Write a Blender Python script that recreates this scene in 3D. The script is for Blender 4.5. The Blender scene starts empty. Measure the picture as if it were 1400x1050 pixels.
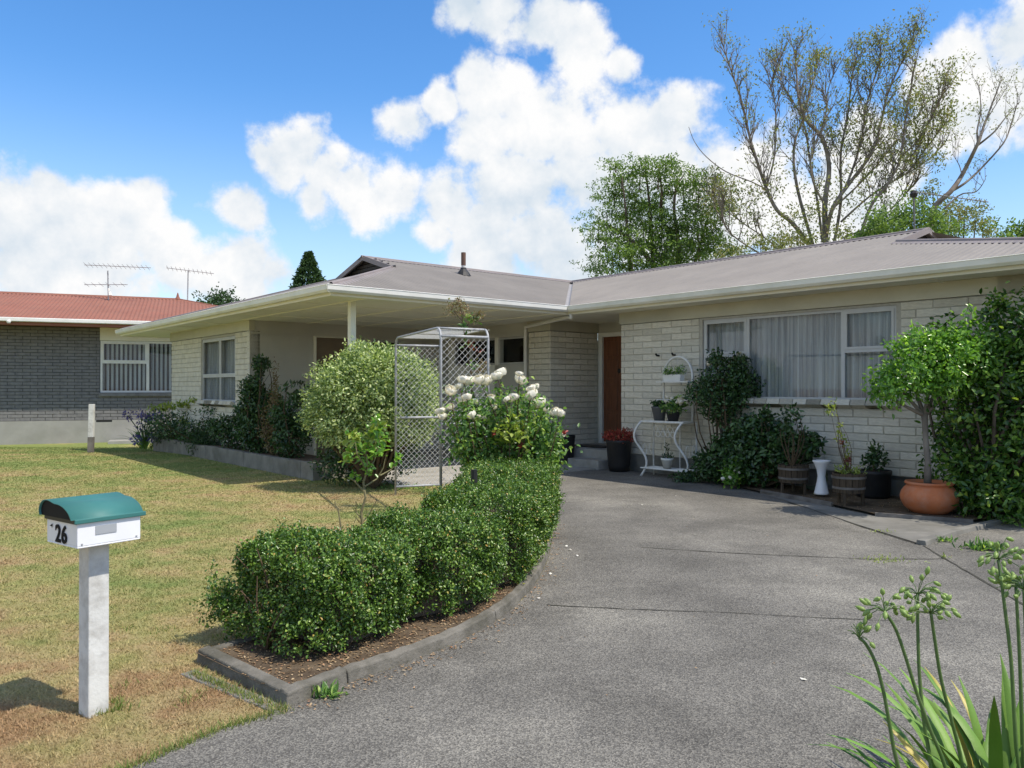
import bpy, math, random
import numpy as np
from mathutils import Vector, Matrix

# ------------------------------------------------------------------ camera, sky, sun, exposure
SC = bpy.context.scene
COL = SC.collection
EYE = 1.5
FPX = 1080.0                      # focal length in pixels of the 1400 px wide photograph
HORY = 530.0
cam = bpy.data.cameras.new('camera')
cam.sensor_width = 36.0
cam.lens = 36.0 * FPX / 1400.0
cam.clip_start = 0.05
cam.clip_end = 2000.0
camo = bpy.data.objects.new('camera', cam)
COL.objects.link(camo)
camo.location = (0, 0, EYE)
camo.rotation_euler = (math.radians(90) + math.atan((HORY - 525.0) / FPX), 0, 0)
SC.camera = camo

SUN_H = Vector((0.573, -0.251, 1.0))          # direction to the sun
SUN_STRENGTH = 3.3
SUN_EL = math.atan2(1.0, math.hypot(SUN_H.x, SUN_H.y))
SUN_AZ = math.atan2(SUN_H.x, SUN_H.y)         # clockwise from +Y
sl = bpy.data.lights.new('sun', 'SUN')
sl.energy = SUN_STRENGTH
sl.angle = math.radians(0.53)
sl.color = (1.0, 0.92, 0.80)
so = bpy.data.objects.new('sun', sl)
COL.objects.link(so)
so.rotation_euler = (-SUN_H).to_track_quat('-Z', 'Y').to_euler()
so.location = (20, -10, 40)

SC.view_settings.view_transform = 'Standard'
SC.view_settings.look = 'None'
SC.view_settings.exposure = 0.65
SC.view_settings.gamma = 1.0
SC.view_settings.use_curve_mapping = False
SC.cycles.use_denoising = True
SC.cycles.max_bounces = 9
SC.cycles.diffuse_bounces = 6
SC.cycles.transparent_max_bounces = 12
SC.cycles.caustics_reflective = False
SC.cycles.caustics_refractive = False
SC.cycles.sample_clamp_indirect = 4.0

SKY_STRENGTH = 0.142
CLOUD_WHITE = 0.635


def pdir(x, y):
    return Vector(((x - 700) / FPX, 1.0, (HORY - y) / FPX)).normalized()


def build_world():
    w = bpy.data.worlds.new('World')
    SC.world = w
    w.use_nodes = True
    nt = w.node_tree
    N, L = nt.nodes, nt.links
    N.clear()
    out = N.new('ShaderNodeOutputWorld')
    bg = N.new('ShaderNodeBackground')
    bg.inputs['Strength'].default_value = 1.0
    L.new(bg.outputs[0], out.inputs[0])
    sky = N.new('ShaderNodeTexSky')
    sky.sky_type = 'NISHITA'
    sky.sun_disc = False
    sky.sun_elevation = SUN_EL
    sky.sun_rotation = SUN_AZ
    sky.altitude = 50
    sky.air_density = 1.0
    sky.dust_density = 0.4
    sky.ozone_density = 2.2
    hs = N.new('ShaderNodeHueSaturation')
    hs.inputs['Saturation'].default_value = 1.30
    hs.inputs['Hue'].default_value = 0.503
    L.new(sky.outputs[0], hs.inputs['Color'])
    sc = N.new('ShaderNodeVectorMath'); sc.operation = 'SCALE'
    sc.inputs['Scale'].default_value = SKY_STRENGTH
    L.new(hs.outputs[0], sc.inputs[0])
    tc = N.new('ShaderNodeTexCoord')
    D = tc.outputs['Generated']
    # cumulus heaps: (x, y, radius) in photograph pixels, turned into sky directions
    heaps = [(20, 300, 100), (95, 330, 105), (165, 300, 80), (205, 262, 45), (225, 330, 55), (70, 250, 40), (130, 370, 95),
             (40, 380, 110), (250, 365, 50), (330, 368, 62), (378, 366, 38), (318, 285, 44), (300, 380, 60),
             (392, 222, 55), (358, 212, 26), (440, 250, 48), (425, 280, 34), (480, 262, 45), (540, 262, 50),
             (545, 165, 42), (600, 140, 40), (655, 130, 52), (650, 185, 50), (720, 165, 68), (790, 185, 75), (850, 165, 85),
             (915, 165, 55), (800, 250, 95), (705, 262, 84), (615, 278, 58), (655, 325, 62), (745, 330, 80), (850, 290, 90),
             (920, 260, 80), (990, 232, 55), (960, 320, 90), (590, 318, 34), (640, 352, 38), (505, 285, 40), (690, 365, 50), (780, 370, 60), (460, 230, 30), 
             (635, 5, 48), (690, 18, 55), (745, 45, 62), (800, 72, 58), (848, 85, 38), (760, -30, 55), (680, -50, 60),
             (1050, 260, 95), (1140, 300, 110), (1270, 110, 48), (1330, 90, 70), (1395, 60, 75), (1395, 130, 80), (1310, 160, 62),
             (1200, 250, 70), (1200, 170, 45), (1460, 120, 110), (1440, 40, 80), (-60, 320, 120), (-130, 340, 130)]
    prev = None
    nz0 = N.new('ShaderNodeTexNoise'); nz0.inputs['Scale'].default_value = 7.0
    nz0.inputs['Detail'].default_value = 3.0
    L.new(D, nz0.inputs['Vector'])
    # bend the directions a little so that the heaps are not round
    wv = N.new('ShaderNodeVectorMath'); wv.operation = 'SUBTRACT'
    L.new(nz0.outputs['Color'], wv.inputs[0]); wv.inputs[1].default_value = (0.5, 0.5, 0.5)
    ws = N.new('ShaderNodeVectorMath'); ws.operation = 'SCALE'; ws.inputs['Scale'].default_value = 0.075
    L.new(wv.outputs[0], ws.inputs[0])
    wd = N.new('ShaderNodeVectorMath'); wd.operation = 'ADD'
    L.new(D, wd.inputs[0]); L.new(ws.outputs[0], wd.inputs[1])
    for (x, y, r) in heaps:
        d = pdir(x, y)
        rr = 1.03 * r / FPX * (d.y ** 1.5)
        ds = N.new('ShaderNodeVectorMath'); ds.operation = 'DISTANCE'
        L.new(wd.outputs[0], ds.inputs[0]); ds.inputs[1].default_value = d
        ma = N.new('ShaderNodeMath'); ma.operation = 'MULTIPLY_ADD'
        L.new(ds.outputs['Value'], ma.inputs[0]); ma.inputs[1].default_value = -1.0 / rr; ma.inputs[2].default_value = 1.0
        if prev is None:
            prev = ma.outputs[0]
        else:
            mx = N.new('ShaderNodeMath'); mx.operation = 'MAXIMUM'
            L.new(prev, mx.inputs[0]); L.new(ma.outputs[0], mx.inputs[1]); prev = mx.outputs[0]
    cl = N.new('ShaderNodeMath'); cl.operation = 'MAXIMUM'; L.new(prev, cl.inputs[0]); cl.inputs[1].default_value = -0.7
    # broken cumulus over the unseen sky, cover thickened to add ambient light
    gn = N.new('ShaderNodeTexNoise'); gn.inputs['Scale'].default_value = 2.6; gn.inputs['Detail'].default_value = 2.0
    mp = N.new('ShaderNodeMapping'); mp.inputs['Scale'].default_value = (1, 1, 1.8)
    L.new(D, mp.inputs['Vector']); L.new(mp.outputs[0], gn.inputs['Vector'])
    gm = N.new('ShaderNodeMapRange'); gm.inputs['From Min'].default_value = 0.42; gm.inputs['From Max'].default_value = 0.62
    gm.inputs['To Min'].default_value = -0.7; gm.inputs['To Max'].default_value = 0.8
    L.new(gn.outputs['Fac'], gm.inputs['Value'])
    fd = N.new('ShaderNodeVectorMath'); fd.operation = 'DOT_PRODUCT'
    L.new(D, fd.inputs[0]); fd.inputs[1].default_value = (0, 0.97, 0.24)
    fm = N.new('ShaderNodeMapRange'); fm.inputs['From Min'].default_value = 0.72; fm.inputs['From Max'].default_value = 0.84
    L.new(fd.outputs['Value'], fm.inputs['Value'])
    mixf = N.new('ShaderNodeMix')
    L.new(fm.outputs[0], mixf.inputs['Factor']); L.new(gm.outputs[0], mixf.inputs['A']); L.new(cl.outputs[0], mixf.inputs['B'])
    # fine billows
    nz = N.new('ShaderNodeTexNoise'); nz.inputs['Scale'].default_value = 11.0
    nz.inputs['Detail'].default_value = 12.0; nz.inputs['Roughness'].default_value = 0.62
    L.new(D, nz.inputs['Vector'])
    of = N.new('ShaderNodeVectorMath'); of.operation = 'ADD'; of.inputs[1].default_value = (0.012, -0.004, 0.024)
    L.new(D, of.inputs[0])
    nz2 = N.new('ShaderNodeTexNoise'); nz2.inputs['Scale'].default_value = 11.0
    nz2.inputs['Detail'].default_value = 5.0; nz2.inputs['Roughness'].default_value = 0.55
    L.new(of.outputs[0], nz2.inputs['Vector'])
    nb = N.new('ShaderNodeMath'); nb.operation = 'MULTIPLY_ADD'; nb.inputs[1].default_value = 2.5; nb.inputs[2].default_value = -1.18
    L.new(nz.outputs['Fac'], nb.inputs[0])
    fs = N.new('ShaderNodeMath'); fs.operation = 'ADD'
    L.new(mixf.outputs['Result'], fs.inputs[0]); L.new(nb.outputs[0], fs.inputs[1])
    mk = N.new('ShaderNodeMapRange'); mk.interpolation_type = 'SMOOTHSTEP'
    mk.inputs['From Min'].default_value = 0.0; mk.inputs['From Max'].default_value = 0.52
    L.new(fs.outputs[0], mk.inputs['Value'])
    # relief of the billows: lit from above
    em = N.new('ShaderNodeMath'); em.operation = 'SUBTRACT'
    L.new(nz.outputs['Fac'], em.inputs[0]); L.new(nz2.outputs['Fac'], em.inputs[1])
    e2 = N.new('ShaderNodeMath'); e2.operation = 'MULTIPLY_ADD'; e2.inputs[1].default_value = 2.4; e2.inputs[2].default_value = 0.64
    L.new(em.outputs[0], e2.inputs[0])
    ln = N.new('ShaderNodeTexNoise'); ln.inputs['Scale'].default_value = 4.2; ln.inputs['Detail'].default_value = 1.0
    L.new(D, ln.inputs['Vector'])
    l2 = N.new('ShaderNodeMath'); l2.operation = 'MULTIPLY_ADD'; l2.inputs[1].default_value = 2.0; l2.inputs[2].default_value = -1.0
    L.new(ln.outputs['Fac'], l2.inputs[0])
    e3 = N.new('ShaderNodeMath'); e3.operation = 'ADD'; e3.use_clamp = True
    L.new(e2.outputs[0], e3.inputs[0]); L.new(l2.outputs[0], e3.inputs[1])
    cc = N.new('ShaderNodeMix'); cc.data_type = 'RGBA'
    cc.inputs['A'].default_value = (0.40, 0.465, 0.53, 1); cc.inputs['B'].default_value = (CLOUD_WHITE, CLOUD_WHITE, CLOUD_WHITE, 1)
    L.new(e3.outputs[0], cc.inputs['Factor'])
    # pale air near the horizon, all the way round
    sz = N.new('ShaderNodeSeparateXYZ'); L.new(D, sz.inputs[0])
    hz = N.new('ShaderNodeMapRange'); hz.interpolation_type = 'SMOOTHSTEP'
    hz.inputs['From Min'].default_value = 0.36; hz.inputs['From Max'].default_value = 0.0
    hz.inputs['To Min'].default_value = 0.0; hz.inputs['To Max'].default_value = 0.60
    L.new(sz.outputs['Z'], hz.inputs['Value'])
    ha = N.new('ShaderNodeMix'); ha.data_type = 'RGBA'
    L.new(hz.outputs[0], ha.inputs['Factor']); L.new(sc.outputs[0], ha.inputs['A']); ha.inputs['B'].default_value = (0.46, 0.55, 0.62, 1)
    fin = N.new('ShaderNodeMix'); fin.data_type = 'RGBA'
    L.new(mk.outputs[0], fin.inputs['Factor']); L.new(ha.outputs['Result'], fin.inputs['A']); L.new(cc.outputs['Result'], fin.inputs['B'])
    L.new(fin.outputs['Result'], bg.inputs['Color'])
    w.cycles.sampling_method = 'MANUAL'
    w.cycles.sample_map_resolution = 1024


build_world()

# ------------------------------------------------------------------ helpers
R = random.Random(26)
NR = np.random.default_rng(26)


def s2l(*c):
    return tuple(((v / 255.0) / 12.92 if v <= 10 else ((v / 255.0 + 0.055) / 1.055) ** 2.4) for v in c)


def at(x, y, Y):
    return Vector(((x - 700) / FPX * Y, Y, EYE + (HORY - y) / FPX * Y))


def gp(x, y, z=0.0):
    Y = (EYE - z) * FPX / (y - HORY)
    return Vector(((x - 700) / FPX * Y, Y, z))


def tag(o, label=None, cat=None, group=None, kind=None):
    if label: o['label'] = label
    if cat: o['category'] = cat
    if group: o['group'] = group
    if kind: o['kind'] = kind
    return o


def thing(name, label, cat, loc=(0, 0, 0), rotz=0.0, group=None):
    o = bpy.data.objects.new(name, None)
    COL.objects.link(o)
    o.location = loc
    o.rotation_euler = (0, 0, rotz)
    o.empty_display_size = 0.2
    return tag(o, label, cat, group)


def link(name, me, parent=None, loc=None):
    o = bpy.data.objects.new(name, me)
    COL.objects.link(o)
    if parent is not None: o.parent = parent
    if loc is not None: o.location = loc
    return o


class MB:
    def __init__(self):
        self.v, self.f = [], []

    def add(self, vs, fs):
        k = len(self.v)
        self.v += [tuple(p) for p in vs]
        self.f += [tuple(i + k for i in q) for q in fs]
        return self

    def box(self, x0, y0, z0, x1, y1, z1):
        vs = [(x, y, z) for z in (z0, z1) for y in (y0, y1) for x in (x0, x1)]
        return self.add(vs, [(0, 2, 3, 1), (4, 5, 7, 6), (0, 1, 5, 4), (2, 6, 7, 3), (0, 4, 6, 2), (1, 3, 7, 5)])

    def obox(self, c, ax, ay, az):
        c, ax, ay, az = Vector(c), Vector(ax), Vector(ay), Vector(az)
        vs = [c + ax * i + ay * j + az * k for k in (-1, 1) for j in (-1, 1) for i in (-1, 1)]
        return self.add(vs, [(0, 2, 3, 1), (4, 5, 7, 6), (0, 1, 5, 4), (2, 6, 7, 3), (0, 4, 6, 2), (1, 3, 7, 5)])

    def tube(self, pts, r, n=6, cap=True):
        pts = [Vector(p) for p in pts]
        m = len(pts)
        rs = list(r) if hasattr(r, '__len__') else [r] * m
        t0 = (pts[1] - pts[0])
        if t0.length < 1e-9: return self
        t0.normalize()
        ref = Vector((0, 0, 1)) if abs(t0.z) < 0.9 else Vector((1, 0, 0))
        a = t0.cross(ref).normalized()
        vs = []
        for i, p in enumerate(pts):
            t = (pts[min(i + 1, m - 1)] - pts[max(i - 1, 0)])
            if t.length < 1e-9: t = t0.copy()
            t.normalize()
            a = (a - t * a.dot(t))
            if a.length < 1e-6: a = t.orthogonal()
            a.normalize()
            b = t.cross(a)
            for k in range(n):
                q = 2 * math.pi * k / n
                vs.append(p + (a * math.cos(q) + b * math.sin(q)) * rs[i])
        fs = []
        for i in range(m - 1):
            for k in range(n):
                k2 = (k + 1) % n
                fs.append((i * n + k, i * n + k2, (i + 1) * n + k2, (i + 1) * n + k))
        if cap:
            fs.append(tuple(range(n - 1, -1, -1)))
            fs.append(tuple((m - 1) * n + k for k in range(n)))
        return self.add(vs, fs)

    def lathe(self, prof, n=24, c=(0, 0, 0), wob=0.0):
        vs, fs = [], []
        for i, (r, z) in enumerate(prof):
            for k in range(n):
                q = 2 * math.pi * k / n
                rr = r * (1 + wob * math.sin(3 * q + i))
                vs.append((c[0] + rr * math.cos(q), c[1] + rr * math.sin(q), c[2] + z))
        m = len(prof)
        for i in range(m - 1):
            for k in range(n):
                k2 = (k + 1) % n
                fs.append((i * n + k, i * n + k2, (i + 1) * n + k2, (i + 1) * n + k))
        fs.append(tuple(range(n - 1, -1, -1)))
        fs.append(tuple((m - 1) * n + k for k in range(n)))
        return self.add(vs, fs)

    def prism(self, poly, z0, z1):
        n = len(poly)
        vs = [(p[0], p[1], z0) for p in poly] + [(p[0], p[1], z1) for p in poly]
        fs = [tuple(range(n - 1, -1, -1)), tuple(range(n, 2 * n))]
        fs += [(i, (i + 1) % n, (i + 1) % n + n, i + n) for i in range(n)]
        return self.add(vs, fs)

    def mesh(self, name, mat, smooth=False):
        me = bpy.data.meshes.new(name)
        me.from_pydata(self.v, [], self.f)
        if mat: me.materials.append(mat)
        if smooth:
            me.polygons.foreach_set('use_smooth', [True] * len(me.polygons))
        me.update()
        return me

    def build(self, name, mat, parent=None, smooth=False, bevel=0.0, loc=None, kind=None):
        o = link(name, self.mesh(name, mat, smooth), parent, loc)
        if bevel:
            b = o.modifiers.new('bevel', 'BEVEL')
            b.width = bevel; b.segments = 2; b.limit_method = 'ANGLE'; b.angle_limit = math.radians(40)
        if smooth == 'auto':
            pass
        if kind: o['kind'] = kind
        return o


def np_mesh(name, V, F, mat, parent=None, loc=None, smooth=False, k=4):
    """V (n,3) float, F (m,k) int"""
    me = bpy.data.meshes.new(name)
    n, m = len(V), len(F)
    me.vertices.add(n)
    me.vertices.foreach_set('co', np.ascontiguousarray(V, dtype=np.float32).ravel())
    me.loops.add(m * k)
    me.loops.foreach_set('vertex_index', np.ascontiguousarray(F, dtype=np.int32).ravel())
    me.polygons.add(m)
    me.polygons.foreach_set('loop_start', np.arange(0, m * k, k, dtype=np.int32))
    me.polygons.foreach_set('loop_total', np.full(m, k, dtype=np.int32))
    if smooth: me.polygons.foreach_set('use_smooth', np.ones(m, dtype=bool))
    me.update(calc_edges=True)
    me.materials.append(mat)
    return link(name, me, parent, loc)


def nrm(a):
    return a / np.maximum(np.linalg.norm(a, axis=1, keepdims=True), 1e-9)


def leaf_arrays(P, N, L, W, along=0.35, rnd=0.9, fold=0.18, droop=0.0):
    """folded six-cornered leaves at points P, roughly facing N"""
    n = len(P)
    L = np.broadcast_to(np.asarray(L, dtype=float), (n,)) * NR.uniform(0.5, 1.35, n)
    W = np.broadcast_to(np.asarray(W, dtype=float), (n,)) * NR.uniform(0.75, 1.2, n)
    d = nrm(N * along + NR.normal(0, rnd, (n, 3)) + np.array([0, 0, -droop]))
    f = nrm(N + NR.normal(0, 0.5, (n, 3)) + np.array([0, 0, 0.35]))
    s = nrm(np.cross(d, f))
    u = np.cross(s, d)
    L = L[:, None]; W = W[:, None]
    up = u * (W * fold)
    base = P
    tip = P + d * L - u * L * 0.10
    l1 = P + d * L * 0.3 + s * W * 0.45 + up
    l2 = P + d * L * 0.68 + s * W * 0.40 + up * 0.9
    r1 = P + d * L * 0.3 - s * W * 0.45 + up
    r2 = P + d * L * 0.68 - s * W * 0.40 + up * 0.9
    V = np.stack([base, tip, l1, l2, r1, r2], axis=1).reshape(-1, 3)
    k = (np.arange(n) * 6)[:, None]
    F = np.concatenate([k + np.array([[0, 2, 3, 1]]), k + np.array([[0, 1, 5, 4]])], axis=0)
    return V, F


def leaves(name, P, N, L, W, mat, parent, clump=None, **kw):
    if clump:                     # leaves gathered into sprigs
        k, sig = clump
        P = np.asarray(P, float); N = np.asarray(N, float)
        idx = NR.permutation(len(P))[:max(1, len(P) // k)]
        P = np.repeat(P[idx], k, axis=0); N = np.repeat(N[idx], k, axis=0)
        P = P + NR.normal(0, sig, P.shape) + nrm(N) * NR.uniform(-sig, 1.6 * sig, len(P))[:, None]
    V, F = leaf_arrays(np.asarray(P, float), np.asarray(N, float), L, W, **kw)
    o = np_mesh(name, V, F, mat, parent)
    o['kind'] = 'stuff'           # nobody could count its leaves
    return o


def blob_points(blobs, n, inner=0.55, lump=0.12):
    """points through the outer shell of several ellipsoids (c, r)"""
    vol = np.array([(b[1][0] * b[1][1] * b[1][2]) ** (2 / 3.0) for b in blobs])
    cnt = np.maximum(1, (n * vol / vol.sum()).astype(int))
    Ps, Ns = [], []
    for (c, r), k in zip(blobs, cnt):
        d = nrm(NR.normal(0, 1, (k, 3)))
        t = inner + (1 - inner) * NR.random(k) ** 0.55
        lum = 1 + lump * (np.sin(d[:, 0] * 7 + c[0] * 9) * np.sin(d[:, 1] * 6 + c[1] * 7 + 1) + np.sin(d[:, 2] * 8 + d[:, 0] * 5 + c[2]))
        P = np.array(c) + d * np.array(r) * (t * lum)[:, None]
        Ps.append(P); Ns.append(nrm(d / np.array(r)))
    return np.concatenate(Ps), np.concatenate(Ns)


# ------------------------------------------------------------------ materials
def new_mat(name):
    m = bpy.data.materials.new(name)
    m.use_nodes = True
    nt = m.node_tree
    return m, nt, nt.nodes, nt.links, nt.nodes['Principled BSDF']


def ramp(N, L, src, stops):
    r = N.new('ShaderNodeValToRGB')
    while len(r.color_ramp.elements) < len(stops): r.color_ramp.elements.new(0.5)
    for e, (p, c) in zip(r.color_ramp.elements, stops):
        e.position = p; e.color = (*c[:3], 1)
    L.new(src, r.inputs['Fac'])
    return r.outputs['Color']


def noise(N, L, vec, scale, detail=5, rough=0.55):
    t = N.new('ShaderNodeTexNoise')
    t.inputs['Scale'].default_value = scale; t.inputs['Detail'].default_value = detail; t.inputs['Roughness'].default_value = rough
    if vec is not None: L.new(vec, t.inputs['Vector'])
    return t.outputs['Fac']


def mixc(N, L, fac, a, b, mode='MIX'):
    m = N.new('ShaderNodeMix'); m.data_type = 'RGBA'; m.blend_type = mode
    for sock, v in (('Factor', fac), ('A', a), ('B', b)):
        s = m.inputs[sock] if sock == 'Factor' else [i for i in m.inputs if i.name == sock and i.type == 'RGBA'][0]
        if isinstance(v, (int, float)): s.default_value = v
        elif isinstance(v, tuple): s.default_value = (*v[:3], 1)
        else: L.new(v, s)
    return [o for o in m.outputs if o.type == 'RGBA'][0]


def mathn(N, L, op, a, b=0.0, clamp=False):
    m = N.new('ShaderNodeMath'); m.operation = op; m.use_clamp = clamp
    for i, v in enumerate((a, b)):
        if isinstance(v, (int, float)): m.inputs[i].default_value = v
        else: L.new(v, m.inputs[i])
    return m.outputs[0]


def mat(name, c1, c2=None, scale=6.0, rough=0.6, bump=0.0, bscale=60.0, spec=0.4, metal=0.0, rnd=0.0, dirt=None, dscale=2.0, damt=0.5, pos=False, stretch=None):
    m, nt, N, L, P = new_mat(name)
    P.inputs['Roughness'].default_value = rough
    P.inputs['Specular IOR Level'].default_value = spec
    P.inputs['Metallic'].default_value = metal
    if pos:
        vec = N.new('ShaderNodeNewGeometry').outputs['Position']
    else:
        vec = N.new('ShaderNodeTexCoord').outputs['Object']
    if stretch:
        mp = N.new('ShaderNodeMapping'); mp.inputs['Scale'].default_value = stretch
        L.new(vec, mp.inputs['Vector']); vec = mp.outputs[0]
    c2 = c2 or tuple(v * 0.8 for v in c1)
    col = ramp(N, L, noise(N, L, vec, scale, 6), [(0.35, c1), (0.68, c2)])
    if dirt:
        f = mathn(N, L, 'MULTIPLY', ramp(N, L, noise(N, L, vec, dscale, 8, 0.65), [(0.45, (0, 0, 0)), (0.7, (1, 1, 1))]), damt)
        col = mixc(N, L, f, col, dirt)
    if rnd:
        oi = N.new('ShaderNodeObjectInfo')
        g = ramp(N, L, oi.outputs['Random'], [(0.0, (1 - rnd,) * 3), (1.0, (1 + rnd * 0.3,) * 3)])
        col = mixc(N, L, 1.0, col, g, 'MULTIPLY')
    L.new(col, P.inputs['Base Color'])
    if bump:
        b = N.new('ShaderNodeBump'); b.inputs['Strength'].default_value = bump; b.inputs['Distance'].default_value = 0.01
        L.new(noise(N, L, vec, bscale, 6, 0.6), b.inputs['Height'])
        L.new(b.outputs[0], P.inputs['Normal'])
    return m


def leafmat(name, stops, trans=0.3, rough=0.42, spec=0.45, tcol=None):
    m, nt, N, L, P = new_mat(name)
    g = N.new('ShaderNodeNewGeometry')
    col = ramp(N, L, g.outputs['Random Per Island'], stops)
    L.new(col, P.inputs['Base Color'])
    P.inputs['Roughness'].default_value = rough
    P.inputs['Specular IOR Level'].default_value = spec
    t = N.new('ShaderNodeBsdfTranslucent')
    tc = mixc(N, L, 1.0, col, tcol or (1.5, 1.6, 0.7), 'MULTIPLY')
    L.new(tc, t.inputs['Color'])
    mx = N.new('ShaderNodeMixShader'); mx.inputs[0].default_value = trans
    L.new(P.outputs[0], mx.inputs[1]); L.new(t.outputs[0], mx.inputs[2])
    out = [n for n in N if n.type == 'OUTPUT_MATERIAL'][0]
    L.new(mx.outputs[0], out.inputs['Surface'])
    return m


M = {}
M['brick'] = mat('cream_brick', (0.72, 0.69, 0.585), (0.64, 0.61, 0.515), 9, 0.85, 0.55, 45, 0.2, rnd=0.16, dirt=(0.30, 0.30, 0.24), dscale=5, damt=0.35)
M['mortar'] = mat('grey_mortar', (0.46, 0.445, 0.385), (0.38, 0.365, 0.315), 20, 0.95, 0.3, 80, 0.1)
M['plinth'] = mat('rendered_plinth', (0.40, 0.39, 0.35), (0.31, 0.305, 0.27), 3, 0.9, 0.3, 40, 0.2, dirt=(0.15, 0.15, 0.11), damt=0.6)
M['white'] = mat('white_paint', (0.74, 0.74, 0.70), (0.68, 0.68, 0.64), 3, 0.5, 0.05, 30, 0.4, dirt=(0.45, 0.45, 0.38), dscale=1.5, damt=0.25)
M['cream'] = mat('cream_paint', (0.80, 0.78, 0.66), (0.75, 0.73, 0.61), 2, 0.55, 0.05, 30, 0.35, dirt=(0.55, 0.54, 0.42), dscale=1.2, damt=0.3)
M['soffit'] = mat('soffit_paint', (0.82, 0.81, 0.72), (0.78, 0.77, 0.68), 1.5, 0.6, 0.04, 20, 0.3, dirt=(0.6, 0.6, 0.5), dscale=0.8, damt=0.3)
M['wallpaint'] = mat('white_wall_board', (0.82, 0.81, 0.74), (0.78, 0.77, 0.70), 1.5, 0.65, 0.05, 20, 0.3, dirt=(0.62, 0.62, 0.54), dscale=0.9, damt=0.3)
M['gutter'] = mat('gutter_paint', (0.76, 0.755, 0.66), (0.69, 0.68, 0.58), 2, 0.45, 0.08, 40, 0.4, dirt=(0.45, 0.455, 0.33), dscale=1.6, damt=0.4)
M['roof'] = mat('roof_iron', (0.248, 0.226, 0.200), (0.212, 0.193, 0.171), 0.9, 0.62, 0.05, 30, 0.22, dirt=(0.15, 0.14, 0.13), dscale=3, damt=0.3)
M['roofcap'] = mat('roof_capping', (0.26, 0.225, 0.215), (0.21, 0.185, 0.178), 2, 0.6, 0.05, 30, 0.25)
M['valley'] = mat('valley_zinc', (0.36, 0.34, 0.33), (0.28, 0.265, 0.255), 6, 0.45, 0.05, 30, 0.4)
M['darkwood'] = mat('dark_gable_board', (0.05, 0.043, 0.042), (0.035, 0.03, 0.03), 6, 0.6, 0.2, 40, 0.3)
M['door'] = mat('varnished_door', (0.20, 0.075, 0.035), (0.12, 0.045, 0.022), 5, 0.4, 0.2, 30, 0.5, stretch=(6, 6, 0.6))
M['browndoor'] = mat('brown_panel', (0.20, 0.155, 0.11), (0.16, 0.125, 0.09), 4, 0.6, 0.1, 30, 0.3)
M['black'] = mat('black_plastic', (0.014, 0.014, 0.015), (0.022, 0.021, 0.02), 8, 0.5, 0.1, 40, 0.4)
M['curtain'] = mat('net_curtain', (0.66, 0.67, 0.68), (0.28, 0.30, 0.32), 2.2, 0.9, 0.15, 150, 0.1, stretch=(9, 9, 0.25))  # darker upright streaks put the shade of the folds into the colour
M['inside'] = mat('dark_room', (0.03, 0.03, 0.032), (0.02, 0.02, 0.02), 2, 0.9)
M['terracotta'] = mat('terracotta', (0.58, 0.19, 0.075), (0.45, 0.14, 0.058), 5, 0.75, 0.25, 50, 0.25, dirt=(0.45, 0.30, 0.22), dscale=7, damt=0.35)
M['barrel'] = mat('weathered_barrel', (0.10, 0.075, 0.05), (0.055, 0.042, 0.03), 7, 0.85, 0.5, 40, 0.2, stretch=(8, 8, 0.8))
M['whitemetal'] = mat('white_enamel', (0.72, 0.72, 0.68), (0.62, 0.61, 0.56), 12, 0.4, 0.05, 60, 0.5)
M['galv'] = mat('galvanised_pipe', (0.42, 0.43, 0.44), (0.30, 0.31, 0.32), 25, 0.6, 0.05, 60, 0.4, metal=0.2)
M['wire'] = mat('galvanised_wire', (0.62, 0.63, 0.63), (0.50, 0.51, 0.52), 25, 0.6, 0, 60, 0.4, metal=0.0)
M['soil'] = mat('garden_soil', (0.085, 0.062, 0.042), (0.15, 0.115, 0.078), 9, 0.95, 1.0, 60, 0.1, pos=True)
M['bark'] = mat('bark', (0.16, 0.13, 0.10), (0.10, 0.08, 0.065), 8, 0.9, 0.6, 40, 0.1, stretch=(3, 3, 0.7))
M['palebark'] = mat('pale_bark', (0.27, 0.24, 0.205), (0.13, 0.11, 0.095), 3, 0.9, 0.4, 20, 0.1)
M['twig'] = mat('brown_stem', (0.12, 0.085, 0.05), (0.075, 0.055, 0.035), 12, 0.85, 0.3, 60, 0.1)
M['greenstem'] = mat('green_stem', (0.075, 0.14, 0.035), (0.11, 0.17, 0.05), 8, 0.5, 0.1, 50, 0.4)
M['concrete'] = mat('old_concrete', (0.40, 0.38, 0.34), (0.31, 0.295, 0.265), 2.5, 0.9, 0.4, 70, 0.2, dirt=(0.16, 0.155, 0.12), dscale=3, damt=0.5, pos=True)
M['kerb'] = mat('mossy_kerb', (0.20, 0.187, 0.16), (0.115, 0.108, 0.093), 5, 0.95, 0.8, 45, 0.1, dirt=(0.085, 0.082, 0.06), dscale=5, damt=0.7, pos=True)
M['blockwall'] = mat('weathered_block', (0.26, 0.245, 0.205), (0.18, 0.17, 0.142), 3, 0.95, 0.5, 45, 0.1, dirt=(0.10, 0.10, 0.07), dscale=2.5, damt=0.65)
M['apron'] = mat('grey_apron_concrete', (0.22, 0.212, 0.19), (0.155, 0.15, 0.135), 2.5, 0.9, 0.4, 70, 0.2, dirt=(0.09, 0.088, 0.07), dscale=3, damt=0.5, pos=True)
M['timber'] = mat('grey_timber', (0.20, 0.185, 0.165), (0.11, 0.10, 0.09), 6, 0.9, 0.4, 50, 0.1, stretch=(1, 1, 1))
M['joint'] = mat('dirty_joint', (0.045, 0.043, 0.037), (0.09, 0.088, 0.07), 8, 0.95, 0.3, 60, 0.1, pos=True)


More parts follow.
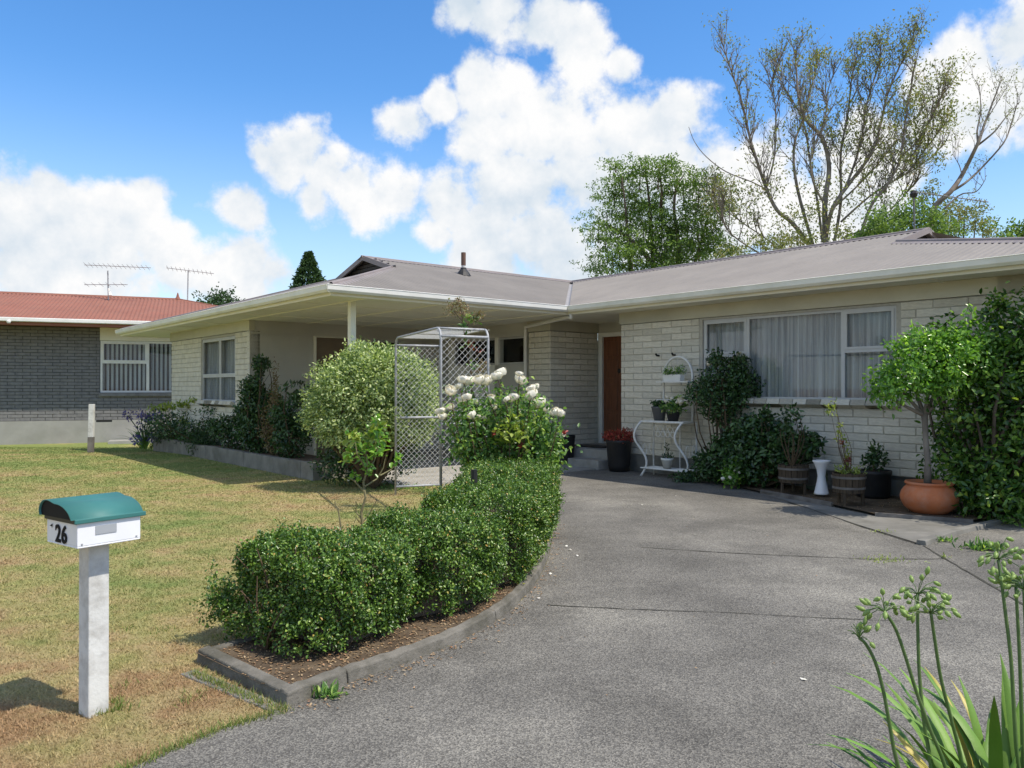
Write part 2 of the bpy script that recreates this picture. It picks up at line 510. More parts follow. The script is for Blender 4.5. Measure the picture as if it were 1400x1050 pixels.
def glassmat():
    m, nt, N, L, P = new_mat('window_glass')
    N.remove(P)
    out = [n for n in N if n.type == 'OUTPUT_MATERIAL'][0]
    tr = N.new('ShaderNodeBsdfTransparent'); tr.inputs[0].default_value = (0.88, 0.90, 0.90, 1)
    gl = N.new('ShaderNodeBsdfGlossy'); gl.inputs['Roughness'].default_value = 0.02
    fr = N.new('ShaderNodeFresnel')
    bf = N.new('ShaderNodeNewGeometry')
    io = N.new('ShaderNodeMapRange'); io.inputs['To Min'].default_value = 1.45; io.inputs['To Max'].default_value = 1 / 1.45
    L.new(bf.outputs['Backfacing'], io.inputs['Value']); L.new(io.outputs[0], fr.inputs['IOR'])
    mx = N.new('ShaderNodeMixShader')
    L.new(fr.outputs[0], mx.inputs[0]); L.new(tr.outputs[0], mx.inputs[1]); L.new(gl.outputs[0], mx.inputs[2])
    L.new(mx.outputs[0], out.inputs['Surface'])
    return m


M['glass'] = glassmat()


def asphaltmat():
    m, nt, N, L, P = new_mat('driveway_chip_seal')
    g = N.new('ShaderNodeNewGeometry'); vec = g.outputs['Position']
    big = noise(N, L, vec, 0.55, 5, 0.6)
    med = noise(N, L, vec, 1.5, 8, 0.68)
    base = ramp(N, L, big, [(0.30, (0.100, 0.095, 0.086)), (0.50, (0.165, 0.157, 0.141)), (0.70, (0.245, 0.233, 0.205))])
    base = mixc(N, L, mathn(N, L, 'MULTIPLY', ramp(N, L, med, [(0.47, (0, 0, 0)), (0.66, (1, 1, 1))]), 0.6), base, (0.098, 0.093, 0.083))
    v = N.new('ShaderNodeTexVoronoi'); v.inputs['Scale'].default_value = 150.0
    L.new(vec, v.inputs['Vector'])
    hs = N.new('ShaderNodeSeparateColor'); L.new(v.outputs['Color'], hs.inputs[0])
    chip = ramp(N, L, hs.outputs[0], [(0.0, (0.50, 0.49, 0.48)), (0.55, (0.97, 0.97, 0.95)), (1.0, (1.62, 1.60, 1.52))])
    col = mixc(N, L, 1.0, base, chip, 'MULTIPLY')
    fine = ramp(N, L, noise(N, L, vec, 300, 3, 0.7), [(0.3, (0.85,) * 3), (0.7, (1.15,) * 3)])
    col = mixc(N, L, 1.0, col, fine, 'MULTIPLY')
    L.new(col, P.inputs['Base Color'])
    P.inputs['Roughness'].default_value = 0.9
    P.inputs['Specular IOR Level'].default_value = 0.25
    b = N.new('ShaderNodeBump'); b.inputs['Strength'].default_value = 0.55; b.inputs['Distance'].default_value = 0.006
    L.new(v.outputs['Distance'], b.inputs['Height'])
    L.new(b.outputs[0], P.inputs['Normal'])
    return m


def lawncolor(N, L, vec):
    """dry straw and green patches of the lawn, by place"""
    a = noise(N, L, vec, 0.42, 4, 0.6)
    b = noise(N, L, vec, 2.4, 6, 0.65)
    sx = N.new('ShaderNodeSeparateXYZ'); L.new(vec, sx.inputs[0])
    far = mathn(N, L, 'MULTIPLY', mathn(N, L, 'SUBTRACT', sx.outputs['Y'], 5.0), 0.017)
    t = mathn(N, L, 'SUBTRACT', mathn(N, L, 'ADD', mathn(N, L, 'MULTIPLY', a, 1.15), mathn(N, L, 'MULTIPLY', b, 0.85)), 0.385)
    t = mathn(N, L, 'ADD', t, mathn(N, L, 'MINIMUM', far, 0.30))
    return ramp(N, L, t, [(0.42, (0.38, 0.255, 0.145)), (0.56, (0.43, 0.345, 0.185)), (0.68, (0.38, 0.345, 0.155)), (0.88, (0.24, 0.29, 0.10))])


def lawnmat():
    m, nt, N, L, P = new_mat('lawn')
    vec = N.new('ShaderNodeNewGeometry').outputs['Position']
    col = lawncolor(N, L, vec)
    f = ramp(N, L, noise(N, L, vec, 45, 6, 0.7), [(0.3, (0.75, 0.72, 0.66)), (0.7, (1.1, 1.1, 1.05))])
    col = mixc(N, L, 1.0, col, f, 'MULTIPLY')
    L.new(col, P.inputs['Base Color'])
    P.inputs['Roughness'].default_value = 0.95; P.inputs['Specular IOR Level'].default_value = 0.1
    b = N.new('ShaderNodeBump'); b.inputs['Strength'].default_value = 0.8; b.inputs['Distance'].default_value = 0.03
    L.new(noise(N, L, vec, 60, 5, 0.7), b.inputs['Height']); L.new(b.outputs[0], P.inputs['Normal'])
    return m


def grassmat():
    m, nt, N, L, P = new_mat('grass_blades')
    g = N.new('ShaderNodeNewGeometry')
    col = lawncolor(N, L, g.outputs['Position'])
    v = ramp(N, L, g.outputs['Random Per Island'], [(0.0, (0.72, 0.76, 0.64)), (0.5, (1.0, 1.0, 0.95)), (0.85, (1.2, 1.15, 1.06)), (1.0, (1.4, 1.36, 1.3))])
    col = mixc(N, L, 1.0, col, v, 'MULTIPLY')
    L.new(col, P.inputs['Base Color'])
    P.inputs['Roughness'].default_value = 0.6; P.inputs['Specular IOR Level'].default_value = 0.25
    t = N.new('ShaderNodeBsdfTranslucent'); L.new(col, t.inputs['Color'])
    mx = N.new('ShaderNodeMixShader'); mx.inputs[0].default_value = 0.3
    L.new(P.outputs[0], mx.inputs[1]); L.new(t.outputs[0], mx.inputs[2])
    out = [n for n in N if n.type == 'OUTPUT_MATERIAL'][0]
    L.new(mx.outputs[0], out.inputs['Surface'])
    return m


M['asphalt'] = asphaltmat()
M['lawn'] = lawnmat()
M['grass'] = grassmat()

M['hedge'] = leafmat('box_hedge_leaf', [(0, (0.026, 0.065, 0.011)), (0.45, (0.075, 0.157, 0.024)), (0.8, (0.153, 0.267, 0.040)), (0.97, (0.282, 0.393, 0.082)), (1, (0.488, 0.286, 0.082))], 0.2, 0.34, 0.5)
M['pitto'] = leafmat('variegated_leaf', [(0, (0.096, 0.163, 0.058)), (0.4, (0.230, 0.317, 0.125)), (0.75, (0.461, 0.538, 0.250)), (1, (0.806, 0.864, 0.499))], 0.35, 0.45)
M['rose'] = leafmat('rose_leaf', [(0, (0.044, 0.110, 0.027)), (0.5, (0.120, 0.240, 0.064)), (0.85, (0.260, 0.420, 0.100)), (1, (0.440, 0.540, 0.140))], 0.35, 0.42)
M['dark'] = leafmat('dark_shrub_leaf', [(0, (0.018, 0.043, 0.015)), (0.6, (0.043, 0.103, 0.030)), (1, (0.095, 0.181, 0.051))], 0.2, 0.32, 0.5)
M['camellia'] = leafmat('glossy_leaf', [(0, (0.029, 0.077, 0.016)), (0.5, (0.074, 0.171, 0.033)), (0.85, (0.163, 0.291, 0.049)), (1, (0.307, 0.421, 0.081))], 0.35, 0.25, 0.55)
M['bright'] = leafmat('bright_leaf', [(0, (0.067, 0.166, 0.029)), (0.5, (0.147, 0.314, 0.049)), (1, (0.330, 0.528, 0.099))], 0.42, 0.28, 0.55)
M['lime'] = leafmat('lime_leaf', [(0, (0.156, 0.228, 0.048)), (1, (0.396, 0.456, 0.108))], 0.35, 0.4)
M['tree'] = leafmat('tree_leaf', [(0, (0.068, 0.126, 0.039)), (0.5, (0.136, 0.223, 0.065)), (1, (0.252, 0.348, 0.106))], 0.35, 0.5, 0.3)
M['gum'] = leafmat('sparse_leaf', [(0.0, (0.12, 0.14, 0.055)), (0.5, (0.21, 0.24, 0.09)), (0.85, (0.30, 0.32, 0.12)), (1.0, (0.30, 0.22, 0.12))], 0.3, 0.5, 0.3)
M['conifer'] = leafmat('conifer_leaf', [(0, (0.027, 0.060, 0.030)), (1, (0.075, 0.128, 0.053))], 0.15, 0.6, 0.2)
M['redleaf'] = leafmat('red_flower', [(0, (0.140, 0.025, 0.020)), (0.6, (0.392, 0.056, 0.042)), (0.85, (0.560, 0.126, 0.084)), (1, (0.084, 0.140, 0.042))], 0.25, 0.5)
M['purple'] = leafmat('purple_flower', [(0.0, (0.05, 0.045, 0.16)), (1.0, (0.14, 0.12, 0.34))], 0.25, 0.5, tcol=(1.1, 1.0, 1.3))
M['driedflower'] = leafmat('dried_flower', [(0.0, (0.16, 0.10, 0.055)), (0.6, (0.27, 0.20, 0.11)), (1.0, (0.20, 0.24, 0.09))], 0.25, 0.6)
M['petal'] = leafmat('white_rose_petal', [(0.0, (0.80, 0.76, 0.62)), (0.6, (0.86, 0.84, 0.75)), (1.0, (0.88, 0.84, 0.76))], 0.18, 0.5, 0.3, tcol=(1.0, 0.97, 0.85))
M['litter'] = leafmat('dead_leaf', [(0.0, (0.12, 0.075, 0.04)), (0.45, (0.33, 0.22, 0.12)), (0.8, (0.50, 0.38, 0.23)), (1.0, (0.45, 0.22, 0.12))], 0.15, 0.7, 0.2, tcol=(1, 0.9, 0.7))
M['pod'] = leafmat('seed_pod', [(0, (0.156, 0.264, 0.060)), (0.6, (0.264, 0.372, 0.102)), (0.9, (0.432, 0.432, 0.132)), (1, (0.504, 0.300, 0.120))], 0.25, 0.4)
M['strap'] = mat('strap_leaf', (0.105, 0.225, 0.028), (0.18, 0.31, 0.05), 3, 0.5, 0.1, 60, 0.3, rnd=0.35)
M['strapyellow'] = mat('yellowing_strap_leaf', (0.42, 0.33, 0.05), (0.28, 0.26, 0.05), 4, 0.45, 0.1, 60, 0.4)

# ------------------------------------------------------------------ ground, driveway, beds
ANG = math.radians(39.8)
UX, UY = -math.sin(ANG), math.cos(ANG)       # along the house front, away to the left
VX, VY = math.cos(ANG), math.sin(ANG)        # into the house, away to the right
HA = Vector((-2.68, 11.65, 0.0))


def hw(b, a, z=0.0):
    return Vector((HA.x + VX * b + UX * a, HA.y + VY * b + UY * a, z))


def sstep(e0, e1, x):
    t = np.clip((x - e0) / (e1 - e0), 0, 1)
    return t * t * (3 - 2 * t)


def ground_z(X, Y):
    X = np.asarray(X, float); Y = np.asarray(Y, float)
    return -0.23 * sstep(17.2, 23.5, Y) * sstep(-5.0, -7.5, X)


def build_ground():
    xs = np.concatenate([[-700, -300, -120, -60, -35], np.arange(-24, 16, 0.5), [20, 40, 120, 300, 700]])
    ys = np.concatenate([[-700, -200, -60, -20], np.arange(-6, 34, 0.5), [45, 70, 120, 300, 900]])
    X, Y = np.meshgrid(xs, ys)
    Z = ground_z(X, Y)
    V = np.stack([X, Y, Z], -1).reshape(-1, 3)
    nx, ny = len(xs), len(ys)
    i, j = np.meshgrid(np.arange(nx - 1), np.arange(ny - 1))
    k = (j * nx + i).ravel()
    F = np.stack([k, k + 1, k + nx + 1, k + nx], 1)
    o = np_mesh('ground', V, F, M['lawn'], smooth=True)
    tag(o, 'dry patchy front lawn between driveway and houses', None, None, 'structure')


build_ground()

KERB = [gp(395, 967), gp(445, 948), gp(490, 930), gp(545, 911), gp(600, 890), gp(645, 869), gp(680, 848), gp(706, 828), gp(727, 805),
        gp(742, 782), gp(751, 758), gp(755, 730), gp(754, 708), gp(750, 688), gp(747, 668), gp(745, 655)]


def smooth_path(pts, n=4):
    out = []
    m = len(pts)
    for i in range(m - 1):
        p0, p1, p2, p3 = pts[max(i - 1, 0)], pts[i], pts[i + 1], pts[min(i + 2, m - 1)]
        for k in range(n):
            t = k / n
            out.append(0.5 * ((2 * p1) + (p2 - p0) * t + (2 * p0 - 5 * p1 + 4 * p2 - p3) * t * t + (3 * p1 - p0 - 3 * p2 + p3) * t ** 3))
    out.append(pts[-1].copy())
    return out


KP = smooth_path(KERB, 4)
drive_poly = [(-4.2, -4), (-4.0, 1.2), (-2.4, 2.35), gp(180, 1050), gp(290, 1002)] + KP + [Vector((0.45, 14.2, 0)), hw(5.4, 1.25)] + \
             [hw(5.4, -9.0), Vector((14, 4.0, 0)), Vector((14, -4, 0))]
drive_poly = [(p[0], p[1]) for p in drive_poly]


def sheet(name, poly, z, m, kind='structure', label=None):
    mb = MB()
    n = len(poly)
    mb.add([(p[0], p[1], z) for p in poly], [tuple(range(n))])
    o = mb.build(name, m, kind=kind)
    if o.data.polygons[0].normal.z < 0: o.data.flip_normals()
    if label: o['label'] = label
    return o


drive = sheet('driveway', drive_poly, 0.005, M['asphalt'], label='grey chip sealed driveway curving up to the house')


def strip_path(pts, w0, w1, z0, z1, mb=None, tilt=0.0):
    """a bar of rectangular section along a ground path, from w0 to w1 left of it"""
    mb = mb or MB()
    pts = [Vector((p[0], p[1], 0)) for p in pts]
    m = len(pts)
    ring = []
    for i, p in enumerate(pts):
        t = (pts[min(i + 1, m - 1)] - pts[max(i - 1, 0)]).normalized()
        l = Vector((-t.y, t.x, 0))
        z1i = z1 + 0.004 * math.sin(i * 2.1 + p.x * 9) if m > 4 else z1
        ring.append([p + l * w0 + Vector((0, 0, z0)), p + l * w1 + Vector((0, 0, z0)), p + l * (w1 - 0.008) + Vector((0, 0, z1i)), p + l * (w0 + 0.012) + Vector((0, 0, z1i - tilt))])
    vs = [q for r in ring for q in r]
    fs = []
    for i in range(m - 1):
        for k in range(4):
            k2 = (k + 1) % 4
            fs.append((i * 4 + k, (i + 1) * 4 + k, (i + 1) * 4 + k2, i * 4 + k2))
    fs.append((0, 1, 2, 3)); fs.append(tuple((m - 1) * 4 + k for k in (3, 2, 1, 0)))
    return mb.add(vs, fs)


kerbs = thing('garden_kerb', 'low grey concrete kerb edging the hedge bed along the driveway', 'kerb')
cut = [0, 7, 24, 44, len(KP) - 1]
for i in range(len(cut) - 1):
    seg = KP[cut[i]:cut[i + 1] + 1]
    if len(seg) < 2: continue
    seg = [Vector(p) for p in seg]
    d = (seg[-1] - seg[-2]).normalized()
    seg[-1] = seg[-1] - d * 0.007
    dz = R.uniform(-0.006, 0.006)
    strip_path(seg, 0.0, 0.075, -0.03, 0.078 + dz, tilt=0.010).build('kerb_block', M['kerb'], kerbs, bevel=0.008)
bed_left = gp(268, 905)
lk = [Vector((bed_left.x, bed_left.y, 0)), Vector((KP[0].x - 0.012, KP[0].y - 0.012, 0))]
strip_path(lk, 0.0, 0.085, -0.03, 0.078, tilt=0.008).build('kerb_block', M['kerb'], kerbs, bevel=0.008)
lk2 = [Vector((-1.05, 5.25, 0)), Vector((bed_left.x + 0.015, bed_left.y + 0.03, 0))]
strip_path(lk2, 0.0, 0.085, -0.03, 0.072, tilt=0.008).build('kerb_block', M['kerb'], kerbs, bevel=0.008)
bed_back = [bed_left, Vector((-1.05, 5.25, 0)), Vector((-0.78, 6.2, 0)), Vector((-0.62, 7.5, 0)), Vector((-0.55, 9.0, 0)), Vector((-0.45, 10.2, 0)), Vector((0.0, 11.4, 0)), KP[-1]]
bed_poly = [(p.x, p.y) for p in bed_back] + [(p.x - 0.03, p.y + 0.02) for p in reversed(KP)]
sheet('garden_bed', bed_poly, 0.055, M['soil'], label='mulched soil of the hedge bed')
# flat mowing strip beside the near end of the bed
e0, e1 = gp(262, 918), gp(392, 970)
n_ = Vector((-(e1 - e0).y, (e1 - e0).x, 0)).normalized()
strip_path([e0 - n_ * 0.07, e1 - n_ * 0.07], 0.0, 0.10, -0.02, 0.007).build('mowing_strip', M['apron'], kind='structure')

# porch slab
MB().prism([hw(0.98, -0.55)[:2], hw(5.42, -0.55)[:2], hw(5.42, 4.98)[:2], hw(0.98, 4.98)[:2]], -0.05, 0.03).build('patio', M['concrete'], kind='structure')
patio_poly = [hw(0.98, -0.55)[:2], hw(5.42, -0.55)[:2], hw(5.42, 4.98)[:2], hw(0.98, 4.98)[:2]]

# bed against the main wall, with its concrete apron
rb = [gp(985, 662), gp(1043, 676), gp(1090, 684), gp(1136, 693), gp(1200, 707), gp(1330, 715), gp(1392, 708), hw(5.44, -8.3), hw(5.44, -2.4)]
sheet('garden_bed', [(p.x, p.y) for p in rb], 0.035, M['soil'], label='soil of the bed under the front window')
ap = [gp(1043, 677), gp(1076, 686), gp(1174, 719), gp(1258, 745), gp(1335, 721), gp(1330, 716), gp(1200, 708), gp(1136, 694)]
sheet('concrete_apron', [(p.x, p.y) for p in ap], 0.012, M['apron'], label='grey concrete apron between driveway and bed')
te = thing('timber_edging', 'thin dark timber edging of the bed under the front window', 'edging')
strip_path([gp(1040, 675), gp(1090, 684), gp(1137, 693)], -0.02, 0.03, -0.02, 0.06).build('board', M['timber'], te)
strip_path([gp(1196, 707), gp(1262, 712), gp(1330, 717)], -0.02, 0.03, -0.02, 0.055).build('board', M['timber'], te)
kb = thing('apron_kerb', 'low concrete kerb beside the terracotta pot', 'kerb')
strip_path([gp(1262, 746), gp(1300, 733), gp(1345, 722)], -0.03, 0.07, -0.02, 0.05).build('kerb_block', M['apron'], kb, bevel=0.006)
strip_path([gp(1347, 721), gp(1400, 707), gp(1440, 698)], -0.03, 0.07, -0.02, 0.045).build('kerb_block', M['apron'], kb, bevel=0.006)


def joint(pts, w, name='driveway_joint'):
    P = []
    for i in range(len(pts) - 1):
        a, b = pts[i], pts[i + 1]
        n = max(2, int((b - a).length / 0.12))
        for k in range(n):
            t = k / n
            P.append(a.lerp(b, t) + Vector((R.uniform(-1, 1), R.uniform(-1, 1), 0)) * 0.004)
    P.append(pts[-1])
    vs, fs = [], []
    for i, p in enumerate(P):
        t = (P[min(i + 1, len(P) - 1)] - P[max(i - 1, 0)]).normalized()
        l = Vector((-t.y, t.x, 0)) * w * R.uniform(0.35, 1.0)
        vs += [(p.x + l.x, p.y + l.y, 0.0085), (p.x - l.x, p.y - l.y, 0.0085)]
    fs = [(2 * i, 2 * i + 1, 2 * i + 3, 2 * i + 2) for i in range(len(P) - 1)]
    o = MB().add(vs, fs).build(name, M['joint'], drive)
    return o


joint([gp(748, 828), gp(860, 834), gp(985, 838)], 0.008)
joint([gp(985, 838), gp(1130, 846), gp(1230, 850)], 0.006)
joint([gp(876, 749), gp(1000, 757), gp(1180, 765), gp(1292, 765)], 0.010)
joint([gp(1262, 747), gp(1292, 765), gp(1352, 800), gp(1420, 840)], 0.014)
joint([gp(1076, 687), gp(1130, 703), gp(1174, 720), gp(1258, 746)], 0.018)
joint([gp(752, 690), gp(830, 683), gp(905, 690)], 0.006)

# roadside bed at lower right in which the agapanthus grows
ab = [(1.12, 0.6), (1.10, 2.2), (1.35, 2.75), (1.75, 2.95), (2.6, 3.0), (4.2, 3.2), (4.2, 0.6)]
MB().prism(ab, -0.02, 0.04).build('garden_bed', M['soil'], kind='structure')


def inside(poly, X, Y):
    poly = [(p[0], p[1]) for p in poly]
    r = np.zeros(len(X), bool)
    n = len(poly)
    for i in range(n):
        x1, y1 = poly[i]; x2, y2 = poly[(i + 1) % n]
        c = ((y1 > Y) != (y2 > Y)) & (X < (x2 - x1) * (Y - y1) / (y2 - y1 + 1e-12) + x1)
        r ^= c
    return r


HOUSE_POLY = [hw(0.45, 1.2), hw(0.45, 10.1), hw(12, 10.1), hw(12, -8), hw(5.4, -8), hw(5.4, 1.2)]


def build_grass(n=680000):
    # more blades per square metre near the camera
    q = NR.random(n)
    Y = 2.6 + (23.0 - 2.6) * q ** 2.0
    Xh = Y * 0.80 + 0.9
    X = -Xh + (Xh + 0.6) * NR.random(n)
    ok = ~inside(drive_poly, X, Y) & ~inside(bed_poly, X, Y) & ~inside(patio_poly, X, Y) & ~inside(HOUSE_POLY, X, Y)
    X, Y = X[ok], Y[ok]
    n = len(X)
    tuft = np.sin(X * 9.1 + 3 * np.sin(Y * 5.3)) * np.sin(Y * 8.7 + 2 * np.sin(X * 6.1))
    h = NR.uniform(0.005, 0.020, n) * (1 + 0.25 * tuft)
    w = 0.0026 * np.maximum(1.0, Y / 3.2) * NR.uniform(0.7, 1.4, n)
    a = NR.uniform(0, 2 * math.pi, n)
    lean = NR.normal(0, 0.7, (n, 2)) * h[:, None]
    Z = ground_z(X, Y)
    P = np.stack([X, Y, Z - 0.002], 1)
    s = np.stack([np.cos(a), np.sin(a), np.zeros(n)], 1) * w[:, None]
    tip = P + np.stack([lean[:, 0], lean[:, 1], h], 1)
    V = np.stack([P - s, P + s, tip], 1).reshape(-1, 3)
    F = (np.arange(n) * 3)[:, None] + np.array([[0, 1, 2]])
    o = np_mesh('grass', V, F, M['grass'], k=3)
    tag(o, 'short dry mown grass blades of the front lawn', 'grass', None, 'stuff')


build_grass()


def fringe():
    segs = [(Vector((-2.4, 2.35, 0)), gp(180, 1050)), (gp(180, 1050), gp(290, 1002)), (gp(290, 1002), gp(395, 970)), (gp(262, 921), gp(390, 974))]
    P = []
    for a, b in segs:
        n = int((b - a).length * 900)
        t = NR.random(n)[:, None]
        q = np.array(a)[None, :2] * (1 - t) + np.array(b)[None, :2] * t
        P.append(q + NR.normal(0, 0.018, q.shape))
    a = NR.uniform(0, 6.283, 260); c0 = np.array([-1.93, 3.72])
    P.append(np.stack([-1.915 + 0.075 * np.cos(a), 3.70 + 0.075 * np.sin(a)], 1) + NR.normal(0, 0.012, (260, 2)))
    a = NR.uniform(0, 6.283, 1500)
    cl_ = np.stack([NR.uniform(-6, -1.5, 60), NR.uniform(3, 9, 60)], 1)
    P.append(np.repeat(cl_, 25, axis=0) + NR.normal(0, 0.035, (1500, 2)))
    P = np.concatenate(P)
    ok = ~inside(bed_poly, P[:, 0], P[:, 1])
    P = P[ok]
    n = len(P)
    h = NR.uniform(0.015, 0.048, n)
    w = NR.uniform(0.002, 0.0038, n)
    a = NR.uniform(0, 6.283, n)
    B = np.concatenate([P, np.zeros((n, 1))], 1)
    s_ = np.stack([np.cos(a), np.sin(a), np.zeros(n)], 1) * w[:, None]
    ln_ = NR.normal(0, 0.5, (n, 2)) * h[:, None]
    tip = B + np.concatenate([ln_, h[:, None]], 1)
    V = np.stack([B - s_, B + s_, tip], 1).reshape(-1, 3)
    F = (np.arange(n) * 3)[:, None] + np.array([[0, 1, 2]])
    tag(np_mesh('edge_grass', V, F, M['edgegrass'], k=3), 'longer green grass along the driveway edge and in lawn tufts', 'grass', None, 'stuff')


M['edgegrass'] = leafmat('edge_grass_blade', [(0.0, (0.10, 0.15, 0.04)), (0.5, (0.18, 0.25, 0.065)), (0.8, (0.33, 0.33, 0.13)), (1.0, (0.45, 0.36, 0.18))], 0.3, 0.6, 0.25)
fringe()


# ------------------------------------------------------------------ the house
house = thing('house', 'cream brick bungalow with grey iron roof, open porch and wide front window', 'house', (HA.x, HA.y, 0), ANG)
EZ = 3.0           # eave
SF = 2.87          # soffit
BT = 2.655         # top of brickwork
K = 0.31           # roof slope
B1 = 4.83          # main eave line
WB = 5.43          # main wall face
WL = 0.75          # left wing face


class Wall:
    """a wall frame: s along, d out of the wall, z up; house-local coordinates (b, a, z)"""
    def __init__(self, o, dr, nr):
        self.o, self.d, self.n = Vector(o), Vector(dr), Vector(nr)

    def p(self, s, d, z):
        q = self.o + self.d * s + self.n * d
        return (q.x, q.y, z)

    def box(self, mb, s0, s1, d0, d1, z0, z1):
        vs = [self.p(s, d, z) for z in (z0, z1) for d in (d0, d1) for s in (s0, s1)]
        return mb.add(vs, [(0, 2, 3, 1), (4, 5, 7, 6), (0, 1, 5, 4), (2, 6, 7, 3), (0, 4, 6, 2), (1, 3, 7, 5)])


# s runs towards the camera's right for each wall
W_main = Wall((WB, -0.8), (0, -1), (-1, 0))          # main wall right of the door, s = 0 .. 7.3
W_rec = Wall((WB, 1.12), (1, 0), (0, -1))            # side of the door recess, s = 0 .. 1.38
W_cor = Wall((WB, 1.78), (0, -1), (-1, 0))           # short brick face left of the recess, s = 0 .. 0.66
W_left = Wall((WL, 10.1), (0, -1), (-1, 0))          # left wing, s = 0 .. 5.1
W_por = Wall((WL, 5.0), (1, 0), (0, -1))             # porch back wall, s = 0 .. 4.68
W_win = Wall((WB + 0.04, 5.0), (0, -1), (-1, 0))     # wall with high windows, s = 0 .. 3.22
W_door = Wall((WB + 1.38, 1.12), (0, -1), (-1, 0))   # door wall, s = 0 .. 1.92
W_end = Wall((WB, -8.1), (1, 0), (0, -1))            # right end of the house, mostly out of view
W_lend = Wall((11.5, 10.1), (-1, 0), (0, 1))         # left side of the house


def wall_pieces(W, L, z0, z1, openings, th, mb=None, d=0.0):
    """wall body with rectangular openings (s0, s1, z0, z1)"""
    mb = mb or MB()
    ss = sorted({0.0, L} | {o[0] for o in openings} | {o[1] for o in openings})
    for i in range(len(ss) - 1):
        a, b = ss[i], ss[i + 1]
        mid = (a + b) / 2
        cuts = [(o[2], o[3]) for o in openings if o[0] <= mid <= o[1]]
        z = z0
        for c0, c1 in sorted(cuts):
            if c0 > z: W.box(mb, a, b, d - th, d, z, c0)
            z = c1
        if z < z1: W.box(mb, a, b, d - th, d, z, z1)
    return mb


brick_me = None


def make_brick_mesh():
    mb = MB()
    L, H, T, e = 0.5, 0.5, 0.5, 0.0
    # unit brick -0.5..0.5 along x, z; front face at y = -0.5 with chamfered edge
    cx, cz = 0.017, 0.05
    vs = [(-.5, .5, -.5), (.5, .5, -.5), (.5, .5, .5), (-.5, .5, .5),
          (-.5, -.25, -.5), (.5, -.25, -.5), (.5, -.25, .5), (-.5, -.25, .5),
          (-.5 + cx, -.5, -.5 + cz), (.5 - cx, -.5, -.5 + cz), (.5 - cx, -.5, .5 - cz), (-.5 + cx, -.5, .5 - cz)]
    fs = [(0, 1, 5, 4), (1, 2, 6, 5), (2, 3, 7, 6), (3, 0, 4, 7), (4, 5, 9, 8), (5, 6, 10, 9), (6, 7, 11, 10), (7, 4, 8, 11), (8, 9, 10, 11)]
    mb.add(vs, fs)
    return mb


BRK_L, BRK_H = 0.43, 0.112


def brick_layout(W, L, z0, rows, openings, phase=0.0, key='main'):
    out = []
    for r in range(rows):
        za, zb = z0 + r * BRK_H, z0 + (r + 1) * BRK_H
        off = (phase + (0.5 if r % 2 else 0.0)) % 1.0 * BRK_L
        s = -off
        while s < L - 1e-6:
            a, b = max(0.0, s), min(L, s + BRK_L)
            s += BRK_L
            segs = [(a, b)]
            for (o0, o1, oz0, oz1) in openings:
                if zb - 0.035 <= oz0 or za + 0.035 >= oz1: continue
                ns = []
                for (p, q) in segs:
                    if q <= o0 or p >= o1: ns.append((p, q)); continue
                    if p < o0: ns.append((p, o0))
                    if q > o1: ns.append((o1, q))
                segs = ns
            for (p, q) in segs:
                if q - p > 0.05: out.append((W, (p + q) / 2, q - p, (za + zb) / 2, key))
    return out


WIN_MAIN = (1.81, 4.985, 1.32, 2.62)
MAIN_L = 7.3
WIN_LEFT = (2.2, 4.3, 1.2, 2.6)
Z0B = 0.30
ROWS = 21
bricks = []
sill_main = (WIN_MAIN[0] - 0.06, WIN_MAIN[1] + 0.06, 1.20, 2.70)
bricks += brick_layout(W_main, MAIN_L, Z0B, ROWS, [sill_main], 0.3, 'main')
bricks += brick_layout(W_rec, 1.38, Z0B, ROWS, [], 0.0, 'rec')
bricks += brick_layout(W_cor, 0.66, Z0B, ROWS, [], 0.6, 'cor')
bricks += brick_layout(W_left, 5.1, Z0B, ROWS, [(WIN_LEFT[0] - 0.02, WIN_LEFT[1] + 0.02, 1.1, 2.7)], 0.2, 'left')


def part(name, mb, m, parent=None, **kw):
    return mb.build(name, m, parent or house, **kw)


# wall bodies (mortar), plinths
wall_main = part('wall', wall_pieces(W_main, MAIN_L, -0.1, BT, [WIN_MAIN], 0.2, d=-0.009), M['mortar'])
wall_rec = part('wall', wall_pieces(W_rec, 1.38, -0.1, BT, [], 0.16, d=-0.009), M['mortar'])
wall_cor = part('wall', wall_pieces(W_cor, 0.66 - 0.013, -0.1, BT, [], 0.16, d=-0.009), M['mortar'])
wall_left = part('wall', wall_pieces(W_left, 5.1, -0.35, BT, [WIN_LEFT], 0.2, d=-0.009), M['mortar'])
WALLS = {'main': wall_main, 'rec': wall_rec, 'cor': wall_cor, 'left': wall_left}
part('plinth', W_main.box(MB(), -0.004, MAIN_L, -0.1, 0.012, -0.1, Z0B), M['plinth'])
part('plinth', W_rec.box(MB(), 0.013, 1.38, -0.1, 0.012, -0.1, Z0B - 0.003), M['plinth'])
part('plinth', W_cor.box(MB(), 0, 0.672, -0.1, 0.014, -0.1, Z0B - 0.005), M['plinth'])
part('plinth', W_left.box(MB(), 0, 5.1, -0.1, 0.012, -0.35, Z0B), M['plinth'])

# bricks: the 300 that show largest are objects, the rest one joined part
ub = make_brick_mesh()
bme = ub.mesh('brick', M['brick'])
hm = Matrix.Translation(HA) @ Matrix.Rotation(ANG, 4, 'Z')


def brick_score(b):
    W, s, l, z, key = b
    p = hm @ Vector(W.p(s, 0, z))
    x = 700 + FPX * p.x / p.y
    if x > 1420: return 0
    q = hm @ Vector(W.p(s + 0.1, 0, z))
    return abs(q.x / q.y - p.x / p.y) * l / p.y


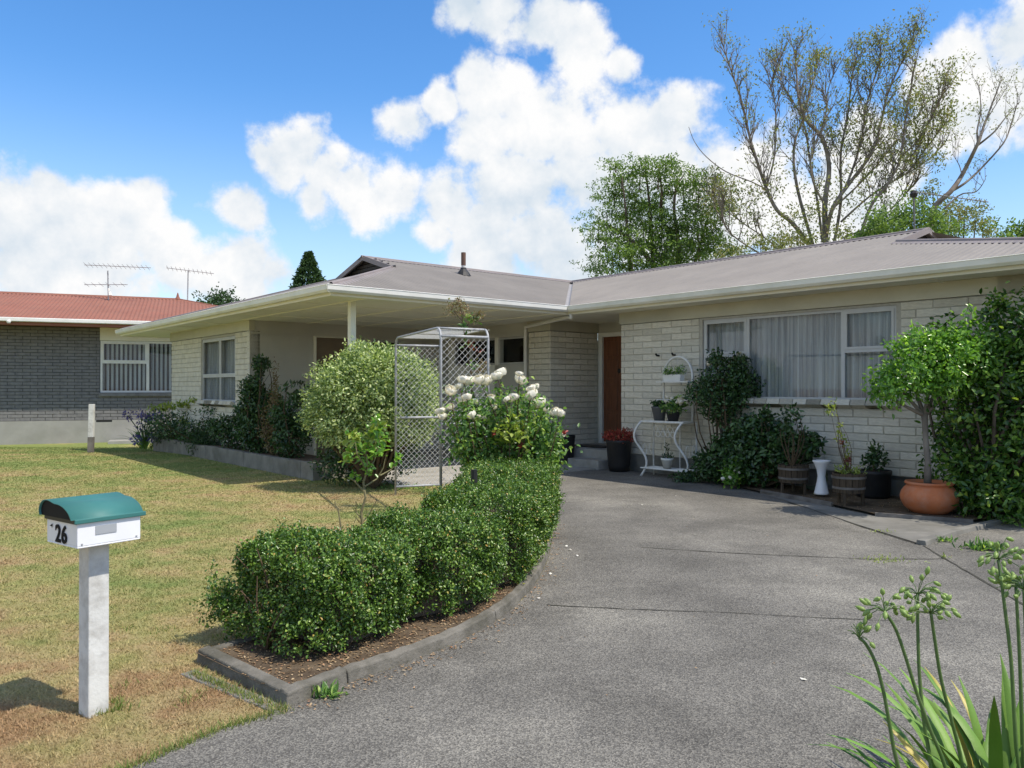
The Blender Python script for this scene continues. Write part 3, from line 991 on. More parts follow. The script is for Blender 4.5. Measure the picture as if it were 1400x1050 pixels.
bricks.sort(key=brick_score, reverse=True)
rest = MB()
for i, b in enumerate(bricks):
    W, s, l, z, key = b
    d = R.uniform(-0.0018, 0.002)
    ang = math.atan2(W.d.y, W.d.x)
    c = W.p(s, -0.0125 + d, z)
    sx, sy, sz = l - 0.009, 0.029, BRK_H - 0.0095
    tilt = R.uniform(-0.003, 0.003)
    if i < 300:
        o = link('brick', bme, WALLS[key], c)
        o.rotation_euler = (0, tilt, ang)
        o.scale = (sx, sy, sz)
    else:
        mt = Matrix.Translation(c) @ Matrix.Rotation(ang, 4, 'Z') @ Matrix.Diagonal((sx, sy, sz, 1))
        rest.add([mt @ Vector(v) for v in ub.v], ub.f)
part('brickwork', rest, M['brick'], kind='stuff')

# sloping sill bricks under the front window
sme = MB().box(-0.5, -0.5, -0.5, 0.5, 0.5, 0.5).mesh('sill_brick', M['brick'])
ns = 15
sl_ = (WIN_MAIN[1] - WIN_MAIN[0] + 0.12) / ns
for i in range(ns):
    s = WIN_MAIN[0] - 0.06 + sl_ * (i + 0.5)
    o = link('sill_brick', sme, wall_main, W_main.p(s, 0.025, 1.262))
    o.rotation_euler = (math.radians(-24), 0, math.atan2(-1, 0))
    o.scale = (sl_ - 0.010, 0.16, 0.085)
for i in range(9):
    s = WIN_LEFT[0] + (WIN_LEFT[1] - WIN_LEFT[0]) / 9 * (i + 0.5)
    o = link('sill_brick', sme, wall_left, W_left.p(s, 0.025, 1.145))
    o.rotation_euler = (math.radians(-24), 0, math.atan2(-1, 0))
    o.scale = (0.222, 0.16, 0.085)

# boarded walls of the porch, door wall, hidden sides
P_DOOR = (1.45, 2.40, 0.05, 2.58)
P_WIN = (2.80, 3.60, 1.25, 2.58)
H_WIN = (2.15, 3.08, 2.0, 2.60)
L_WIN = (0.25, 2.03, 1.15, 2.60)
part('wall', wall_pieces(W_por, 4.68, -0.3, SF, [P_DOOR, P_WIN], 0.15), M['wallpaint'])
part('wall', wall_pieces(W_win, 3.22, -0.1, SF, [H_WIN, L_WIN], 0.15), M['wallpaint'])
D_OPEN = (0.10, 1.10, 0.36, 2.62)
part('wall', wall_pieces(W_door, 1.92, -0.1, SF, [D_OPEN], 0.12), M['wallpaint'])
mb = MB()
W_end.box(mb, 0, 5.8, -0.2, 0, -0.1, SF)
W_lend.box(mb, 0, 10.7, -0.2, 0, -0.4, SF)
mb.box(WB + 5.8, -8.1, -0.1, WB + 6.0, 10.1, SF)
part('wall', mb, M['wallpaint'])
mb = MB()   # return of the recess on the door's right
mb.box(WB + 0.19, -0.80, -0.1, WB + 1.38, -0.65, SF)
part('wall', mb, M['plinth'])

# frieze boards between brickwork and soffit
part('frieze_board', W_main.box(MB(), -0.03, MAIN_L + 0.02, -0.1, 0.022, BT + 0.002, SF), M['cream'], bevel=0.004)
part('frieze_board', W_left.box(MB(), -0.05, 5.12, -0.1, 0.022, BT + 0.002, SF), M['cream'], bevel=0.004)
part('frieze_board', W_cor.box(MB(), -0.03, 0.68, -0.1, 0.024, BT + 0.003, SF), M['cream'], bevel=0.004)
part('frieze_board', W_rec.box(MB(), 0.026, 1.38, -0.1, 0.022, BT + 0.002, SF), M['cream'], bevel=0.004)
part('cover_board', W_por.box(MB(), 0.03, 4.66, 0.0, 0.018, 2.60, 2.635), M['wallpaint'])
part('cover_board', W_win.box(MB(), 0.02, 3.22, 0.0, 0.020, 2.68, SF), M['wallpaint'])

# soffit
BT = 2.655         # top of brickwork
K = 0.31           # roof slope
B1 = 4.83          # main eave line
WB = 5.43          # main wall face
WL = 0.75          # left wing face


class Wall:
    """a wall frame: s along, d out of the wall, z up; house-local coordinates (b, a, z)"""
    def __init__(self, o, dr, nr):
        self.o, self.d, self.n = Vector(o), Vector(dr), Vector(nr)

    def p(self, s, d, z):
        q = self.o + self.d * s + self.n * d
        return (q.x, q.y, z)

    def box(self, mb, s0, s1, d0, d1, z0, z1):
        vs = [self.p(s, d, z) for z in (z0, z1) for d in (d0, d1) for s in (s0, s1)]
        return mb.add(vs, [(0, 2, 3, 1), (4, 5, 7, 6), (0, 1, 5, 4), (2, 6, 7, 3), (0, 4, 6, 2), (1, 3, 7, 5)])


# s runs towards the camera's right for each wall
W_main = Wall((WB, -0.8), (0, -1), (-1, 0))          # main wall right of the door, s = 0 .. 7.3
W_rec = Wall((WB, 1.12), (1, 0), (0, -1))            # side of the door recess, s = 0 .. 1.38
W_cor = Wall((WB, 1.78), (0, -1), (-1, 0))           # short brick face left of the recess, s = 0 .. 0.66
W_left = Wall((WL, 10.1), (0, -1), (-1, 0))          # left wing, s = 0 .. 5.1
W_por = Wall((WL, 5.0), (1, 0), (0, -1))             # porch back wall, s = 0 .. 4.68
W_win = Wall((WB + 0.04, 5.0), (0, -1), (-1, 0))     # wall with high windows, s = 0 .. 3.22
W_door = Wall((WB + 1.38, 1.12), (0, -1), (-1, 0))   # door wall, s = 0 .. 1.92
W_end = Wall((WB, -8.1), (1, 0), (0, -1))            # right end of the house, mostly out of view
W_lend = Wall((11.5, 10.1), (-1, 0), (0, 1))         # left side of the house


def wall_pieces(W, L, z0, z1, openings, th, mb=None, d=0.0):
    """wall body with rectangular openings (s0, s1, z0, z1)"""
    mb = mb or MB()
    ss = sorted({0.0, L} | {o[0] for o in openings} | {o[1] for o in openings})
    for i in range(len(ss) - 1):
        a, b = ss[i], ss[i + 1]
        mid = (a + b) / 2
        cuts = [(o[2], o[3]) for o in openings if o[0] <= mid <= o[1]]
        z = z0
        for c0, c1 in sorted(cuts):
            if c0 > z: W.box(mb, a, b, d - th, d, z, c0)
            z = c1
        if z < z1: W.box(mb, a, b, d - th, d, z, z1)
    return mb


brick_me = None


def make_brick_mesh():
    mb = MB()
    L, H, T, e = 0.5, 0.5, 0.5, 0.0
    # unit brick -0.5..0.5 along x, z; front face at y = -0.5 with chamfered edge
    cx, cz = 0.017, 0.05
    vs = [(-.5, .5, -.5), (.5, .5, -.5), (.5, .5, .5), (-.5, .5, .5),
          (-.5, -.25, -.5), (.5, -.25, -.5), (.5, -.25, .5), (-.5, -.25, .5),
          (-.5 + cx, -.5, -.5 + cz), (.5 - cx, -.5, -.5 + cz), (.5 - cx, -.5, .5 - cz), (-.5 + cx, -.5, .5 - cz)]
    fs = [(0, 1, 5, 4), (1, 2, 6, 5), (2, 3, 7, 6), (3, 0, 4, 7), (4, 5, 9, 8), (5, 6, 10, 9), (6, 7, 11, 10), (7, 4, 8, 11), (8, 9, 10, 11)]
    mb.add(vs, fs)
    return mb


BRK_L, BRK_H = 0.43, 0.112


def brick_layout(W, L, z0, rows, openings, phase=0.0, key='main'):
    out = []
    for r in range(rows):
        za, zb = z0 + r * BRK_H, z0 + (r + 1) * BRK_H
        off = (phase + (0.5 if r % 2 else 0.0)) % 1.0 * BRK_L
        s = -off
        while s < L - 1e-6:
            a, b = max(0.0, s), min(L, s + BRK_L)
            s += BRK_L
            segs = [(a, b)]
            for (o0, o1, oz0, oz1) in openings:
                if zb - 0.035 <= oz0 or za + 0.035 >= oz1: continue
                ns = []
                for (p, q) in segs:
                    if q <= o0 or p >= o1: ns.append((p, q)); continue
                    if p < o0: ns.append((p, o0))
                    if q > o1: ns.append((o1, q))
                segs = ns
            for (p, q) in segs:
                if q - p > 0.05: out.append((W, (p + q) / 2, q - p, (za + zb) / 2, key))
    return out


WIN_MAIN = (1.81, 4.985, 1.32, 2.62)
MAIN_L = 7.3
WIN_LEFT = (2.2, 4.3, 1.2, 2.6)
Z0B = 0.30
ROWS = 21
bricks = []
sill_main = (WIN_MAIN[0] - 0.06, WIN_MAIN[1] + 0.06, 1.20, 2.70)
bricks += brick_layout(W_main, MAIN_L, Z0B, ROWS, [sill_main], 0.3, 'main')
bricks += brick_layout(W_rec, 1.38, Z0B, ROWS, [], 0.0, 'rec')
bricks += brick_layout(W_cor, 0.66, Z0B, ROWS, [], 0.6, 'cor')
bricks += brick_layout(W_left, 5.1, Z0B, ROWS, [(WIN_LEFT[0] - 0.02, WIN_LEFT[1] + 0.02, 1.1, 2.7)], 0.2, 'left')


def part(name, mb, m, parent=None, **kw):
    return mb.build(name, m, parent or house, **kw)


# wall bodies (mortar), plinths
wall_main = part('wall', wall_pieces(W_main, MAIN_L, -0.1, BT, [WIN_MAIN], 0.2, d=-0.012), M['mortar'])
wall_rec = part('wall', wall_pieces(W_rec, 1.38, -0.1, BT, [], 0.16, d=-0.009), M['mortar'])
wall_cor = part('wall', wall_pieces(W_cor, 0.66 - 0.013, -0.1, BT, [], 0.16, d=-0.009), M['mortar'])
wall_left = part('wall', wall_pieces(W_left, 5.1, -0.35, BT, [WIN_LEFT], 0.2, d=-0.012), M['mortar'])
WALLS = {'main': wall_main, 'rec': wall_rec, 'cor': wall_cor, 'left': wall_left}
part('plinth', W_main.box(MB(), -0.004, MAIN_L, -0.1, 0.012, -0.1, Z0B), M['plinth'])
part('plinth', W_rec.box(MB(), 0.013, 1.38, -0.1, 0.012, -0.1, Z0B - 0.003), M['plinth'])
part('plinth', W_cor.box(MB(), 0, 0.672, -0.1, 0.014, -0.1, Z0B - 0.005), M['plinth'])
part('plinth', W_left.box(MB(), 0, 5.1, -0.1, 0.012, -0.35, Z0B), M['plinth'])

# bricks: the 300 that show largest are objects, the rest one joined part
ub = make_brick_mesh()
bme = ub.mesh('brick', M['brick'])
hm = Matrix.Translation(HA) @ Matrix.Rotation(ANG, 4, 'Z')


def brick_score(b):
    W, s, l, z, key = b
    p = hm @ Vector(W.p(s, 0, z))
    x = 700 + FPX * p.x / p.y
    if x > 1420: return 0
    q = hm @ Vector(W.p(s + 0.1, 0, z))
    return abs(q.x / q.y - p.x / p.y) * l / p.y


bricks.sort(key=brick_score, reverse=True)
rest = MB()
for i, b in enumerate(bricks):
    W, s, l, z, key = b
    d = R.uniform(-0.0025, 0.003)
    ang = math.atan2(W.d.y, W.d.x)
    c = W.p(s, -0.0125 + d, z)
    sx, sy, sz = l - 0.012, 0.031, BRK_H - 0.012
    tilt = R.uniform(-0.003, 0.003)
    if i < 300:
        o = link('brick', bme, WALLS[key], c)
        o.rotation_euler = (0, tilt, ang)
        o.scale = (sx, sy, sz)
    else:
        mt = Matrix.Translation(c) @ Matrix.Rotation(ang, 4, 'Z') @ Matrix.Diagonal((sx, sy, sz, 1))
        rest.add([mt @ Vector(v) for v in ub.v], ub.f)
part('brickwork', rest, M['brick'], kind='stuff')

# sloping sill bricks under the front window
sme = MB().box(-0.5, -0.5, -0.5, 0.5, 0.5, 0.5).mesh('sill_brick', M['brick'])
ns = 15
sl_ = (WIN_MAIN[1] - WIN_MAIN[0] + 0.12) / ns
for i in range(ns):
    s = WIN_MAIN[0] - 0.06 + sl_ * (i + 0.5)
    o = link('sill_brick', sme, wall_main, W_main.p(s, 0.025, 1.262))
    o.rotation_euler = (math.radians(-24), 0, math.atan2(-1, 0))
    o.scale = (sl_ - 0.010, 0.16, 0.085)
for i in range(9):
    s = WIN_LEFT[0] + (WIN_LEFT[1] - WIN_LEFT[0]) / 9 * (i + 0.5)
    o = link('sill_brick', sme, wall_left, W_left.p(s, 0.025, 1.145))
    o.rotation_euler = (math.radians(-24), 0, math.atan2(-1, 0))
    o.scale = (0.222, 0.16, 0.085)

# boarded walls of the porch, door wall, hidden sides
P_DOOR = (1.45, 2.40, 0.05, 2.58)
P_WIN = (2.80, 3.60, 1.25, 2.58)
H_WIN = (0.45, 3.05, 2.0, 2.60)
part('wall', wall_pieces(W_por, 4.68, -0.3, SF, [P_DOOR, P_WIN], 0.15), M['wallpaint'])
part('wall', wall_pieces(W_win, 3.22, -0.1, SF, [H_WIN], 0.15), M['wallpaint'])
D_OPEN = (0.10, 1.10, 0.36, 2.62)
part('wall', wall_pieces(W_door, 1.92, -0.1, SF, [D_OPEN], 0.12), M['wallpaint'])
mb = MB()
W_end.box(mb, 0, 5.8, -0.2, 0, -0.1, SF)
W_lend.box(mb, 0, 10.7, -0.2, 0, -0.4, SF)
mb.box(WB + 5.8, -8.1, -0.1, WB + 6.0, 10.1, SF)
part('wall', mb, M['wallpaint'])
mb = MB()   # return of the recess on the door's right
mb.box(WB + 0.19, -0.80, -0.1, WB + 1.38, -0.65, SF)
part('wall', mb, M['plinth'])

# frieze boards between brickwork and soffit
mb = MB()
W_main.box(mb, -0.03, MAIN_L + 0.02, -0.1, 0.022, BT + 0.002, SF)
W_left.box(mb, -0.05, 5.12, -0.1, 0.022, BT + 0.002, SF)
W_cor.box(mb, -0.03, 0.68, -0.1, 0.024, BT + 0.003, SF)
W_rec.box(mb, 0.026, 1.38, -0.1, 0.022, BT + 0.002, SF)
part('frieze_board', mb, M['cream'], bevel=0.004)
mb = MB()
W_por.box(mb, 0.03, 4.66, 0.0, 0.018, 2.60, 2.635)
W_win.box(mb, 0.02, 3.22, 0.0, 0.020, 2.68, SF)
part('cover_board', mb, M['wallpaint'])

# soffit
mb = MB()
mb.box(0.03, 0.03, SF, WB + 1.4, 5.0, SF + 0.03)
mb.box(0.03, 5.0, SF, WL + 0.1, 10.1, SF + 0.03)
mb.box(0.03, 10.1, SF, 1.7, 11.97, SF + 0.03)
mb.box(1.7, 10.1, SF, 12.2, 10.65, SF + 0.03)
mb.box(B1 + 0.03, -8.67, SF, WB + 0.1, 0.03, SF + 0.03)
mb.box(WB + 0.1, -0.8, SF, WB + 1.4, 0.03, SF + 0.03)
mb.box(WB + 0.1, -8.67, SF, 12.2, -8.0, SF + 0.03)
part('soffit', mb, M['soffit'])
def batten(*b): part('soffit_batten', MB().box(*b), M['soffit'])


for a in (1.25, 2.5, 3.75): batten(0.05, a - 0.025, SF - 0.012, WB, a + 0.025, SF - 0.001)
for b in (0.62, 2.0, 3.3, 4.55): batten(b - 0.025, 0.05, SF - 0.015, b + 0.025, 5.0, SF - 0.0015)
for a in (6.3, 7.6, 8.9): batten(0.05, a - 0.02, SF - 0.012, WL, a + 0.02, SF - 0.001)
for a in (-1.6, -4.0, -6.4): batten(B1 + 0.05, a - 0.02, SF - 0.012, WB - 0.03, a + 0.02, SF - 0.001)

# fascia and gutters (profile: distance out from the eave line, height)
for b_ in ((-0.002, 0.0, 0.022, 12.0), (0.0, -0.022, B1 + 0.022, 0.0), (B1, -8.7, B1 + 0.022, -0.022), (0.023, 11.98, 1.7, 12.0), (B1 + 0.022, -8.72, 12.2, -8.70)):
    part('fascia', MB().box(b_[0], b_[1], SF - 0.012, b_[2], b_[3], EZ - 0.02), M['cream'])
GP = [(0.0, -0.095), (0.085, -0.10), (0.112, -0.065), (0.118, 0.0), (0.125, 0.005), (0.118, 0.012), (0.104, 0.006), (0.10, -0.06), (0.078, -0.09), (0.006, -0.085), (0.004, 0.0), (0.0, 0.0)]


def gutter(p0, p1, out, m0, m1, drop=0.0):
    """m0, m1: +1 outer mitre, -1 inner mitre, 0 square end"""
    p0, p1, out = Vector(p0), Vector(p1), Vector(out)
    t = (p1 - p0).normalized()
    vs = []
    for (q, mm, sg, dz) in ((p0, m0, -1, 0), (p1, m1, 1, -drop)):
        for (d, h) in GP:
            c = q + out * d + t * (sg * mm * d)
            vs.append((c.x, c.y, EZ + h + dz))
    n = len(GP)
    fs = [(i, (i + 1) % n, (i + 1) % n + n, i + n) for i in range(n)]
    fs += [tuple(range(n - 1, -1, -1)), tuple(range(n, 2 * n))]
    return MB().add(vs, fs)


part('gutter', gutter((-0.002, 12.0), (-0.002, 0.0), (-1, 0), 0, 1), M['gutter'])
part('gutter', gutter((0.0, -0.022), (B1 - 0.001, -0.022), (0, -1), 1, -1), M['white'])  # whiter than the other gutters: its sunlit look is put into the colour
part('gutter', gutter((B1, -0.022), (B1, -8.72), (-1, 0), -1, 1), M['gutter'])
def corrugated(smin, smax, lo, hi, frame, breaks=(), pitch=0.105, amp=0.011):
    """frame(s, t, h) -> point; strips across the slope"""
    n = int((smax - smin) / pitch * 6)
    ss = list(np.linspace(smin, smax, n + 1))
    for b in breaks: ss += [b - 1e-4, b + 1e-4]
    ss = sorted(ss)
    vs, fs = [], []
    for s in ss:
        h = amp * math.cos(2 * math.pi * s / pitch)
        a, b = lo(s), hi(s)
        if b < a: b = a
        vs += [frame(s, a, h), frame(s, b, h)]
    fs = [(2 * i, 2 * i + 2, 2 * i + 3, 2 * i + 1) for i in range(len(ss) - 1)]
    return MB().add(vs, fs)


RZ = EZ + K * 3.7
NC = 1 / math.hypot(1, K)
NSN = K * NC
rz0 = EZ + 0.020
# plane over the porch, facing the driveway: s = b, t = a
f1 = lambda s, t, h: (s, t - h * NSN, rz0 + K * t + h * NC)
roof = part('roof', corrugated(0.0, 8.45, lambda b: max(-0.05, b - B1 + 0.06), lambda b: (b - 0.05 if b < 2.6 else 3.7), f1, (2.6, B1 - 0.1)), M['roof'])
# left wing front, facing the lawn: s = a, t = b
f2 = lambda s, t, h: (t - h * NSN, s, rz0 + K * t + h * NC)


def hi2(a):
    if a < 2.7: return a - 0.03
    if a < 4.85: return 2.78
    return 2.65 * (12.0 - a) / 7.15


part('roof_sheet', corrugated(0.0, 12.02, lambda a: -0.05, hi2, f2), M['roof'], roof)
# main plane
f3 = lambda s, t, h: (B1 + t - h * NSN, s, rz0 + K * t + h * NC)


def hi3(a):
    if a > -4.85: return 3.7
    return 2.67 * (a + 8.75) / 3.9


part('roof_sheet', corrugated(-8.75, 3.62, lambda a: max(-0.05, a + 0.06), hi3, f3, (-4.85, 0.1)), M['roof'], roof)
# hidden planes
mb = MB()
z3 = lambda t: rz0 + K * t
mb.add([(2.6, 3.7, z3(3.7)), (2.6, 4.85, z3(2.6)), (12.2, 10.65, EZ), (12.2, 3.7, z3(3.7))], [(0, 3, 2, 1)])
mb.add([(2.6, 4.85, z3(2.6)), (0.0, 12.0, rz0), (1.7, 12.0, rz0), (1.7, 10.65, rz0 + 0.1), (12.2, 10.65, EZ)], [(0, 4, 3, 2, 1)])
mb.add([(8.53, 3.7, z3(3.7)), (8.53, -4.85, z3(3.7)), (12.3, -8.7, EZ), (12.3, 3.7, EZ)], [(0, 3, 2, 1)])
mb.add([(7.5, -4.9, z3(2.67)), (9.56, -4.9, z3(2.67)), (12.3, -8.72, EZ), (B1, -8.72, rz0 - 0.01)], [(0, 1, 2, 3)])
part('roof_sheet', mb, M['roof'], roof)
# valley tray
mb = MB()
vt = []
for t in (0.0, 3.75):
    vt += [(B1 + t - 0.10, t + 0.10, rz0 + K * t + 0.004), (B1 + t, t, rz0 + K * t - 0.03), (B1 + t + 0.10, t - 0.10, rz0 + K * t + 0.004)]
mb.add(vt, [(0, 1, 4, 3), (1, 2, 5, 4)])
part('valley_flashing', mb, M['valley'], roof)


def cap(p0, p1, w=0.16, r=0.03):
    """ridge capping: rolled top with two flat wings"""
    p0, p1 = Vector(p0), Vector(p1)
    t = (p1 - p0).normalized()
    s = Vector((-t.y, t.x, 0)).normalized()
    prof = [(-w, -w * K * 0.98 + 0.012), (-r, 0.004), (-r * 0.8, 0.028), (0, 0.042), (r * 0.8, 0.028), (r, 0.004), (w, -w * K * 0.98 + 0.012)]
    vs = [q + s * d + Vector((0, 0, h)) for q in (p0, p1) for (d, h) in prof]
    n = len(prof)
    return MB().add(vs, [(i, i + 1, i + 1 + n, i + n) for i in range(n - 1)])


cz = rz0 + 0.004
part('ridge_capping', cap((2.56, 3.7, z3(3.7)), (8.53, 3.7, z3(3.7))), M['roofcap'], roof)
part('ridge_capping', cap((8.53, 3.7, z3(3.7)), (8.53, -4.95, z3(3.7))), M['roofcap'], roof)
part('hip_capping', cap((0.02, 0.02, rz0 + 0.005), (2.62, 2.62, z3(2.61)), 0.15), M['roofcap'], roof)
part('hip_capping', cap((2.62, 4.85, z3(2.61)), (0.02, 11.95, rz0 + 0.005), 0.15), M['roofcap'], roof)
part('hip_capping', cap((7.5, -4.87, z3(2.67)), (B1 + 0.02, -8.7, rz0 + 0.005), 0.15), M['roofcap'], roof)
# gablets: louvred triangles
mb = MB()
mb.add([(2.77, 2.55, z3(2.6) - 0.03), (2.77, 4.9, z3(2.6) - 0.03), (2.77, 3.725, z3(3.7))], [(0, 2, 1)])
gab = part('gablet', mb, M['darkwood'], roof)
for i in range(4):
    z = z3(2.6) + 0.015 + i * 0.075
    hw_ = 1.12 * (1 - (z - z3(2.6)) / (z3(3.7) - z3(2.6)))
    if hw_ > 0.12:
        MB().obox((2.745, 3.71, z + 0.03), (0.018, 0, 0.012), (0, hw_ - 0.05, 0), (-0.004, 0, 0.028)).build('slat', M['darkwood'], roof)
mb = MB()
for a0 in (2.55, 4.87):
    p0, p1 = Vector((2.60, a0, z3(2.6) - 0.02)), Vector((2.60, 3.7, z3(3.7) - 0.01))
    c = (p0 + p1) / 2
    mb.obox(c, (0.018, 0, 0), (p1 - p0) / 2, (0, 0, 0.05))
part('barge_board', mb, M['roofcap'], roof)
mb = MB()
mb.add([(7.45, -4.80, z3(2.67) - 0.03), (9.6, -4.80, z3(2.67) - 0.03), (8.53, -4.80, z3(3.7))], [(0, 1, 2)])
part('gablet', mb, M['darkwood'], roof)
mb = MB()
for b0 in (7.48, 9.58):
    p0, p1 = Vector((b0, -4.93, z3(2.67) - 0.02)), Vector((8.53, -4.93, z3(3.7) - 0.01))
    mb.obox((p0 + p1) / 2, (0, 0.018, 0), (p1 - p0) / 2, (0, 0, 0.05))
part('barge_board', mb, M['roofcap'], roof)
# flue
fb, fa = 4.45, 2.75
fl = part('flue', MB().tube([(fb, fa, z3(fa) - 0.1), (fb, fa, z3(fa) + 0.40)], 0.044, 12), mat('flue_white', (0.6, 0.58, 0.56), (0.5, 0.48, 0.46), 8, 0.5))
MB().tube([(fb, fa, z3(fa) + 0.20), (fb, fa, z3(fa) + 0.47)], 0.050, 12).build('cowl', mat('flue_rust', (0.15, 0.085, 0.06), (0.10, 0.06, 0.045), 8, 0.8), fl)
MB().lathe([(0.17, -0.055), (0.12, 0.03), (0.065, 0.10), (0.06, 0.13)], 14, (fb, fa, z3(fa) + 0.02)).build('flashing', M['black'], fl)

# porch post, downpipe
part('post', MB().box(0.60, 0.50, 0.02, 0.70, 0.60, SF), M['cream'], bevel=0.008)
dp = [(B1 + 0.0, -0.10, EZ - 0.13), (B1 + 0.0, -0.10, EZ - 0.20), (B1 + 0.06, 0.02, SF - 0.05), (WB - 0.07, 1.80, SF - 0.10), (WB - 0.05, 1.84, SF - 0.16), (WB - 0.05, 1.84, 0.03)]
part('downpipe', MB().tube(dp, 0.036, 8), M['white'], smooth=True)


def pleats(W, s0, s1, z0, z1, d, pitch=0.12, amp=0.045, seed=0):
    rr = random.Random(seed)
    n = int((s1 - s0) / pitch * 7)
    vs, fs = [], []
    ph = 0.0
    for i in range(n + 1):
        s = s0 + (s1 - s0) * i / n
        ph += (s1 - s0) / n / pitch * 2 * math.pi * rr.uniform(0.55, 1.45)
        h = amp * math.sin(ph) + 0.3 * amp * math.sin(ph * 2.3)
        for z, k in ((z0, 1.15), ((z0 + z1) / 2, 1.0), (z1, 0.6)):
            vs.append(W.p(s, d + h * k, z))
    for i in range(n):
        for k in range(2):
            fs.append((i * 3 + k, i * 3 + 3 + k, i * 3 + 4 + k, i * 3 + 1 + k))
    return MB().add(vs, fs)


def window(W, o, mull, trans, parent, fm, curtain=True, d=-0.03, fw=0.045, seed=1, blinds=False, frame_name='window'):
    """o = opening; mull = list of s (mullions); trans = list of (pane index, z)"""
    s0, s1, z0, z1 = o
    fr = MB()
    W.box(fr, s0, s1, d - 0.05, d, z1 - fw, z1); W.box(fr, s0, s1, d - 0.05, d, z0, z0 + fw)
    W.box(fr, s0, s0 + fw, d - 0.05, d - 0.001, z0 + fw, z1 - fw); W.box(fr, s1 - fw, s1, d - 0.05, d - 0.001, z0 + fw, z1 - fw)
    w = fr.build(frame_name, fm, parent)
    edges = [s0 + fw] + [m for m in mull for _ in (0, 1)] + [s1 - fw]
    for m in mull:
        mm = MB(); W.box(mm, m - fw * 0.7, m + fw * 0.7, d - 0.05, d + 0.004, z0 + fw, z1 - fw); mm.build('mullion', fm, w)
    bounds = [s0 + fw] + list(mull) + [s1 - fw]
    for i in range(len(bounds) - 1):
        a = bounds[i] + (fw * 0.7 if i > 0 else 0); b = bounds[i + 1] - (fw * 0.7 if i < len(bounds) - 2 else 0)
        zs = [z0 + fw] + [z for (k, z) in trans if k == i] + [z1 - fw]
        for j in range(len(zs) - 1):
            q0, q1 = zs[j], zs[j + 1]
            if j > 0:
                t = MB(); W.box(t, a, b, d - 0.05, d + 0.002, q0 - fw * 0.6, q0 + fw * 0.6); t.build('transom', fm, w)
                q0 += fw * 0.6
            if j < len(zs) - 2: q1 -= fw * 0.6
            if len(zs) > 2 and j == len(zs) - 2:      # opening sash
                sh = MB()
                g = 0.035
                W.box(sh, a, b, d - 0.02, d + 0.012, q0, q0 + g); W.box(sh, a, b, d - 0.02, d + 0.012, q1 - g, q1)
                W.box(sh, a, a + g, d - 0.02, d + 0.011, q0 + g, q1 - g); W.box(sh, b - g, b, d - 0.02, d + 0.011, q0 + g, q1 - g)
                sh.build('sash', fm, w)
                a2, b2, q0, q1 = a + g, b - g, q0 + g, q1 - g
            else:
                a2, b2 = a, b
            gl = MB(); W.box(gl, a2, b2, d - 0.030, d - 0.026, q0, q1); gl.build('pane', M['glass'], w)
    if blinds:
        for k in range(int((s1 - s0) / 0.13)):
            s = s0 + 0.07 + k * 0.13
            MB().add([W.p(s - 0.038, d - 0.14, z0 + 0.03), W.p(s + 0.038, d - 0.10, z0 + 0.03), W.p(s + 0.038, d - 0.10, z1 - 0.03), W.p(s - 0.038, d - 0.14, z1 - 0.03)], [(0, 1, 2, 3)]).build('blind_slat', M['curtain'], w)
    elif curtain:
        pleats(W, s0 + 0.02, s1 - 0.02, z0 + 0.01, z1 - 0.02, d - 0.13, seed=seed).build('curtain', M['curtain'], w, smooth=True)
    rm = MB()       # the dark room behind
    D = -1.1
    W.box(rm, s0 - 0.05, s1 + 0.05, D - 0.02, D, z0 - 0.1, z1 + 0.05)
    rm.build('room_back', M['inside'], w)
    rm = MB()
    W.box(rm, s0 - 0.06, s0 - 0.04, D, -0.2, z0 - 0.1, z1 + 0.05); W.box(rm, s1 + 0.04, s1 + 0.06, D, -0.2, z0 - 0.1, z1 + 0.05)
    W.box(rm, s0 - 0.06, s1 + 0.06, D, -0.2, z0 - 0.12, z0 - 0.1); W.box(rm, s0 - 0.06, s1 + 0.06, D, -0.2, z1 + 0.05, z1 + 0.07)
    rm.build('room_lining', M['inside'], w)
    return w


M['alu'] = mat('window_frame_white', (0.52, 0.53, 0.52), (0.46, 0.47, 0.46), 4, 0.4, 0.03, 30, 0.5)
s_of = lambda x: -0.8 - ((1.49 - 15.125 * (x - 700) / FPX) / (0.64 + 0.768 * (x - 700) / FPX))
w1 = window(W_main, WIN_MAIN, [s_of(1021), s_of(1151)], [(0, 2.02), (2, 2.02)], house, M['alu'], seed=3, fw=0.038)
# small ornaments on the inner ledge of the left sash
orn = MB()
for s, h in ((1.93, 0.05), (2.02, 0.035), (2.10, 0.045), (2.17, 0.06), (2.26, 0.05)):
    orn.lathe([(0.012, 0), (0.022, h * 0.4), (0.012, h * 0.8), (0.016, h)], 8, W_main.p(s, -0.10, 2.048))
orn.build('ornament', M['white'], w1)
lw = MB(); W_main.box(lw, WIN_MAIN[0], s_of(1021) - 0.05, -0.16, -0.075, 2.03, 2.045); lw.build('ledge', M['white'], w1)
window(W_left, WIN_LEFT, [3.35], [(0, 1.75), (1, 1.75)], house, M['alu'], seed=5, fw=0.036)
window(W_por, P_WIN, [], [], house, M['alu'], curtain=False)
window(W_win, H_WIN, [], [], house, M['alu'], curtain=False)
window(W_win, L_WIN, [1.1], [], house, M['alu'], curtain=False)
db = MB(); W_por.box(db, P_DOOR[0], P_DOOR[1], -0.06, -0.03, P_DOOR[2], P_DOOR[3])
bd = part('side_door', db, M['browndoor'])
fr = MB()
W_por.box(fr, P_DOOR[0] - 0.06, P_DOOR[0], -0.05, 0.015, 0.0, P_DOOR[3] + 0.06); W_por.box(fr, P_DOOR[1], P_DOOR[1] + 0.06, -0.05, 0.015, 0.0, P_DOOR[3] + 0.06)
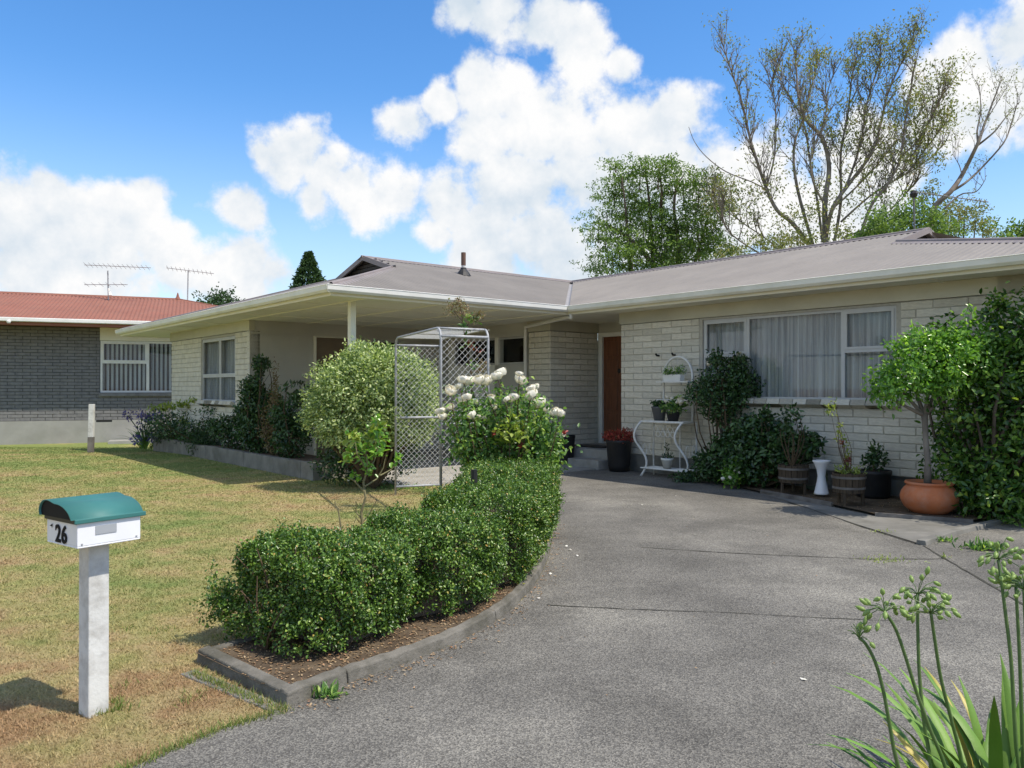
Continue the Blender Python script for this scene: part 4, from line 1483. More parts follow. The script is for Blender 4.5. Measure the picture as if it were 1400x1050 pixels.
W_por.box(fr, P_DOOR[0], P_DOOR[1], -0.05, 0.015, P_DOOR[3], P_DOOR[3] + 0.06)
fr.build('door_frame', M['cream'], bd)

# front door: panelled, with frame, knocker and handle
db = MB(); W_door.box(db, D_OPEN[0] + 0.05, D_OPEN[1] - 0.05, -0.06, -0.02, D_OPEN[2], D_OPEN[3] - 0.05)
fd = part('door', db, M['door'])
for zz in ((0.50, 0.95), (1.03, 1.62), (1.70, 2.10), (2.17, 2.47)):
    for ss in ((D_OPEN[0] + 0.14, D_OPEN[0] + 0.46), (D_OPEN[0] + 0.54, D_OPEN[1] - 0.14)):
        pm = MB(); W_door.box(pm, ss[0], ss[1], -0.022, -0.006, zz[0], zz[1]); pm.build('panel', M['door'], fd, bevel=0.012)
MB().lathe([(0.05, 0), (0.05, 0.012), (0.02, 0.02)], 12).build('knocker', M['black'], fd, loc=W_door.p(0.60, -0.02, 1.85)).rotation_euler = (0, math.radians(-90), 0)
MB().tube([W_door.p(1.0, 0.0, 1.36), W_door.p(0.92, 0.03, 1.36)], 0.012, 8).build('handle', M['galv'], fd)
fr = MB()
W_door.box(fr, D_OPEN[0] - 0.05, D_OPEN[0] + 0.05, -0.1, 0.03, 0.33, D_OPEN[3] + 0.04)
W_door.box(fr, D_OPEN[1] - 0.05, D_OPEN[1] + 0.05, -0.1, 0.03, 0.33, D_OPEN[3] + 0.04)
W_door.box(fr, D_OPEN[0] + 0.05, D_OPEN[1] - 0.05, -0.1, 0.03, D_OPEN[3] - 0.05, D_OPEN[3] + 0.04)
fr.build('door_frame', M['white'], fd)
# steps up to the door
part('step', MB().box(WB - 0.03, -0.645, -0.05, WB + 1.38, 1.10, 0.33), M['concrete'], bevel=0.01)
part('step', MB().box(WB - 0.42, -0.62, -0.05, WB - 0.034, 0.18, 0.165), M['concrete'], bevel=0.01)
mo = thing('doormat', 'dark doormat on the step below the front door', 'doormat', hw(WB + 0.45, 0.35, 0.331), ANG)
MB().box(-0.22, -0.42, 0, 0.22, 0.42, 0.018).build('mat', M['black'], mo)

# ------------------------------------------------------------------ planter wall before the left wing
gw = thing('planter_wall', 'low concrete block retaining wall of the planter along the lawn', 'garden wall', (HA.x, HA.y, 0), ANG)
aa = [1.15, 1.62, 4.1, 6.2, 8.2, 10.0]
for i in range(len(aa) - 1):
    MB().box(0.28, aa[i] + 0.006, -0.3, 0.40, aa[i + 1] - 0.006, 0.275 + R.uniform(-0.012, 0.008)).build('block', M['blockwall'], gw, bevel=0.008)
MB().box(0.40, 1.15, -0.1, 1.15, 1.25, 0.27).build('block', M['blockwall'], gw, bevel=0.008)
MB().box(0.40, 1.25, -0.1, 0.735, 10.0, 0.25).build('soil', M['soil'], gw)
MB().box(0.735, 1.25, -0.1, 1.15, 4.98, 0.25).build('soil', M['soil'], gw)

# ------------------------------------------------------------------ neighbour
NA = math.radians(22)
NO = Vector((-15.5, 23.9, -0.225))
nb = thing('neighbour_house', 'neighbouring house of dark grey brick with a red iron roof', 'house', NO, NA)
NB0, NBT = 0.70, 3.62          # local heights above its base
WN = Wall((0, 0), (1, 0), (0, -1))
M['greybrick'] = mat('grey_brick', (0.20, 0.198, 0.20), (0.145, 0.144, 0.148), 8, 0.9, 0.4, 45, 0.15, rnd=0.0, dirt=(0.25, 0.245, 0.24), dscale=3, damt=0.5)
M['greymortar'] = mat('dark_mortar', (0.075, 0.073, 0.072), (0.06, 0.058, 0.058), 20, 0.95, 0.2, 60, 0.1)
M['basecon'] = mat('pale_foundation', (0.34, 0.335, 0.31), (0.29, 0.285, 0.265), 2, 0.9, 0.2, 40, 0.2, dirt=(0.22, 0.22, 0.19), dscale=1.5, damt=0.4)
M['redroof'] = mat('red_roof_iron', (0.28, 0.12, 0.085), (0.24, 0.105, 0.075), 1.2, 0.75, 0.05, 30, 0.15, dirt=(0.27, 0.15, 0.11), dscale=2.5, damt=0.4)
N_WIN = (2.73, 6.4, 1.60, 3.20)
N_OPEN = (2.70, 6.43, 1.56, 9)


def npart(name, mb, m, parent=None, **kw):
    return mb.build(name, m, parent or nb, **kw)


mb = MB()
off = 4.0
WN2 = Wall((-4, 0), (1, 0), (0, -1))
nw = npart('wall', wall_pieces(WN2, 12.4, NB0, NBT, [(N_OPEN[0] + 4, N_OPEN[1] + 4, N_OPEN[2], NBT)], 0.2, d=-0.012), M['greymortar'])
npart('foundation', MB().box(-4.0, -0.02, -0.5, 8.4, 0.2, NB0), M['basecon'])
BRK_L, BRK_H = 0.40, 0.10
lay = brick_layout(WN2, 12.4, NB0, 29, [(N_OPEN[0] + 4, N_OPEN[1] + 4, N_OPEN[2], NBT + 1)], 0.0, 'n')
rest = MB()
for (W, s, l, z, key) in lay:
    c = W.p(s, -0.0125 + R.uniform(-0.002, 0.003), z)
    mt = Matrix.Translation(c) @ Matrix.Diagonal((l - 0.012, 0.031, BRK_H - 0.012, 1))
    rest.add([mt @ Vector(v) for v in ub.v], ub.f)
npart('brickwork', rest, M['greybrick'], kind='stuff')
npart('panel', MB().box(N_OPEN[0], -0.01, N_WIN[3] + 0.02, N_OPEN[1], 0.1, NBT + 0.05), M['cream'])
npart('sill', MB().box(N_OPEN[0] - 0.02, -0.07, N_OPEN[2] - 0.10, N_OPEN[1] + 0.02, 0.05, N_OPEN[2]), M['greybrick'])
window(WN, (N_OPEN[0] + 0.01, N_OPEN[1] - 0.01, N_WIN[2] - 0.03, N_WIN[3] + 0.01), [4.07, 5.35], [(0, 2.53)], nb, M['white'], fw=0.06, blinds=True, d=-0.02)
npart('vent', MB().box(2.6, -0.022, 0.64, 3.05, 0.0, 0.70), M['black'])
npart('vent', MB().box(-0.9, -0.022, 0.64, -0.1, 0.0, 0.70), M['black'])
mb = MB(); mb.box(-4.5, -1.08, NBT, 9.4, 0.25, NBT + 0.03)
npart('soffit', mb, M['redroof'])
npart('gutter', MB().box(-4.6, -1.19, NBT + 0.04, 9.5, -1.085, NBT + 0.16), M['white'], bevel=0.02)
npart('fascia', MB().box(-4.6, -1.082, NBT - 0.05, 9.5, -1.06, NBT + 0.14), M['redroof'])
nk = 0.262
fn = lambda s, t, h: (s, -1.12 + t - h * 0.25, NBT + 0.14 + nk * t + h * 0.96)
nroof = npart('roof', corrugated(-4.6, 9.5, lambda s: 0.0, lambda s: min(4.6, 9.5 - s), fn, pitch=0.12), M['redroof'])
zr = NBT + 0.14 + nk * 4.6
mb = MB()
mb.add([(-4.6, 3.48, zr), (4.9, 3.48, zr), (9.5, 8.1, NBT + 0.14), (-4.6, 8.1, NBT + 0.14)], [(0, 1, 2, 3)])
mb.add([(4.9, 3.48, zr), (9.5, -1.12, NBT + 0.14), (9.5, 8.1, NBT + 0.14)], [(0, 1, 2)])
npart('roof_sheet', mb, M['redroof'], nroof)
npart('ridge_capping', cap((-4.6, 3.48, zr), (4.95, 3.48, zr)), M['redroof'], nroof)
npart('hip_capping', cap((4.9, 3.48, zr), (9.5, -1.12, NBT + 0.16)), M['redroof'], nroof)
mb = MB(); mb.box(8.2, 0.19, -0.5, 8.4, 7.0, NBT); mb.box(-4, 6.9, -0.5, 8.2, 7.1, NBT); mb.box(-4, 0.19, -0.5, -3.8, 6.9, NBT)
npart('wall', mb, M['greybrick'])
npart('finial', MB().lathe([(0.10, 0), (0.05, 0.10), (0.015, 0.24)], 8, (4.9, 3.48, zr)), M['redroof'])
npart('flood_light', MB().lathe([(0.04, 0), (0.06, 0.05), (0.03, 0.10)], 8, (-0.05, -1.0, NBT - 0.12)), M['white'])
npart('flood_light', MB().lathe([(0.04, 0), (0.06, 0.05), (0.03, 0.10)], 8, (0.45, -1.2, NBT - 0.02)), M['white'])
sp = thing('stepping_slab', 'thin concrete slab on the grass below the neighbouring window', 'slab', (NO + Vector((3.6, 1.0, 0.02))), NA)
MB().box(-0.7, -0.5, -0.1, 1.0, 0.3, 0.06).build('slab', M['basecon'], sp)

# ------------------------------------------------------------------ letterbox
PH = math.radians(54)
mc = Vector((-1.897, 3.45, 0))
e1 = Vector((math.cos(PH), math.sin(PH), 0)); e2 = Vector((-math.sin(PH), math.cos(PH), 0))
BL, BW = 0.285, 0.285
mctr = mc + e1 * BL / 2 + e2 * BW / 2
lb = thing('letterbox', 'white letterbox numbered 26 with a green curved lid on a white post', 'letterbox', (mctr.x, mctr.y, 0), PH)
M['ink_and_shade'] = mat('black_number_and_shade', (0.006, 0.006, 0.007), (0.008, 0.008, 0.009), 8, 0.7, 0, 30, 0.2)
M['lbwhite'] = mat('letterbox_white', (0.80, 0.81, 0.82), (0.75, 0.76, 0.78), 6, 0.35, 0.02, 30, 0.5)
M['teal'] = mat('teal_lid', (0.035, 0.155, 0.145), (0.05, 0.175, 0.16), 5, 0.55, 0.02, 30, 0.3, dirt=(0.04, 0.12, 0.12), dscale=4, damt=0.3)
M['postpaint'] = mat('peeling_post_paint', (0.66, 0.66, 0.63), (0.58, 0.58, 0.55), 5, 0.7, 0.25, 40, 0.3, dirt=(0.22, 0.20, 0.17), dscale=9, damt=0.55)
z0, z1 = 0.795, 0.918
body = MB()
t = 0.008
hx, hy = BL / 2, BW / 2
body.box(-hx, -hy, z0, hx, hy, z0 + t)
body.box(-hx, -hy, z0 + t, hx, -hy + t, z1); body.box(-hx, hy - t, z0 + t, hx, hy, z1)
body.box(-hx + 0.001, -hy + t, z0 + t, -hx + t, hy - t, z1 - 0.012); body.box(hx - t, -hy + t, z0 + t, hx - 0.001, hy - t, z1)
body.build('box', M['lbwhite'], lb, bevel=0.003)
# rolled lid, higher at the back than over the front
LW = hy + 0.009
LP = [(0.0, 0.0), (-0.02, 0.34), (0.02, 0.66), (0.10, 0.91), (0.20, 1.0), (0.30, 0.99), (0.39, 0.92), (0.47, 0.86), (0.56, 0.85), (0.66, 0.81), (0.76, 0.71), (0.86, 0.54), (0.94, 0.32), (1.0, 0.02)]
LPs = smooth_path([Vector((LW - 2 * LW * t_, 0, z1 + 0.004 + 0.074 * h_)) for (t_, h_) in LP], 3)
n = len(LPs) - 1
ctr = Vector((0, 0, z1))
vs = []
for q_ in LPs:
    vs += [(-hx - 0.030, q_.x, q_.z), (hx + 0.008, q_.x, q_.z)]
for q_ in LPs:
    w_ = ctr.lerp(q_, 0.955)
    vs += [(-hx - 0.030, w_.x, w_.z), (hx + 0.008, w_.x, w_.z)]
m2 = 2 * (n + 1)
fs = [(2 * i, 2 * i + 1, 2 * i + 3, 2 * i + 2) for i in range(n)]
fs += [(m2 + 2 * i, m2 + 2 * i + 2, m2 + 2 * i + 3, m2 + 2 * i + 1) for i in range(n)]
fs += [(2 * i, 2 * i + 2, m2 + 2 * i + 2, m2 + 2 * i) for i in range(n)]
fs += [(2 * i + 1, m2 + 2 * i + 1, m2 + 2 * i + 3, 2 * i + 3) for i in range(n)]
lid = MB().add(vs, fs).build('lid', M['teal'], lb, smooth=True)
mb = MB()
mb.box(-hx - 0.016, -LW - 0.004, z1 - 0.014, hx + 0.020, -LW + 0.006, z1 + 0.006)
mb.build('lid_rim', M['teal'], lid, bevel=0.003)
# end sheets; the front one is black, standing for the dark inside
for nm, x0, x1, mm in (('mouth_shade', -hx - 0.022, -hx - 0.014, M['ink_and_shade']), ('back_plate', hx + 0.001, hx + 0.005, M['teal'])):
    pf = [ctr.lerp(q_, 0.965) for q_ in LPs]
    k = len(pf)
    MB().add([(x0, q_.x, q_.z) for q_ in pf] + [(x1, q_.x, q_.z) for q_ in pf], [tuple(range(k)), tuple(range(2 * k - 1, k - 1, -1))] + [(i, (i + 1) % k, (i + 1) % k + k, i + k) for i in range(k)]).build(nm, mm, lb)
MB().box(-hx - 0.010, -hy - 0.006, z1 - 0.016, -hx - 0.002, hy + 0.006, z1 + 0.004).build('flap', M['black'], lb, bevel=0.003)
M['plate'] = mat('grey_plate', (0.36, 0.38, 0.40), (0.33, 0.35, 0.37), 4, 0.5)
MB().box(-hx + 0.078, -hy - 0.003, z0 + 0.052, -hx + 0.172, -hy + 0.002, z0 + 0.090).build('name_plate', M['plate'], lb)


def lettering(txt, size, name, m, parent, loc, rot, sx=1.0, ext=0.0015):
    cu = bpy.data.curves.new('lettering', 'FONT')
    cu.body = txt; cu.space_character = 1.08; cu.size = size; cu.extrude = ext; cu.offset = size * 0.022
    tmp = bpy.data.objects.new('lettering_tmp', cu)
    COL.objects.link(tmp)
    dg = bpy.context.evaluated_depsgraph_get()
    me = bpy.data.meshes.new_from_object(tmp.evaluated_get(dg))
    bpy.data.objects.remove(tmp)
    me.materials.clear(); me.materials.append(m)
    o = link(name, me, parent, loc)
    o.rotation_euler = rot
    o.scale = (sx, 1, 1)
    return o


lettering('26', 0.108, 'number', M['ink_and_shade'], lb, (-hx - 0.002, 0.058, z0 + 0.014), (math.radians(90), 0, math.radians(-90)), 0.98)
MB().add([(-hx - 0.002, 0.112, z0 + 0.078), (-hx - 0.002, 0.084, z0 + 0.090), (-hx - 0.002, 0.090, z0 + 0.066), (-hx - 0.002, 0.093, z0 + 0.076)], [(0, 1, 2, 3)]).build('arrow_mark', M['ink_and_shade'], lb)
for x_ in (-hx + 0.02, hx - 0.02):
    MB().lathe([(0.0045, 0), (0.0045, 0.002), (0.002, 0.003)], 8).build('screw', M['galv'], lb, loc=(x_, -hy - 0.0002, z0 + 0.018)).rotation_euler = (math.radians(90), 0, 0)
pst = MB()
pr = 0.047
vs, fs = [], []
for i, (z, k) in enumerate(((-0.2, 1.0), (0.05, 1.0), (0.3, 1.0), (0.55, 1.0), (z0, 1.0))):
    for (x, y) in ((-1, -1), (1, -1), (1, 1), (-1, 1)):
        vs.append((x * pr * k, y * pr * k, z))
for i in range(4):
    for k in range(4):
        fs.append((i * 4 + k, i * 4 + (k + 1) % 4, i * 4 + 4 + (k + 1) % 4, i * 4 + 4 + k))
pst.add(vs, fs).build('post', M['postpaint'], lb, bevel=0.005)

# boundary post far left
bp = gp(125, 617)
b_ = thing('boundary_post', 'short weathered white timber post on the lawn by the neighbour', 'post', (bp.x, bp.y, -0.05))
MB().obox((0, 0, 0.58), (0.055, 0.01, 0), (-0.01, 0.055, 0), (0.012, 0, 0.58)).build('post', M['postpaint'], b_, bevel=0.006)
MB().obox((-0.006, -0.004, 0.2), (0.058, 0.011, 0), (-0.011, 0.058, 0), (0.006, 0, 0.19)).build('dark_base', M['timber'], b_)

# ------------------------------------------------------------------ plants
def add_stems(mb, p0, tips, r0=0.02, r1=0.006, bend=0.15, n=5, sides=5):
    for t in tips:
        p0v, tv = Vector(p0), Vector(t)
        L = (tv - p0v).length
        off = Vector((R.uniform(-1, 1), R.uniform(-1, 1), R.uniform(-0.2, 0.6))) * bend * L
        pts = []
        for i in range(n):
            k = i / (n - 1)
            pts.append(p0v.lerp(tv, k) + off * math.sin(math.pi * k))
        mb.tube(pts, [r0 + (r1 - r0) * i / (n - 1) for i in range(n)], sides, cap=False)


def bush(name, label, cat, loc, blobs, n, L, W, m, group=None, inner=0.5, lump=0.12, stems=True, stem_mat='twig', sr=0.015, stem_base=(0, 0, 0), rnd=0.9, droop=0.0, along=0.35, clump=None, minz=None):
    t = thing(name, label, cat, loc, 0, group)
    P, N = blob_points(blobs, n, inner, lump)
    if minz is not None:
        ok = P[:, 2] > minz
        P, N = P[ok], N[ok]
    leaves('foliage', P, N, L, W, M[m], t, rnd=rnd, droop=droop, along=along, clump=clump)
    if stems:
        mb = MB()
        tips = []
        for (c, r) in blobs:
            for _ in range(3):
                d = Vector((R.gauss(0, 1), R.gauss(0, 1), R.gauss(0.3, 1))).normalized()
                tips.append((c[0] + d.x * r[0] * 0.8, c[1] + d.y * r[1] * 0.8, max(0.03, c[2] + d.z * r[2] * 0.8)))
        add_stems(mb, stem_base, tips, sr, sr * 0.3)
        mb.build('branches', M[stem_mat], t)
    return t


# --- clipped hedge along the driveway
HP = smooth_path([Vector(p) for p in ((-1.33, 4.38, 0), (-0.97, 4.80, 0), (-0.57, 5.28, 0), (-0.28, 5.84, 0), (-0.12, 6.52, 0), (-0.04, 7.25, 0), (0.0, 8.0, 0), (0.02, 8.75, 0))], 6)


def hedge(n=210000):
    t = thing('hedge', 'clipped box hedge curving along the driveway kerb', 'hedge', (0, 0, 0))
    P = np.array([[p.x, p.y] for p in HP])
    seg = np.linalg.norm(np.diff(P, axis=0), axis=1)
    cum = np.concatenate([[0], np.cumsum(seg)])
    Ltot = cum[-1]

    def frame(s):
        x = np.interp(s, cum, P[:, 0]); y = np.interp(s, cum, P[:, 1])
        x2 = np.interp(s + 0.05, cum, P[:, 0]); y2 = np.interp(s + 0.05, cum, P[:, 1])
        x1 = np.interp(s - 0.05, cum, P[:, 0]); y1 = np.interp(s - 0.05, cum, P[:, 1])
        d = np.stack([x2 - x1, y2 - y1], 1); d = d / np.maximum(np.linalg.norm(d, axis=1, keepdims=True), 1e-6)
        return np.stack([x, y], 1), d, np.stack([-d[:, 1], d[:, 0]], 1)

    def size(s):
        # separate plants grown together: narrower and lower where they meet
        gap = np.exp(-((s - 0.80) / 0.10) ** 2) * 0.13 + np.exp(-((s - 1.62) / 0.11) ** 2) * 0.19 + np.exp(-((s - 2.75) / 0.13) ** 2) * 0.14 + np.exp(-((s - 3.6) / 0.13) ** 2) * 0.10
        end = np.exp(-(s / 0.10) ** 2) * 0.05
        hw_ = 0.405 - gap - end + 0.02 * np.sin(s * 5.1)
        step = 0.02 * sstep(0.6, 1.0, s) + 0.07 * sstep(1.5, 1.75, s) + 0.04 * sstep(2.6, 2.9, s)
        ht = 0.585 + step - gap * 0.35 - end * 0.8 + 0.018 * np.sin(s * 7.3 + 1)
        return hw_, ht
    z0 = 0.09
    per = [0.42, 0.42, 0.36, 0.035, 0.04]
    cnt = (np.array(per) / sum(per) * n).astype(int)
    Ps, Ns = [], []

    def put(s, side, z, nvec, depth):
        c, d, l = frame(s)
        lum = 0.040 * np.sin(s * 11 + z * 7 + side) * np.sin(z * 12 + s * 4) + 0.030 * np.sin(s * 27 + 2 * z + side * 9) * np.sin(z * 23 + side * 17) + 0.016 * np.sin(s * 61 + side * 40) * np.sin(z * 53 + side * 33)
        q = np.stack([c[:, 0] + l[:, 0] * side, c[:, 1] + l[:, 1] * side, z], 1)
        nn = nvec(d, l)
        q = q + nn * (lum - depth)[:, None]
        Ps.append(q); Ns.append(nn)
    for face in (-1, 1):
        k = cnt[0]
        s = NR.uniform(0, Ltot, k); hw_, ht = size(s)
        zz = z0 + (ht - z0) * NR.random(k) ** 0.85
        rnd_top = 0.03 * np.clip((zz - ht + 0.10) / 0.10, 0, 1) ** 2
        taper = 0.10 * np.clip((0.30 - zz) / 0.30, 0, 1)
        keep = NR.random(k) < np.clip(zz / 0.22, 0.25, 1.0)
        s, hw_, zz, rnd_top, taper = s[keep], hw_[keep], zz[keep], rnd_top[keep], taper[keep]
        put(s, face * (hw_ - rnd_top - taper), zz, lambda d, l: np.concatenate([l * face, np.full((len(l), 1), 0.15)], 1), NR.exponential(0.028, len(s)))
    k = cnt[2]
    s = NR.uniform(0, Ltot, k); hw_, ht = size(s)
    u = NR.uniform(-1, 1, k)
    put(s, u * hw_, ht - 0.05 * np.abs(u) ** 6 + 0.0 * u, lambda d, l: np.concatenate([l * 0, np.ones((len(l), 1))], 1), NR.exponential(0.03, k) - 0.01)
    for e, sgn in ((0.0, -1), (Ltot, 1)):
        k = cnt[3]
        s = np.full(k, e); hw_, ht = size(s)
        zz = z0 + (ht - z0) * NR.random(k) ** 0.85
        put(s, NR.uniform(-1, 1, k) * hw_ * 0.97, zz, lambda d, l: np.concatenate([d * sgn, np.full((len(l), 1), 0.15)], 1), NR.exponential(0.03, k) - 0.03 * np.sin(zz * 9))
    # shoots that stick out of the clipped faces
    k = 900
    s = NR.uniform(0, Ltot, k); hw_, ht = size(s)
    put(s, NR.uniform(-1, 1, k) * hw_, ht, lambda d, l: np.concatenate([l * 0, np.ones((len(l), 1))], 1), -NR.exponential(0.028, k))
    # the straggling tuft low on the lawn side of the near end
    c0 = np.array([-1.70, 4.66, 0.24])
    d = NR.normal(0, 1, (1800, 3)) * np.array([0.05, 0.05, 0.07]); Ps.append(c0 + d); Ns.append(nrm(d))
    Pa, Na = np.concatenate(Ps), nrm(np.concatenate(Ns))
    leaves('foliage', Pa, Na, 0.0195, 0.0135, M['hedge'], t, rnd=0.75, along=0.6, clump=(20, 0.0165))
    # woody inside
    mb = MB()
    for i in range(70):
        s = R.uniform(0.05, Ltot - 0.05)
        c, d_, l = frame(np.array([s]))
        b0 = Vector((c[0, 0] + l[0, 0] * R.uniform(-.12, .12), c[0, 1] + l[0, 1] * R.uniform(-.12, .12), 0.04))
        tips = []
        for _ in range(5):
            a = R.uniform(-0.3, 0.3); bq = R.uniform(-0.18, 0.18)
            tips.append((c[0, 0] + l[0, 0] * a + d_[0, 0] * bq, c[0, 1] + l[0, 1] * a + d_[0, 1] * bq, R.uniform(0.3, 0.62)))
        add_stems(mb, b0, tips, 0.010, 0.003, 0.1, 4, 4)
    mb.build('branches', M['twig'], t)
    # dense heart put in as a solid block to stand for shadow inside
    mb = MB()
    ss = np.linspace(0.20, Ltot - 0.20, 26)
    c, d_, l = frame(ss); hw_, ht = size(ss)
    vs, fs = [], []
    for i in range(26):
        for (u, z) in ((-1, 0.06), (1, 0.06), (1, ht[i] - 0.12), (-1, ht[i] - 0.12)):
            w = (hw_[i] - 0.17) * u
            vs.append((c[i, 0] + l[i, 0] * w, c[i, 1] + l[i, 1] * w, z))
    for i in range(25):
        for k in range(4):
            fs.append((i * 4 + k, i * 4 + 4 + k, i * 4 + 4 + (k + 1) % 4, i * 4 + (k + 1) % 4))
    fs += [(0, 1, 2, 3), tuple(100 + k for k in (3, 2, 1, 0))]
    mb.add(vs, fs).build('shade_core', M['bark'], t)


hedge()

# fallen leaves: hedge bed, front bed, driveway
def litter():
    pts = []
    k = 0
    X = NR.uniform(-1.8, 0.6, 40000); Y = NR.uniform(3.6, 9.5, 40000)
    ok = inside(bed_poly, X, Y)
    P1 = np.stack([X[ok], Y[ok], np.full(ok.sum(), 0.060)], 1)[:9000]
    X = NR.uniform(3, 7, 5000); Y = NR.uniform(8, 13, 5000)
    ok = inside([(p.x, p.y) for p in rb], X, Y)
    P2 = np.stack([X[ok], Y[ok], np.full(ok.sum(), 0.040)], 1)[:700]
    idx = NR.integers(0, len(KP) - 14, 420)
    kp = np.array([[p.x, p.y] for p in KP])
    P3 = np.concatenate([kp[idx] + np.stack([np.abs(NR.exponential(0.05, 420)) + 0.01, -np.abs(NR.exponential(0.03, 420))], 1), np.full((420, 1), 0.011)], 1)
    P4 = np.stack([NR.uniform(-0.8, 5, 70), NR.uniform(3.4, 11, 70), np.full(70, 0.011)], 1)
    ok = inside(drive_poly, P4[:, 0], P4[:, 1]) & ~inside(bed_poly, P4[:, 0], P4[:, 1])
    P = np.concatenate([P1, P2, P3, P4[ok]])
    N = np.tile(np.array([[0, 0, 1.0]]), (len(P), 1))
    n = len(P)
    V, F = leaf_arrays(P, N, 0.021, 0.011, along=0.0, rnd=0.6, fold=0.3)
    V = V.reshape(-1, 6, 3)
    V[:, :, 2] = P[:, None, 2] + np.abs(V[:, :, 2] - P[:, None, 2]) * 0.35
    pe = np.array([list(gp(x, y, 0.012)) for (x, y) in ((779, 649), (776, 745), (781, 752), (775, 747), (738, 818), (925, 678), (1103, 929), (752, 785), (790, 760), (768, 700), (1010, 664), (880, 690))])
    V2, F2 = leaf_arrays(pe, np.tile([[0, 0, 1.0]], (len(pe), 1)), 0.03, 0.026, along=0.0, rnd=0.5, fold=0.4)
    V2 = V2.reshape(-1, 6, 3); V2[:, :, 2] = 0.012 + np.abs(V2[:, :, 2] - 0.012) * 0.4
    tag(np_mesh('fallen_petals', V2.reshape(-1, 3), F2, M['petal']), 'white rose petals lying on the driveway', 'petals', None, 'stuff')
    o = np_mesh('leaf_litter', V.reshape(-1, 3), F, M['litter'])
    tag(o, 'dry fallen leaves scattered on beds and driveway edge', 'leaf litter', None, 'stuff')


litter()

# --- white rose bush
def petal_mesh():
    """a full globe shaped rose: cupped petals overlapping round a ball"""
    vs, fs = [], []
    k = 0
    for lay, (cnt, rad, th0, th1, flare) in enumerate(((3, 0.020, 0.9, 0.10, 0.0), (4, 0.027, 1.25, 0.25, 0.001), (5, 0.033, 1.6, 0.45, 0.003), (6, 0.038, 2.0, 0.75, 0.006), (6, 0.041, 2.3, 1.10, 0.010))):
        for i in range(cnt):
            q = 2 * math.pi * (i + 0.41 * lay) / cnt
            half = math.pi / cnt * 1.35
            for a in range(4):
                t = a / 3
                th = th0 + (th1 - th0) * t
                for b in range(4):
                    u = b / 3 * 2 - 1
                    ph = q + u * half * (0.55 + 0.45 * math.sin(math.pi * min(1, t + 0.25)))
                    r = rad + 0.003 * abs(u) + flare * t * t + (0.002 if (i + b) % 2 else 0)
                    thh = th + 0.22 * (u * u) * t
                    vs.append((r * math.sin(thh) * math.cos(ph), r * math.sin(thh) * math.sin(ph), r * math.cos(thh)))
            for a in range(3):
                for b in range(3):
                    fs.append((k + a * 4 + b, k + a * 4 + b + 1, k + a * 4 + b + 5, k + a * 4 + b + 4))
            k += 16
    return MB().add(vs, fs).mesh('bloom', M['petal'], True)


bloom_me = petal_mesh()


